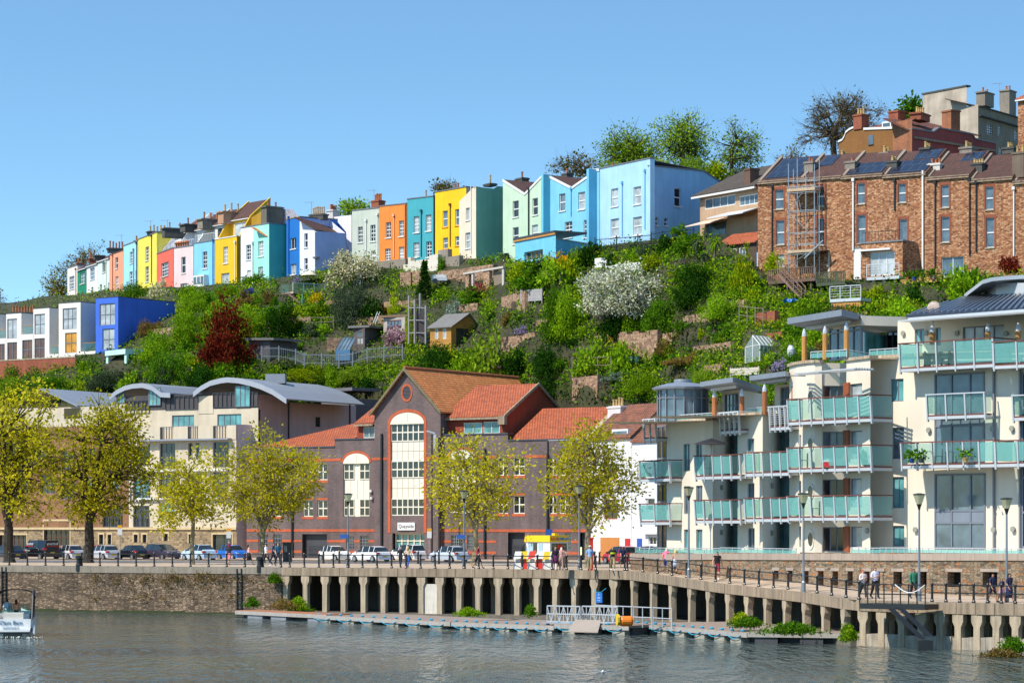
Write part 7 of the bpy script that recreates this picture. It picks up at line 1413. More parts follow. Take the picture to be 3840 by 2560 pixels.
# timber tower
t = thing('timber_tower','tall open tower of silvered timber poles between the summer house and orange shed','timber frame',hill(1570,1290));b = [hill(x,1292) + Vector((0,y,0)) for x,y in ((1536,-1.6),(1558,-2),(1598,-1.2),(1575,.4))];SIL = mat('silvered_poles',(.27,.26,.26),.9,.2,3)
for p,tp in zip(b,(1108,1122,1145,1100)): m = MB();m.tube([p,Vector((p.x,p.y,HC - (tp - HY) / FP * p.y))],.13,7);m.build('pole',SIL,t)
for z in (1.2,2.6,4.0): m = MB();m.tube([b[0] + Vector((0,0,z)),b[1] + Vector((0,0,z)),b[2] + Vector((0,0,z))],.07,5);m.build('crossbeam',SIL,t)
m = MB()
for k in range(11): p = b[0].lerp(b[2],k / 10) + Vector((0,1.3,0));z = 3.2 + (k % 3) * .6;m.hexa([p + Vector((s_ * .1,y,zz)) for zz in (.0,z) for s_,y in ((-1,-.02),(1,-.02),(1,.02),(-1,.02))])
m.build('boarding',GRB,t)
# pergola ruin, ladders, water butts, hut details, trailer
t = thing('pergola','ruined stone and timber pergola with a white rail under the cream house','pergola',hill(1815,1075));F = hfac(1740,1890,1078,-.4);zt,zb = F.z(1810,1018),F.z(1810,1085) - .5;
for a,b in ((1745,1758),(1812,1835)): m = MB();m.bf(F,F.u(a),F.u(b),zb,zt,-.4,0);m.build('pillar',GW,t)
m = MB();m.bf(F,0,F.L,zt,zt + .22,-.1,.12);m.bf(F,F.u(1768),F.u(1774),zb,zt,-.2,0);m.bf(F,F.u(1882),F.u(1889),zb,zt,-.2,0);m.build('beam',mat('pale_beam',(.5,.46,.42),.85,.2,2),t);m = MB();m.bf(F,F.u(1840),F.u(1882),zb,zt - .3,-.5,-.4);m.build('door',WOOD,t);m = MB();m.bf(F,0,F.L,zb,zt,-2.2,-2.1);m.build('back_wall',DKC,t)
def ladder(label,a,b,w=.2):
 t = thing('ladder',label,'ladder',a);m = MB()
 for s_ in (-w,w): m.tube([a + Vector((s_,0,0)),b + Vector((s_,0,0))],.035,5)
 m.build('side_rail',PALEM,t);m = MB();n = int((b - a).length / .28)
 for k in range(1,n): p = a.lerp(b,k / n);m.tube([p - Vector((w,0,0)),p + Vector((w,0,0))],.025,4)
 m.build('rung',PALEM,t)
p = hill(1347,1075);ladder('aluminium ladder leaning up by the cream blossom tree',p + Vector((0,-2,0)),p + Vector((.25,-1.6,2.6)));p = hill(1408,1220);ladder('short wooden ladder leaning on the garden room roof',p + Vector((0,-3,0)),p + Vector((.5,-2.4,1.4)),.14)
for i,(px,h) in enumerate(((2345,.62),(2367,.7),(2390,.62))):
 p = hill(px,1362) + Vector((0,-.6,0));t = thing('water_butt',('left dark green barrel of three on the slope below the crenellated wall','middle and tallest dark green barrel of three below the crenellated wall','right dark green barrel of three below the crenellated wall')[i],'barrel',p,'water butts on the slope');m = MB();m.lathe(p,[(.24,0),(.29,.2),(.29,h - .15),(.25,h)],12);m.build('body',mat('dark_green_plastic',(.015,.07,.06),.45,.1),t);m = MB();m.lathe(p,[(.27,h + .002),(.27,h + .05),(.05,h + .08)],12);m.build('lid',BLACKM,t)
p = hill(2962,1345) + Vector((0,-1,0));t = thing('garden_urn','pale grey barrel shaped water urn beside the greenhouse','urn',p);m = MB();m.lathe(p,[(.2,0),(.34,.35),(.36,.8),(.2,1.15),(.24,1.2)],12);m.build('body',PALEM,t)
p = hill(1648,1068) + Vector((0,-1.2,0));t = thing('trailer','silver camping trailer with a domed white cover parked on the terrace','trailer',p);m = MB();m.box(p.x - .95,p.x + .95,p.y - .6,p.y + .6,p.z + .35,p.z + .75);m.build('body',PALEM,t);m = MB()
for a,b in (((-.95,.76),(-.8,1.02)),((-.8,1.02),(.4,1.12)),((.4,1.12),(.95,.9)),((.95,.9),(.97,.76))): m.slab([(p.x + a[0],p.y - .6,p.z + a[1]),(p.x + b[0],p.y - .6,p.z + b[1]),(p.x + b[0],p.y + .6,p.z + b[1]),(p.x + a[0],p.y + .6,p.z + a[1])],(0,0,-.04))
m.slab([(p.x - .95,p.y - .59,p.z + .76),(p.x + .96,p.y - .59,p.z + .76),(p.x + .95,p.y - .59,p.z + .88),(p.x + .4,p.y - .59,p.z + 1.08),(p.x - .8,p.y - .59,p.z + .98)],(0,.03,0));m.build('cover',W_,t);m = MB();m.tube([(p.x - .45,p.y - .7,p.z + .3),(p.x - .45,p.y - .58,p.z + .3)],.3,12);m.build('wheel',BLACKM,t)
p = hill(2955,1145) + Vector((0,-2.5,0));t = thing('tarpaulin','crumpled bright blue tarpaulin at the foot of the weathered staircase','tarpaulin',p);m = MB();n = 7
m.add([(p.x + (i - 3) * .25,p.y + (j - 2) * .2,p.z + .25 + .3 * math.sin(i * 1.9 + j) * math.cos(j * 2.1) * (1 if 0 < i < 6 else .3)) for i in range(7) for j in range(5)],[(i * 5 + j,(i + 1) * 5 + j,(i + 1) * 5 + j + 1,i * 5 + j + 1) for i in range(6) for j in range(4)]);m.build('sheet',mat('blue_tarp',(.02,.18,.55),.5,.2,3),t)
# decks and stairs under the brick terrace
def deckt(label,p0,p1,Y0,Y1,pf,ph,mm,n,legs=4,D=3,name='timber_deck',bars=True):
 F = Fac(p0,Y0,p1,Y1);t = thing(name,label,'deck',F.w(F.L / 2,F.z(p0,pf)));z,zh = F.z(p0,pf),F.z(p0,ph);m = MB();m.bf(F,0,F.L,z - .3,z,-D,0);m.build('platform',mm,t);m = MB();m.bf(F,0,F.L,zh - .08,zh,-.06,.05)
 if bars:
  for k in range(n + 1): u = F.L * k / n;w = .05 if k % 6 else .08;m.bf(F,u - w,u + w,z,zh - .08,-.04,.01)
 else:
  for k in range(1,5): m.bf(F,0,F.L,lerp(z,zh,k / 5) - .015,lerp(z,zh,k / 5) + .015,-.03,0)
  for k in range(4): u = F.L * k / 3;m.bf(F,u - .04,u + .04,z,zh - .08,-.05,.02)
 m.build('railing',mm,t);m = MB()
 if name == 'steel_terrace': m.bf(F,.1,F.L - .1,z - 2.6,z - .3,-1.9,-.1);m.build('base_wall',TIMBER,t);m = MB()
 for k in range(legs): u = F.L * (k + .5) / legs;m.bf(F,u - .1,u + .1,z - 3,z - .3,-.4,-.2)
 m.build('support',mm,t);return t,F,z
BRN = mat('brown_weathered_deck',(.13,.085,.065),.85,.25,2);t,F,z = deckt('weathered brown deck with close railings and a long staircase under the scaffolding',2880,3058,266,262,1055,1012,BRN,24)
m = MB();a,b = P(2915,1020,262),P(3008,1118,259.5)
for o in (0,1.1): q = Vector((.45 * o,o,.2 * o));m.slab([a + q,b + q,b + q - Vector((0,0,.3)),a + q - Vector((0,0,.3))],(0,.08,0));m.slab([a + q + Vector((0,0,1)),b + q + Vector((0,0,1)),b + q + Vector((0,0,.88)),a + q + Vector((0,0,.88))],(0,.08,0));m.slab([a + q + Vector((0,0,.5)),b + q + Vector((0,0,.5)),b + q + Vector((0,0,.4)),a + q + Vector((0,0,.4))],(0,.06,0));[m.tube([a.lerp(b,f) + q - Vector((0,0,.2)),a.lerp(b,f) + q + Vector((0,0,1.05))],.06,4) for f in (.02,.33,.66,.98)]
for k in range(13): p = a.lerp(b,k / 13);m.slab([p,p + Vector((.3,0,0)),p + Vector((.75,1.1,.2)),p + Vector((.45,1.1,.2))],(0,0,-.05))
m.build('staircase',mat('brown_stair_wood',(.21,.13,.10),.85,.25,2),t)
deckt('dark green timber balustrade in front of the cream extension',3062,3168,262,260,1062,1022,mat('green_stained_deck',(.06,.075,.045),.85,.2,2),17);deckt('steel railed terrace with horizontal wires and potted flowers',3112,3228,254,252,1122,1074,PALEM,0,2,2,'steel_terrace',False);deckt('raised steel balcony in front of the glazed doors of the brick extension',3250,3372,262,260,1040,992,PALEM,12,3,2.5,'steel_balcony',False);deckt('pale timber planter platform on posts beside the brick extension',3378,3512,260,257,1055,1050,mat('new_pine',(.52,.30,.10),.7,.15,2),0,4,1.6,'planter_platform',False)
for i,(px,py,Y,c) in enumerate(((3405,1052,258.5,TERRA),(3428,1051,258,mat('blue_glaze',(.03,.08,.3),.3,.1)),(3452,1050,258,POTY),(3490,1048,257,TERRA),(3500,1047,256.5,CONC))): bpot(('terracotta pot nearest the brick extension on the timber planter platform','blue glazed pot on the timber planter platform','wide buff pot on the timber planter platform','terracotta pot near the right end of the planter platform','grey pot at the right end of the timber planter platform')[i],px,py,Y,c,'pots on the planter platform',1.1)
for i,(px,py) in enumerate(((1096,1186),(1112,1185),(1145,1184),(1158,1183),(958,1150),(975,1150))): p = hill(px,py);bpot(('first terracotta pot from the left on the dining terrace','second terracotta pot from the left on the dining terrace','terracotta pot just left of the end pot on the dining terrace','terracotta pot at the right end of the dining terrace','long terracotta pot below the blue ceanothus','terracotta pot right of the long pot below the blue ceanothus')[i],px,py,p.y - .8,TERRA,'terracotta pots in the gardens',1.2)
for px,py,Y,i in ((3240,1740,169,0),(3420,1736,165.5,1),(3455,1735,165,2),(3620,1733,162.6,3)): bpot(('leafy plant in a pot on the third balcony with the red post','small plant in a blue pot on the clear glass balcony','bushy plant in a dark pot on the clear glass balcony','plant in a striped orange pot on the clear glass balcony')[i],px,py,Y,(TERRA,MATS.get('blue_glaze') or TERRA,DARKF,POTY)[i])

def furniture(label,px,pf,Y,kind,cat):
 p = P(px,pf,Y);x,y,z = p;t = thing(kind,label,cat,p,'balcony furniture');h = .44 if kind == 'balcony_chair' else .72
 for a in (-.22,.22):
  for b in (-.2,.2): m = MB();m.box(x + a - .025,x + a + .025,y + b - .025,y + b + .025,z,z + h);m.build('leg',DARKF,t)
 m = MB();m.box(x - .26,x + .26,y - .24,y + .24,z + h + .001,z + h + .04);m.build('seat' if h < .5 else 'table_top',DARKF,t)
 if h < .5: m = MB();m.box(x + .2,x + .25,y - .22,y + .22,z + .5,z + .92);m.build('backrest',DARKF,t)
for a in (('dark chair left of the table on the clear glass balcony',3520,1738,165.3,'balcony_chair','chair'),('small dark table on the clear glass balcony',3560,1738,164.8,'balcony_table','table'),('dark chair right of the table on the clear glass balcony',3600,1738,164.2,'balcony_chair','chair'),('wire chair on the top terrace near the satellite dish',3455,1372,167.5,'balcony_chair','chair'),('dark table on the top terrace below the satellite dish',3500,1372,167,'balcony_table','table'),('dark chair on the top terrace right of its table',3545,1372,166.3,'balcony_chair','chair'),('dark chair on the middle balcony beside the porthole',3015,1752,173,'balcony_chair','chair'),('dark chair behind the glass of the lowest porthole balcony',3060,1932,172,'balcony_chair','chair'),('garden chair on the second balcony of the left block',2650,1780,183,'balcony_chair','chair')): furniture(*a)
p = P(3108,1750,170.6);sol_ = thing('cool_box','red cool box with white lid on the middle balcony','cool box',p);m = MB();m.box(p.x - .3,p.x + .3,p.y - .2,p.y + .2,p.z,p.z + .32);m.build('body',mat('cool_red',(.6,.03,.03),.5,.05),sol_);m = MB();m.box(p.x - .32,p.x + .32,p.y - .22,p.y + .22,p.z + .321,p.z + .4);m.build('lid',W_,sol_)

# ---------------------------------------------------------------- railings, lamps and signs on the promenade
def edgept(px,back=.25):
 if px < 1060: u = QF.u(px);return Vector(QF.w(u,3.725,-back))
 p,t = along(atpx(px));return p - Vector((t.y,-t.x,0)) * back
def railing(label,pxs,h=1.08):
 pts = [edgept(p) for p in pxs];t = thing('railing',label,'railing',pts[0]);pm = None
 for p in pts:
  if pm is None: b = MB();b.lathe(p,[(.11,0),(.11,.1),(.075,.16),(.065,.9),(.09,.98),(.09,1.08),(.05,1.14)],8);o = b.build('post',BLACKM,t);pm = o.data
  else: o = bpy.data.objects.new('post',pm);COL.objects.link(o);o.parent = t;o.location = p - pts[0]
 for z in (.55,1.0): b = MB();b.tube([p + Vector((0,0,z)) for p in pts],.035,5);b.build('rail',BLACKM,t)
railing('black two-rail railing with bollard-like posts along the stone quay edge',list(np.arange(-40,1060,68)))
railing('black two-rail railing along the straight middle of the concrete deck',list(np.arange(1080,2340,54.6)))
railing('black two-rail railing curving down the sloping part of the deck',list(np.arange(2345,3225,54.2)))
railing('black two-rail railing right of the steel landing stage',list(np.arange(3486,3960,52)))
LGL = glassmat('lantern_glass',(.55,.50,.30),.35,.2);LG = 'grey promenade street lamps'
for px,pt,pb,lb in ((1290,1850,2131,'lamp with a blue sign near the small rounded white car'),(1727,1838,2135,'lamp with a blue sign near the silver blue car'),(2155,1820,2139,'lamp just right of the ice cream van'),(2583,1825,2167,'lamp beside the pink shirted man and blonde woman'),(3013,1848,2219,'lamp in front of the porthole windows of the white flats'),(3447,1850,2253,'lamp behind the steel landing stage'),(3775,1866,2256,'lamp by the three floral walkers')):
 p = ground_at(px,pb) if px > 2340 else edgept(px,.6);t = thing('street_lamp','tall grey ' + lb,'street lamp',p,LG);H = HC - (pt - HY) / FP * p.y - p.z;m = MB();m.lathe(p,[(.14,0),(.14,.6),(.075,.7),(.055,H - .9)],8);m.build('pole',mat('lamp_pole',(.22,.25,.28),.45,.1,metal=.3),t)
 m = MB();m.lathe(p,[(.05,H - .95),(.1,H - .75),(.16,H - .6)],10);m.build('lantern_base',BLACKM,t);m = MB();m.lathe(p,[(.16,H - .598),(.34,H - .08)],10);m.build('lantern',LGL,t);m = MB();m.lathe(p,[(.36,H - .078),(.36,H - .02),(.1,H + .03)],10);m.build('cap',BLACKM,t)
 if px in (1290,1727): F = Fac(px,p.y - .15,px + 60,p.y - .4);z = p.z + 2.3;m = MB();m.bf(F,-.3,.35,z,z + .3,0,.05);m.build('sign',mat('blue_sign',(.02,.09,.35),.5,.05),t)
def sol(name,label,cat,p,parts,**k):
 t = thing(name,label,cat,p,**k)
 for nm,mm,fn in parts: b = MB();fn(b);b.build(nm,mm,t)
 return t
p = Vector((*xy(2055,232),3.7));H = 10.7;h_ = p + Vector((2.55,-.3,H + .1))
sol('street_lamp','very tall black lamp post with a long arm over the road','street lamp',p,[('pole',BLACKM,lambda b: b.tube([p,p + Vector((0,0,1.6)),p + Vector((0,0,1.7)),p + Vector((0,0,H))],[.17,.17,.11,.09],8)),('arm',GREYM,lambda b: b.tube([p + Vector((0,0,H)),h_ - Vector((.3,0,.02))],.05,6)),('lamp_head',PALEM,lambda b: b.lathe(h_,[(.12,-.1),(.34,-.04),(.3,.1),(.1,.16)],10,sx=1.3,sy=.6)),
 ('sign',mat('blue_sign',(0,0,0)),lambda b: b.box(p.x - .22,p.x + .4,p.y - .2,p.y - .14,5.0,6.7)),('speed_disc',W_,lambda b: b.tube([(p.x + .09,p.y - .23,5.3),(p.x + .09,p.y - .2,5.3)],.26,14))])
q = Vector((*xy(1620,262),3.7));sol('street_lamp','slim dark lamp post with a flat lamp beside the brick gable','street lamp',q,[('pole',BLACKM,lambda b: b.tube([q,q + Vector((0,0,12.4))],[.1,.07],7)),('lamp_head',PALEM,lambda b: b.tube([q + Vector((.25,0,12.35)),q + Vector((-.5,-.2,12.6))],[.13,.1],6)),('bracket',PALEM,lambda b: b.box(q.x + .15,q.x + .4,q.y - .1,q.y + .1,14.6,16.0))])
for px,pt,lb in ((450,1968,'parking sign with an orange top below the brown brick bay'),(858,1980,'parking sign with an orange top at the corner of the apartments'),(1610,1980,'parking sign with an orange top beside the office entrance')):
 Y = 258;p = Vector((*xy(px,Y),3.7));zt = HC - (pt - HY) / FP * Y;sol('parking_sign','white ' + lb,'sign',p,[('pole',GREYM,lambda b: b.tube([p,(p.x,p.y,zt)],.045,6)),('panel',W_,lambda b: b.box(p.x - .22,p.x + .22,p.y - .1,p.y - .06,zt - .95,zt - .3)),('header',mat('amber_panel',(.75,.36,.02),.6,.05),lambda b: b.box(p.x - .22,p.x + .22,p.y - .1,p.y - .06,zt - .299,zt))],group='parking signs')
p = Vector((*xy(1078,245),3.7));sol('ticket_machine','black parking ticket machine beside the walking men','ticket machine',p,[('body',BLACKM,lambda b: (b.box(p.x - .4,p.x + .42,p.y - .3,p.y + .3,p.z,p.z + 1.7),b.box(p.x - .46,p.x + .48,p.y - .4,p.y + .35,p.z + 1.7,p.z + 1.82))),('screen',GL_B,lambda b: b.box(p.x - .3,p.x - .02,p.y - .33,p.y - .302,p.z + .9,p.z + 1.5))])
p = edgept(2203,.5);sol('life_ring_post','bright red lifebuoy post at the railing','post',p,[('post',mat('signal_red',(.62,.03,.01),.5,.1),lambda b: b.box(p.x - .14,p.x + .14,p.y - .12,p.y + .12,p.z,p.z + 2.3)),('cap',MATS['signal_red'],lambda b: b.box(p.x - .19,p.x + .19,p.y - .16,p.y + .16,p.z + 2.3,p.z + 2.42))])
for i,px in enumerate((1213,1272,1646,1686,1568,2230,2248)): Y = kerbY(px) - .8;p = Vector((*xy(px,Y),3.72));sol('bollard','black kerb bollard with slack chain, ' + ('left of the white rounded car','before the white rounded car','left of the silver car','before the silver car','before the white people carrier','behind the red post','near the orange garage door')[i],'bollard',p,[('post',BLACKM,lambda b: b.lathe(p,[(.12,0),(.09,.2),(.08,1.0),(.11,1.05),(.05,1.15)],8))],group='kerb bollards')
for px,lb in ((293,'left black mooring bollard standing on the quay edge'),(972,'right black mooring bollard near the end of the quay wall')): p = Vector(QF.w(QF.u(px),3.725,-.1));sol('mooring_bollard',lb,'bollard',p,[('body',BLACKM,lambda b: b.lathe(p,[(.26,-.4),(.26,.1),(.2,.2),(.2,.55),(.3,.6),(.3,.78),(.15,.85)],10))],group='mooring bollards')
# ---------------------------------------------------------------- cars
TYRE = mat('tyre',(.015,.015,.016),.8,.1);RIM = mat('alloy_rim',(.42,.43,.45),.3,.1,metal=.7);REDL = glassmat('tail_light',(.45,.01,.01));HEADL = glassmat('headlight',(.6,.62,.62));CARG = glassmat('car_glass',(.02,.028,.032),rough=.04);PLATE = mat('yellow_plate',(.6,.42,.03),.5,0)
SHP = {'hatch': [(0,.46,.44),(.02,.63,.60),(.05,.66,.62),(.16,.95,.63),(.32,1,.63),(.55,.97,.62),(.77,.66,.61),(.93,.56,.53),(1,.40,.39)],'mpv': [(0,.44,.42),(.015,.60,.58),(.03,.64,.6),(.09,.96,.6),(.3,1,.6),(.58,.96,.59),(.82,.62,.58),(.95,.52,.5),(1,.38,.37)],
       'bubble': [(0,.42,.4),(.03,.62,.58),(.08,.70,.62),(.24,.97,.63),(.42,1,.63),(.58,.95,.62),(.78,.66,.6),(.93,.57,.53),(1,.38,.36)],'van': [(0,.42,.4),(.005,.56,.55),(.01,.6,.58),(.02,.98,.6),(.3,1,.6),(.72,.98,.58),(.86,.60,.56),(.97,.47,.45),(1,.34,.33)]}
def car(label,px,py,th,L,W,H,shp,col,name='parked_car',cat='car',Y=None,group='cars parked along the road',solid=False,gloss=.25):
 Y = Y or min(268,33000 / (py - HY));c = Vector((*xy(px,Y),3.6));t = thing(name,label,cat,c,group,R(th));pm = col if not isinstance(col,str) else mat('paint_' + col[1:],lin(col),gloss,.03,spec=.7);st = SHP[shp];body,parts = MB(),{k: MB() for k in ('side_window','side_window2','windscreen','rear_window')};rings = []
 for x,tp,be in st:
  X = (x - .5) * L;e = 1 - .16 * abs(x - .5) ** 2 * 4 * .8;w = W / 2 * e;rw = w * (.76 if tp > .9 else (.80 if tp > .63 else .93));z = [.16,.36,be,tp];ww = [w * .93,w,w * .97,rw];rings.append([Vector((X,-a,b * H)) for a,b in zip(ww,z)] + [Vector((X,a,b * H)) for a,b in zip(ww[::-1],z[::-1])])
 for i,(r0,r1) in enumerate(zip(rings,rings[1:])):
  hi0,hi1 = st[i][1],st[i + 1][1]
  for k in range(7):
   q = (r0[k],r1[k],r1[k + 1],r0[k + 1]);tgt = body
   glassy = not solid or i >= len(st) - 5
   if k in (2,4) and glassy and max(hi0,hi1) > .9: tgt = parts['side_window' if k == 2 else 'side_window2'];up = Vector((0,0,.02 * H));q = (r0[k],r1[k],r1[k + 1],r0[k + 1])
   elif k == 3 and hi0 > .9 and hi1 < .72: tgt = parts['windscreen']
   elif k == 3 and hi1 > .9 and hi0 < .72 and not solid: tgt = parts['rear_window']
   tgt.quad(*q)
  body.quad(r0[7],r1[7],r1[0],r0[0])
 body.poly(rings[0][::-1]);body.poly(rings[-1])
 for i in range(3,len(st) - 3):                       # pillars and roof edges over the glass
  for s_ in (0,1): r = rings[i];a,b = (r[2],r[3]) if s_ == 0 else (r[5],r[4]);o = Vector((0,-.012 if s_ == 0 else .012,0));d = Vector((.035,0,0));body.quad(a - d + o,a + d + o,b + d + o,b - d + o)
 body.build('body',pm,t,True,smooth=False)
 for k,b in parts.items():
  if b.f: b.build(k.rstrip('2'),CARG,t,True)
 rw = .31 if H < 1.8 else .34
 for fx in (.17,.81):
  for s_ in (-1,1): X = (fx - .5) * L;y = s_ * (W / 2 - .09);b = MB();b.tube([(X,y - .1,rw),(X,y + .115,rw)],rw,16);w = b.build('wheel',TYRE,t,True);b = MB();b.tube([(X,y + s_ * .10,rw),(X,y + s_ * .125,rw)],rw * .64,10);b.build('rim',RIM,w,True)
 for s_ in (-1,1):
  b = MB();x = -.5 * L;b.box(x + .0,x + .22,s_ * (W / 2 * .74) - .1,s_ * (W / 2 * .74) + .12 * s_ + (.1 if s_ < 0 else .1),H * .5,H * .62);b.build('tail_light',REDL,t,True);b = MB();x = .46 * L;b.box(x - .12,x + .06,s_ * W * .33 - .14,s_ * W * .33 + .14,H * .42,H * .50);b.build('headlight',HEADL,t,True)
  b = MB();b.box(.24 * L,.27 * L,s_ * (W / 2 + .02) - .08,s_ * (W / 2 + .02) + .08,H * .6,H * .68);b.build('wing_mirror',pm,t,True)
 b = MB();b.box(-L / 2 - .03,-L / 2 + .02,-.25,.25,H * .32,H * .40);b.build('number_plate',PLATE,t,True)
 return t,c
A_,B_ = 130,-50
car('dark blue car half hidden by the largest tree trunk',28,2094,A_,4.3,1.8,1.5,'hatch','#20283C');V = car('black van with white and red lettering on its side',152,2094,A_,4.7,1.95,2.0,'van','#101014','parked_van','van',None,None,True)
for s_,(x,y,nx) in enumerate(((.35,.99,0),(-2.37,.0,1))):
 G = type('G',(),{})();G.t = Vector((-1,0)) if not nx else Vector((0,-1));G.n = Vector((0,1)) if not nx else Vector((-1,0));G.w = lambda u,z,o,x=x,y=y: (x,y,z)
 WL[V[0]] = Vector((0,0,0));text('practical',G,0,1.62,0,.36,W_,V[0]);G.w = lambda u,z,o,x=x,y=y: (x + (0 if nx else .2),y,z);text('CAR & VAN RENTAL',G,0,1.38,0,.16,mat('signal_red',(0,0,0)),V[0])
 if not nx: G.w = lambda u,z,o: (.9,1.0,z);text('0800 rental',G,0,.95,0,.2,W_,V[0])
car('small silver hatchback left of the leaning plane trunk',258,2095,A_,3.65,1.66,1.5,'hatch','#C9C9CF');car('red car mostly hidden behind the leaning plane trunk',345,2085,A_,4,1.7,1.45,'hatch','#B01C28',Y=272);car('silver hatchback with red tail light just right of the leaning trunk',388,2097,A_,3.95,1.72,1.48,'hatch','#BFC3CC');car('small black hatchback between silver car and dark purple car',497,2096,A_,3.65,1.66,1.5,'bubble','#14161E')
car('dark purple people carrier with roof rails with its nose toward the lamp post',609,2096,B_,4.5,1.85,1.62,'mpv','#3A3346');car('pale ice blue electric hatchback by the slender plane tree',745,2101,A_,4.1,1.75,1.58,'bubble','#B4CBE2');car('bright blue hatchback facing right beside the woman with a pink bag',873,2099,B_,3.65,1.66,1.52,'bubble','#1668C4');car('small rounded white car with its nose toward the lamp post',1256,2103,B_,3.6,1.63,1.5,'bubble','#EDEBE6')
car('white hatchback with dark rear window, second in the office row',1390,2106,A_,4.37,1.8,1.49,'hatch','#F0F0F2');car('tall white people carrier outside the office entrance',1527,2104,A_,4.1,1.72,1.62,'mpv','#ECECEC');car('silver blue car with yellow plate left of a pale tree trunk',1683,2107,A_,4.2,1.75,1.52,'hatch','#C2CCD8');car('red hatchback parked before the orange garage',2330,2110,120,4.1,1.75,1.6,'mpv','#B0122A',Y=238);car('white estate car with roof bars behind the retaining wall',2432,2088,130,4.5,1.8,1.6,'mpv','#D8DADC',Y=241)
# ice cream van
VC = Vector((*xy(2033,218),3.72));t = thing('ice_cream_van','yellow and white ice cream van with lettered roof board and open serving hatch','ice cream van',VC,None,R(128));WL[t] = Vector((0,0,0));YEL = mat('van_yellow',(.78,.52,.01),.4,.05);WHV = mat('van_white',(.72,.72,.72),.35,.05)
def vb(nm,mm,fn,par=t): b = MB();fn(b);return b.build(nm,mm,par,True)
vb('body',WHV,lambda b: (b.box(-2.2,.9,-.95,.95,.35,1.98),b.hexa([(.9,-.92,.35),(2.1,-.9,.35),(2.1,.9,.35),(.9,.92,.35),(.9,-.9,1.95),(1.15,-.8,1.95),(1.15,.8,1.95),(.9,.9,1.95)])))
vb('roof_board',YEL,lambda b: (b.hexa([(-2.3,-1.05,1.98),(1.1,-1.05,1.98),(1.1,1.05,1.98),(-2.3,1.05,1.98),(-2.25,-1,2.5),(.95,-1,2.5),(.95,1,2.5),(-2.25,1,2.5)]),b.box(-1.9,-1.5,-.2,.2,2.5,2.68)));vb('skirt',YEL,lambda b: b.box(-2.23,2.0,-.97,.97,.3,.55))
vb('serving_hatch',GL_D,lambda b: b.box(-.55,.55,.951,1.0,1.05,1.9));vb('menu_board',mat('menu_board',(.35,.5,.6),.5,.3,6),lambda b: b.box(-.1,.55,1.001,1.02,1.05,1.85));vb('poster',mat('menu_board',(0,) * 3),lambda b: b.box(-1.3,-.75,.951,.99,1.15,1.85));vb('rear_window',CARG,lambda b: b.box(-2.24,-2.201,-.78,.78,1.05,1.85));vb('side_window',CARG,lambda b: b.slab([(1.0,.94,1.1),(1.75,.93,1.1),(1.2,.86,1.85),(1.0,.92,1.85)],(0,.02,0)))
REDP = MATS['signal_red'];BLU = mat('letter_blue',(.03,.2,.6),.5,0);RB = type('G',(),{})();RB.t = Vector((0,-1));RB.n = Vector((-1,0))
def vt(s_,y,z,sz,mm,x=-2.25): RB.w = lambda u,zz,o: (x,y,zz);text(s_,RB,0,z,0,sz,mm,t)
vt('RAY\'S',.55,2.2,.34,REDP,-2.31);vt('SUPER',-.05,2.2,.3,BLU,-2.31);vt('WHIPPY',-.62,2.2,.28,BLU,-2.31);vt('ICE CREAM',0,1.2,.28,BLU,-2.26);vt('MIND THAT CHILD',0,.88,.2,REDP,-2.22)
vb('heart_sign',REDP,lambda b: b.slab([(-2.245,.3 * (16 * math.sin(k * .314) ** 3) / 16,1.57 + .018 * (13 * math.cos(k * .314) - 5 * math.cos(k * .628) - 2 * math.cos(k * .942) - math.cos(k * 1.256))) for k in range(20)],(-.02,0,0)))
for x in (-1.4,1.35):
 for y in (-.85,.85): w = vb('wheel',TYRE,lambda b: b.tube([(x,y - .1,.33),(x,y + .12,.33)],.33,14));vb('rim',RIM,lambda b: b.tube([(x,y - .12,.33),(x,y + .135,.33)],.18,10),w)
for y in (-.85,.75): vb('tail_light',REDL,lambda b: b.box(-2.24,-2.2,y,y + .12,.7,1.0))
PW_ = mat('barrier_white',(.72,.70,.66),.6,.12,2)
for i,(px,mm,dz) in enumerate(((1918,PW_,0),(1940,REDP,.0),(1972,PW_,.1),(2000,REDP,.05),(2020,PW_,0),(2044,PW_,0))):
 p = edgept(px,1.0) + Vector((0,.3 * (i % 2),0));sol('road_barrier',('white plastic road barrier at the left end of the stack by the ice cream van','red plastic barrier second from the left by the ice cream van','white barrier holding a red framed board by the ice cream van','red plastic barrier in the middle of the stack','white barrier carrying a yellow sign near the ice cream van wheel','white barrier at the right end of the stack, beside the elderly couple')[i],'barrier',p,[('base',mm,lambda b: b.hexa([p + Vector(v) for v in ((-.32,-.25,0),(.32,-.25,0),(.32,.25,0),(-.32,.25,0),(-.22,-.1,.8),(.22,-.1,.8),(.22,.1,.8),(-.22,.1,.8))])),('panel',(W_,YEL,REDP,W_,YEL,W_)[i],lambda b: b.slab([p + Vector(v) for v in ((-.3,-.3,.75),(.25,-.3,.8 + dz),(.35,-.1,1.35 + dz),(-.15,-.1,1.35))],(0,.03,0)))],group='plastic road barriers')

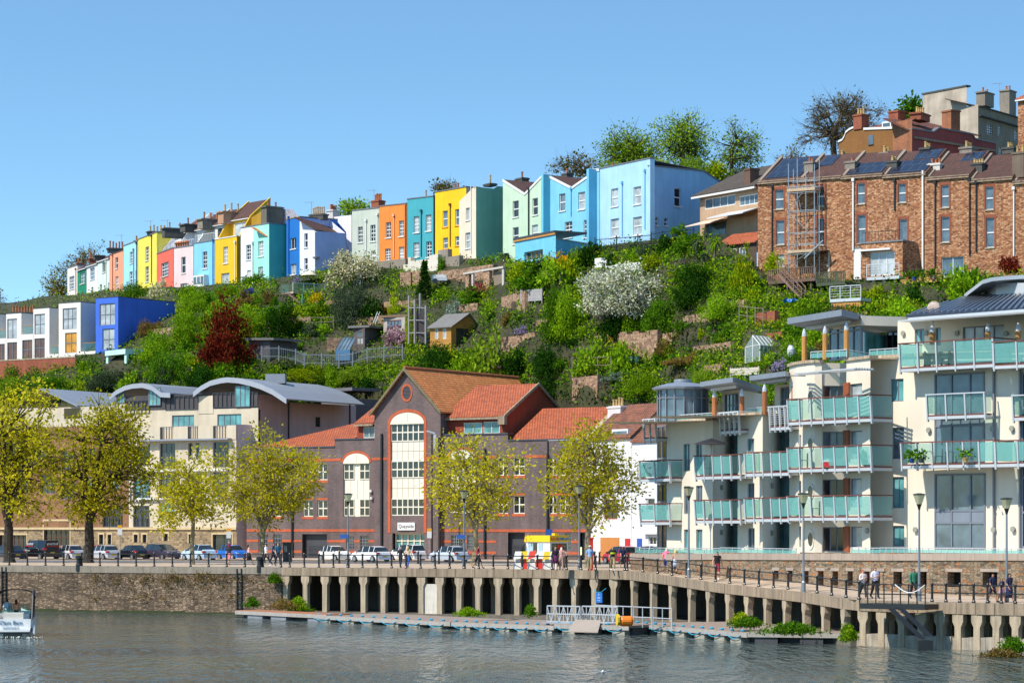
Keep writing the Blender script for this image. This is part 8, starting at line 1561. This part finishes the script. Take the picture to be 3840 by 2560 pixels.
# ---------------------------------------------------------------- people
BN = {}
def figure(kind):
 """joints of a 1.75 m figure facing +x -> (verts, edges, radii, region of each edge)"""
 V,E_,Rr,G = [],[],[],[]
 def v(p,r): V.append(Vector(p));Rr.append(r);return len(V) - 1
 def e(a,b,g): E_.append((a,b));G.append(g)
 lean = .02;pel = v((0,0,.95),(.12,.155));wa = v((.0,0,1.1),(.10,.135));ch = v((lean,0,1.3),(.115,.17));nb = v((lean,0,1.45),(.08,.11));nk = v((lean + .01,0,1.52),(.052,.055));hd = v((lean + .03,0,1.62),(.095,.075));tp = v((lean + .02,0,1.71),(.085,.068));no = v((lean + .125,0,1.62),(.018,.016))
 for a,b,g in ((pel,wa,'torso'),(wa,ch,'torso'),(ch,nb,'torso'),(nb,nk,'neck'),(nk,hd,'head'),(hd,tp,'head'),(hd,no,'head')): e(a,b,g)
 for s_ in (-1,1):
  sw = {'walk': .34 * s_,'step': .22 * s_,'stand': .05 * s_,'eat': .2 * s_}[kind];bend = kind == 'eat'
  hp = v((0,s_ * .09,.9),(.095,.095));kn = v((sw * .6 + .03,s_ * .1,.5),(.062,.062));an = v((sw - (.12 if sw < -.1 else 0),s_ * .1,.1 + (.06 if sw < -.1 else 0)),(.04,.04));to = v((sw + .15,s_ * .115,.035),(.03,.042))
  e(pel,hp,'hip');e(hp,kn,'thigh');e(kn,an,'shin');e(an,to,'foot')
  sh = v((lean,s_ * .18,1.41),(.062,.062));el = v((-sw * .35 - .02,s_ * .25,1.13),(.043,.043));hw = Vector((-sw * .8 + .08,s_ * .27,.9)) if not bend else Vector((.22,s_ * .1,1.22));wr = v(hw,(.03,.026));d = (hw - V[el]).normalized();pm = v(hw + d * .075,(.02,.036))
  e(nb,sh,'torso');e(sh,el,'upper');e(el,wr,'fore');e(wr,pm,'hand')
  for k in range(4): f = v(hw + d * (.13 + .012 * (1.5 - abs(k - 1.5))) + Vector((.018 * (k - 1.5) * 1.2,-s_ * .012,0)),(.009,.009));f2 = v(V[f] + d * .035 + Vector((.012,-s_ * .012,0)),(.008,.008));e(pm,f,'hand');e(f,f2,'hand')
  th_ = v(hw + d * .07 + Vector((.05,-s_ * .015,0)),(.01,.01));e(wr,th_,'hand')
 return V,E_,Rr,G
def bake(kind):
 V,E_,Rr,G = figure(kind);me = bpy.data.meshes.new('fig');me.from_pydata(V,E_,[]);o = bpy.data.objects.new('fig',me);COL.objects.link(o);sk_ = o.modifiers.new('s','SKIN');sd_ = o.modifiers.new('d','SUBSURF');sd_.levels = 1;sv = me.skin_vertices[0].data
 for i,r in enumerate(Rr): sv[i].radius = r
 for i in range(len(V)): sv[i].use_root = i == 0
 m = bpy.data.meshes.new_from_object(o.evaluated_get(bpy.context.evaluated_depsgraph_get()));bpy.data.objects.remove(o)
 co = np.array([v.co for v in m.vertices]);nr = np.array([v.normal for v in m.vertices]);fs = [tuple(p.vertices) for p in m.polygons];fc = np.array([co[list(f)].mean(0) for f in fs]);best = np.full(len(fs),1e9);reg = np.zeros(len(fs),'i')
 for i,(a,b) in enumerate(E_):
  A,B = np.array(V[a]),np.array(V[b]);t = np.clip(((fc - A) @ (B - A)) / max(((B - A) ** 2).sum(),1e-9),0,1);dd = np.linalg.norm(fc - A - t[:,None] * (B - A),axis=1) - (Rr[a][0] + Rr[b][0]) * .5;k = dd < best;best[k] = dd[k];reg[k] = i
 return co,nr,fs,[G[i] for i in reg],fc
FIG = {k: bake(k) for k in ('walk','step','stand','eat')};GCACHE = {}
def garment(kind,nm,cond,off):
 if (kind,nm) not in GCACHE:
  co,nr,fs,rg,fc = FIG[kind];me = bpy.data.meshes.new(nm);sel = [f for f,g,c in zip(fs,rg,fc) if cond(g,c)];ids = sorted({i for f in sel for i in f});mp = {j: i for i,j in enumerate(ids)};me.from_pydata([tuple(co[i] + nr[i] * off) for i in ids],[],[tuple(mp[i] for i in f) for f in sel]);me.polygons.foreach_set('use_smooth',[True] * len(sel));me.materials.append(SKIN[0]);GCACHE[(kind,nm)] = me
 return GCACHE[(kind,nm)]
SKIN = [mat('skin_light',(.55,.30,.20),.6,.05),mat('skin_tan',(.40,.20,.12),.6,.05)]
COND = {'body': lambda g,c: True,'tank_top': lambda g,c: g == 'torso' and c[2] < 1.45,'t_shirt': lambda g,c: g == 'torso' or (g == 'upper' and c[2] > 1.2),'shirt': lambda g,c: g in ('torso','upper','fore'),'trousers': lambda g,c: g in ('hip','thigh','shin') or (g == 'torso' and c[2] < .98),'shorts': lambda g,c: g in ('hip',) or (g == 'thigh' and c[2] > .52) or (g == 'torso' and c[2] < .98),'shoes': lambda g,c: g == 'foot','hair': lambda g,c: g == 'head' and (c[2] > 1.675 or c[0] < .01)}
def cloth(h): return mat('cloth_' + h[1:],lin(h),.85,.12,3) if isinstance(h,str) else h
def person(label,px,py,hpx,pose,face,top,topc,bot,botc,hair='#3A2618',shoe='#2A2A2E',skin=0,longhair=False,extra=None,pos=None,group=None):
 p = pos or (ground_at(px,py));H = (hpx / FP * p.y) / 1.74;t = thing('person',label,'person',p,group,R(face),H);WL[t] = Vector((0,0,0))
 def put(nm,m,off=.014): me = garment(pose,nm,COND[nm],off);o = bpy.data.objects.new(nm,me);COL.objects.link(o);o.parent = t;o.material_slots[0].link = 'OBJECT';o.material_slots[0].material = m
 put('body',SKIN[skin],0);put('hair',cloth(hair),.022);put('shoes',cloth(shoe),.012)
 if top: put(top,cloth(topc),.02 if top != 'shirt' else .024)
 if bot in ('trousers','shorts'): put(bot,cloth(botc),.022)
 else:
  m = MB();z0 = {'dress': .52,'skirt': .45,'long_dress': .3}[bot];m.lathe((0,0,0),[(.17,1.08),(.2,.95),(.24,.75),(.27,z0)],14,sx=.85,sy=.95);m.build(bot,cloth(botc),t,True,True)
 if longhair: m = MB();m.lathe((-.06,0,0),[(.05,1.38),(.1,1.5),(.1,1.66),(.05,1.75)],10);m.build('long_hair',cloth(hair),t,True,True)
 m = MB()
 for s_ in (-1,1): m.lathe((.115,s_ * .034,1.635),[(.004,0),(.011,.008),(.004,.016)],6)
 m.build('eyes',BLACKM,t,True)
 if extra == 'cap': m = MB();m.lathe((.02,0,0),[(.115,1.69),(.12,1.71),(.09,1.77),(.03,1.79)],12);m.box(.1,.22,-.07,.07,1.69,1.705);m.build('cap',cloth('#C8C4B8'),t,True)
 if extra == 'stripe': m = MB();m.lathe((.01,0,0),[(.215,1.2),(.22,1.22),(.22,1.3),(.215,1.32)],14,sx=.75);m.build('stripe',cloth('#B8D020'),t,True)
 return t
TO,AW = 100,-80       # heading: TO faces away from the water side viewer's left, AW towards the viewer
person('man in pink shorts carrying a child on his shoulders',859,2118,78,'step',60,'t_shirt','#1C1E2A','shorts','#D88088',shoe='#B09078');c = ground_at(859,2118);person('small child in purple with a sunhat riding on a man\'s shoulders',859,2118,44,'stand',60,'shirt','#6A2048','trousers','#6A2048',hair='#C8A070',pos=c + Vector((0,-.02,.98)))
person('woman in pink top and black skirt carrying a pink bag beside the blue car',933,2117,76,'walk',0,'tank_top','#E8B0A8','skirt','#15151A',longhair=True);m = MB();person('young man in white tee and dark jeans striding by the mooring bollard',999,2122,84,'walk',160,'t_shirt','#E4E2EC','trousers','#1E2436',hair='#5A2C18',shoe='#D8D8DC')
person('man in navy partly hidden behind the man in the checked shirt',1024,2112,76,'step',0,'t_shirt','#1C2440','trousers','#15182A');person('man in teal checked shirt and navy trousers near the ticket machine',1042,2121,87,'step',-60,'t_shirt','#2A6080','trousers','#1A2440',hair='#6A4020')
person('man in black top and dark trousers walking in front of the white people carrier',1502,2128,80,'step',70,'t_shirt','#15151C','trousers','#151A2C',hair='#8A8078');person('fair haired woman in beige top and blue jeans beside a man in black',1530,2128,81,'step',70,'t_shirt','#C8B498','trousers','#2A5AA8',hair='#C8A868',longhair=True,shoe='#E0E0E0');person('man in crimson tee and black shorts walking past the pale tree trunk',1792,2131,87,'walk',0,'t_shirt','#A01830','shorts','#141418',hair='#241812')
person('elderly woman in purple dress and black cardigan by the ice cream van',2083,2137,87,'step',-90,'shirt','#241A30','dress','#5A1E50',hair='#D8C89A');person('elderly woman in dusty pink outfit by the ice cream van',2105,2137,87,'stand',90,'t_shirt','#C89890','trousers','#B8988A',hair='#E0D8C0');person('man in pale blue shirt with orange shoulder bag behind the red post',2212,2138,92,'stand',-90,'t_shirt','#8CB0DC','trousers','#A89878',hair='#C8C8C0',extra='cap')
person('customer in pale top reaching up to the ice cream hatch',1990,2118,74,'eat',60,'t_shirt','#C09070','trousers','#46382E',hair='#4A1C10',pos=edgept(1990,6));person('man in cap and black top with a lime stripe walking towards the water',2298,2139,91,'step',-90,'t_shirt','#15161C','trousers','#A8926C',hair='#888078',shoe='#E0D8C8',extra='stripe');person('man in navy shirt and shorts beside the red car',2337,2131,84,'walk',110,'t_shirt','#1A2448','shorts','#1C2440',hair='#4A2C1C',shoe='#D8D0C8')
person('man in pink tee and blue shorts seen from behind on the ramp',2499,2144,96,'step',80,'t_shirt','#E87C98','shorts','#2C4488',hair='#C8C0B8',shoe='#E4D8D0');person('blonde woman in pale blue off-shoulder dress on the ramp',2533,2144,90,'step',80,None,None,'dress','#A8B4D0',hair='#E0BC70',longhair=True);GCN = None;person('man in black tank top and maroon shorts walking down the ramp',2690,2173,108,'walk',-100,'tank_top','#121216','shorts','#8A2038',hair='#2A1812',shoe='#E8E0D8')
person('ginger haired woman in white top eating as she walks',3236,2243,108,'eat',-70,'shirt','#D8C8C4','trousers','#1E2A30',hair='#B04818',longhair=True,shoe='#C8A890');person('man in white tee and dark trousers holding food to his mouth',3281,2243,118,'eat',-70,'t_shirt','#D4D4EC','trousers','#15161E',hair='#2A1A12');person('man in green jacket over black near the lamp and landing stage',3426,2243,113,'step',-80,'shirt','#2C7058','trousers','#15161E',hair='#2A1A12',skin=1)
person('man in black floral shirt and shorts',3722,2258,110,'step',-60,'t_shirt','#1C2444','shorts','#1A1C34',hair='#181414',skin=1);person('child in pink and grey walking between two adults in floral clothes',3756,2258,92,'step',-60,'t_shirt','#3A3050','dress','#B888A0',hair='#3A2018',skin=1);person('woman in long dark floral dress',3785,2258,108,'step',-60,'t_shirt','#1E2248','long_dress','#20244C',hair='#181210',skin=1,longhair=True)
# ---------------------------------------------------------------- pontoons, gangway, landing stage
DECKW = mat('pontoon_boards',(.27,.205,.165),.9,.25,1.5,.2);FLOAT = mat('stained_float',(.36,.34,.28),.85,.3,2);DKF = mat('dark_float',(.05,.055,.06),.7,.2);ROPE = mat('blue_rope',(.02,.30,.48),.7,.1)
PE = [(880,204),(1290,192),(1690,181),(2080,174),(2360,170.5),(2372,175),(2480,167.5),(2640,162.6),(2805,158.8),(3160,157.2)]
def pontoon(label,p0,p1,zt,wd,nf,mm=DECKW,fm=FLOAT,rope=True):
 F = Fac(p0,tab(PE,p0),p1,tab(PE,p1));t = thing('pontoon',label,'pontoon',F.w(F.L / 2,0),'floating pontoons');m = MB();m.bf(F,0,F.L,zt - .16,zt,-wd,0);m.build('deck',mm,t);m = MB();m.bf(F,-.03,F.L + .03,zt - .3,zt - .03,.002,.07);m.build('edge_beam',mat('pale_edge_beam',(.36,.33,.30),.8,.2,2),t);w = F.L / (nf * 2)
 for k in range(nf): m = MB();u = w * (2 * k + rnd.uniform(.2,.8));m.bf(F,u,u + w * 1.0,-.25,zt - .17,-wd + .1,-.02);m.build('float',fm,t)
 m = MB();m.bf(F,.1,F.L - .1,-.2,zt - .18,-wd + .3,-.6);m.build('underside',DKF,t)
 if rope:
  m = MB()
  for k in range(nf):
   u = w * (2 * k + .1);m.tube([F.w(u + w * 1.4 * i / 6,zt - .2 - .22 * math.sin(math.pi * i / 6),.1) for i in range(7)],.03,4)
   for q in (u,u + w): m.lathe(F.w(q,zt,-.3),[(.1,0),(.13,.08),(.05,.14)],6)
  m.build('rope',ROPE,t)
 return t,F
pontoon('dark ended rusty topped pontoon at the foot of the quay wall',885,1225,.55,2.2,3,mat('rust_boards',(.34,.13,.06),.9,.2,2),mat('grey_float',(.22,.24,.27),.8,.2),False);pontoon('weathered pontoon with blue ropes beside the first deck columns',1180,1690,.48,6,6);pontoon('orange edged pontoon with sagging blue ropes before the gangway',1695,2078,.48,7,5)
pg,PGF = pontoon('pontoon carrying the aluminium gangway',2082,2358,.6,5,3);pontoon('long weathered pontoon right of the gangway',2372,2803,.62,8,6);pontoon('black sided pontoon at the right end of the row',2806,3150,.66,8,2,DECKW,DKF,False)
t = thing('gangway','aluminium gangway with trussed sides and a ramp plate','gangway',PGF.w(2,.6));ALU = mat('aluminium',(.55,.56,.57),.4,.1,metal=.4)
for a,b,o in ((2022,2146,-.9),(2133,2266,-1.5)):
 m = MB();u0,u1 = PGF.u(a),PGF.u(b);z0,z1 = .68,1.72
 for z in (z0,(z0 + z1) / 2,z1): m.tube([PGF.w(u0,z,o),PGF.w(u1,z,o)],.05,5)
 n = 8
 for k in range(n + 1): u = lerp(u0,u1,k / n);m.tube([PGF.w(u,z0,o),PGF.w(u,z1,o)],.035,4);k < n and m.tube([PGF.w(u,z0 if k % 2 else z1,o),PGF.w(lerp(u0,u1,(k + 1) / n),z1 if k % 2 else z0,o)],.035,4)
 m.build('truss_side',ALU,t)
m = MB();a,b = PGF.u(2150),PGF.u(2262);m.slab([PGF.w(a,.85,-.2),PGF.w(b - .3,.85,-.2),PGF.w(b + .2,.12,.9),PGF.w(a + .2,.12,.9)],(0,0,.05));m.build('ramp_plate',mat('ribbed_ramp',(.30,.25,.21),.7,.1),t);m = MB();m.bf(PGF,PGF.u(2022),b,.6,.68,-1.5,-.2);m.build('floor',GREYM,t)
t = thing('guard_rail','grey tubular guard rails along the ledge behind the gangway','railing',P(2380,2330,174));F = Fac(2230,176,2522,168.5)
for k in range(4): m = MB();u0,u1 = F.L * k / 4 + .08,F.L * (k + 1) / 4 - .08;m.tube([F.w(u0,.45,0),F.w(u0,1.75,0),F.w(u1,1.75,0),F.w(u1,.45,0)],.05,5);m.tube([F.w(u0,1.1,0),F.w(u1,1.1,0)],.04,5);m.tube([F.w((u0 + u1) / 2,.45,0),F.w((u0 + u1) / 2,1.75,0)],.035,5);m.build('panel',ALU,t)
p = Vector(Fac(2290,168.5,2345,167).w(0,.62,-.6));ORG = mat('buoy_orange',(.80,.20,.01),.5,.08);sol('buoy','fat orange plastic buoy lying on the pontoon by the gangway','buoy',p,[('body',ORG,lambda b: b.tube([p + Vector((.05,0,.32)),p + Vector((.2,.02,.33)),p + Vector((.75,.1,.33)),p + Vector((.9,.12,.33))],[.26,.33,.33,.24],14)),('end_plate',YEL,lambda b: b.tube([p + Vector((-.12,-.04,.42)),p + Vector((.0,-.02,.42))],[.4,.38],8))])
F = Fac(2249,193,2273,192.2);t = thing('hanging_sign','blue water sign hung on blue rope between deck columns','sign',F.p(2260,2258));m = MB();m.bf(F,0,F.L,F.z(2260,2258),F.z(2260,2218),.3,.34);m.build('board',mat('sign_blue',(.02,.16,.55),.5,.05),t);m = MB();m.tube([F.p(2244,2208,.4),F.p(2252,2219,.35),F.p(2270,2219,.35),F.p(2290,2205,.4)],.03,5);m.build('rope',ROPE,t);text('A',F,F.L / 2,F.z(2260,2228),.345,.24,W_,t);text('LANDING',F,F.L / 2,F.z(2260,2240),.345,.1,W_,t);text('STAGE',F,F.L / 2,F.z(2260,2250),.345,.11,W_,t)
t = thing('landing_stage','black steel landing stage on raking struts projecting from the deck','landing stage',P(3350,2260,150.5));F = Fac(3222,152.2,3468,149.6);z = 2.55;m = MB();m.bf(F,0,F.L,z - .3,z,-1.6,0);m.build('platform',BLACKM,t)
for a,b in (((3330,2280),(3450,2395)),((3368,2280),(3478,2385))): m = MB();m.slab([P(*a,150.4),P(*b,149.6),P(*b,149.6) + Vector((.35,0,0)),P(*a,150.4) + Vector((.35,0,0))],(0,.3,0));m.build('strut',BLACKM,t)
m = MB();q = P(3465,2400,149.5);m.box(q.x - .35,q.x + .45,q.y - .3,q.y + .3,-.5,.55);m.build('pile',BLACKM,t);m = MB()
for k in range(9): u = F.L * k / 8;m.tube([F.w(u,z,-.05),F.w(u,z + 1.1,-.05)],.04,5)
for h in (.55,1.1): m.tube([F.w(0,z + h,-.05),F.w(F.L,z + h,-.05)],.035,5)
m.build('railing',BLACKM,t);m = MB();m.tube([F.w(F.L * f,z + 1.1 - .45 * math.sin(math.pi * (f - .55) / .45),.0) for f in np.linspace(.55,1,8)],.035,5);m.build('white_rope',W_,t)
# ---------------------------------------------------------------- motor boat and gull
BP = Vector((*xy(60,170),0));t = thing('motor_boat','white motor boat with a black canopy and blue name on its transom','boat',BP,None,R(97),1.12);WL[t] = Vector((0,0,0));NAVY = mat('navy_gelcoat',(.01,.02,.09),.2,.03);GEL = mat('white_gelcoat',(.74,.74,.74),.2,.03)
sec = [(-2.6,.98,1.02,-.1),(-2.2,1.08,1.05,-.2),(0,1.15,1.12,-.25),(1.6,.9,1.25,-.1),(2.6,.35,1.4,.3),(3.0,.03,1.5,.9)];b,n_ = MB(),MB()
rg = [[Vector((x,s_ * w * k,lerp(lo,hi,f))) for s_,k,f in ((-1,1,1),(-1,.98,.55),(-1,.93,.4),(-1,.55,0),(1,.55,0),(1,.93,.4),(1,.98,.55),(1,1,1))] for x,w,hi,lo in sec]
for r0,r1 in zip(rg,rg[1:]):
 for k in range(7): (n_ if k in (1,5) else b).quad(r0[k],r0[k + 1],r1[k + 1],r1[k])
b.poly(rg[0]);b.build('hull',GEL,t,True);n_.build('navy_stripe',NAVY,t,True)
vb('swim_platform',GEL,lambda b: b.box(-3.2,-2.55,-.95,.95,.32,.42),t);vb('deck',GEL,lambda b: (b.box(-2.55,-1.6,-.95,.95,.6,.95),b.box(.6,2.2,-.7,.7,.9,1.35)),t);vb('sun_pad',mat('cream_vinyl',(.66,.62,.54),.6,.08),lambda b: b.box(-2.4,-1.5,-.55,.55,.95,1.35),t);vb('windscreen',CLEAR,lambda b: b.slab([(.3,-.9,1.2),(.3,.9,1.2),(.9,.6,1.75),(.9,-.6,1.75)],(.03,0,0)),t)
CP = [(-1.1,2.1),(-1.02,2.38),(-.8,2.52),(-.4,2.6),(.4,2.6),(.8,2.52),(1.02,2.38),(1.1,2.1)]
vb('canopy',mat('black_canvas',(.008,.008,.01),.9,.1,spec=.1),lambda b: ([b.slab([(-1.0,a[0],a[1]),(-1.0,c[0],c[1]),(1.2,c[0] * .95,c[1] - .05),(1.2,a[0] * .95,a[1] - .05)],(0,0,.05)) for a,c in zip(CP,CP[1:])],[b.slab([(-2.35,s_ * 1.04,1.02),(-2.1,s_ * 1.04,1.0),(-.6,s_ * 1.08,2.2),(-1.05,s_ * 1.08,2.35)],(0,s_ * .03,0)) for s_ in (-1,1)]),t)
vb('transom_stripe',NAVY,lambda b: b.box(-2.64,-2.605,-.9,.9,.2,.42),t)
for y in (-1.03,1.03): vb('canopy_frame',BLACKM,lambda b: (b.tube([(-2.3,y,1.0),(-1.2,y,2.3),(-.9,y,2.6)],.06,6),b.tube([(-.2,y,1.1),(.4,y,2.5)],.03,5)),t)
for y in (-1.15,1.1): vb('fender',mat('fender_white',(.6,.6,.58),.5,.05),lambda b: b.tube([(-2.5,y,.1),(-2.45,y,.2),(-2.4,y,.6),(-2.38,y,.7)],[.06,.11,.11,.05],8),t)
vb('outdrive_recess',BLACKM,lambda b: b.box(-3.15,-2.62,-.5,.5,-.05,.3),t);BNm = mat('name_blue',(.02,.14,.24),.5,0)
RB.w = lambda u,z,o: (-2.63,.12,z);text('Clam Bam',RB,0,.80,0,.31,BNm,t);RB.w = lambda u,z,o: (-2.63,.12,z);text('JACKSONVILLE, FL',RB,0,.52,0,.11,BNm,t)
person('man in pale grey shirt standing at the helm of the motor boat',17,0,100,'stand',97,'t_shirt','#C4CADC','trousers','#1C2030',hair='#6A4A38',pos=BP + Vector((-.72,.9,.6)));person('woman in peach top standing beside the helmsman on the boat',51,0,95,'stand',97,'shirt','#E0A078','trousers','#141418',hair='#6A2C18',pos=BP + Vector((-.12,.75,.65)),longhair=True)
q = P(2263,2521,118);t = thing('gull','white gull with outstretched grey wings skimming over the water','gull',q,None,R(-100),1.0);WL[t] = Vector((0,0,0));vb('body',mat('gull_white',(.75,.75,.74),.8,.05),lambda b: b.tube([(-.24,0,-.06),(-.14,0,0),(.05,0,.0),(.15,0,.04),(.2,0,.08),(.27,0,.06)],[.02,.07,.085,.06,.055,.015],9),t)
for s_ in (-1,1): vb('wing',mat('gull_grey',(.42,.43,.46),.8,.1),lambda b: b.slab([(.1,s_ * .05,.03),(.1,s_ * .3,.13),(.02,s_ * .6,.06),(-.04,s_ * .62,.05),(-.06,s_ * .32,.11),(-.1,s_ * .05,.03)],(0,0,.015)),t)
for k in range(3):
 g = np.random.default_rng(k);n = 150;a = g.random(n) ** 1.6;q = np.stack([BP.x - .3 + a * 2.6 + g.normal(size=n) * .2,BP.y - 3.1 - a * 1.5 + g.normal(size=n) * (.15 + .5 * a),.02 + g.random(n) * .05],1)
leafobj('wake_foam',leafverts(q,.06,3),mat('foam',(.62,.63,.58),.9,.1),None,3,kind='stuff')
for i,(px,py,Y,h,lb) in enumerate(((455,920,402,1.6,'over the mint house'),(565,880,378,2.0,'beside the five buff pots of the pale yellow house'),(628,870,372,1.7,'over the coral red house'),(842,840,356,1.8,'next to the golden yellow house stack'),(1168,805,350,1.7,'over the lilac white house'),(1402,770,342,2.0,'on the brick stack of the sage grey house'),(3196,575,300,2.2,'in front of the brown house'),(3748,400,340,3.0,'between the two stacks of the tall grey house'))):
 p = P(px,py,Y);sol('tv_aerial','thin television aerial ' + lb,'aerial',p,[('mast',GREYM,lambda b: b.tube([p,p + Vector((0,0,h))],.03,4)),('boom',GREYM,lambda b: (b.tube([p + Vector((-.9,0,h - .1)),p + Vector((.35,0,h - .05))],.025,4),[b.tube([p + Vector((x,-.2,h - .08)),p + Vector((x,.2,h - .08))],.02,3) for x in (-.8,-.5,-.2,.1)]))],group='television aerials')
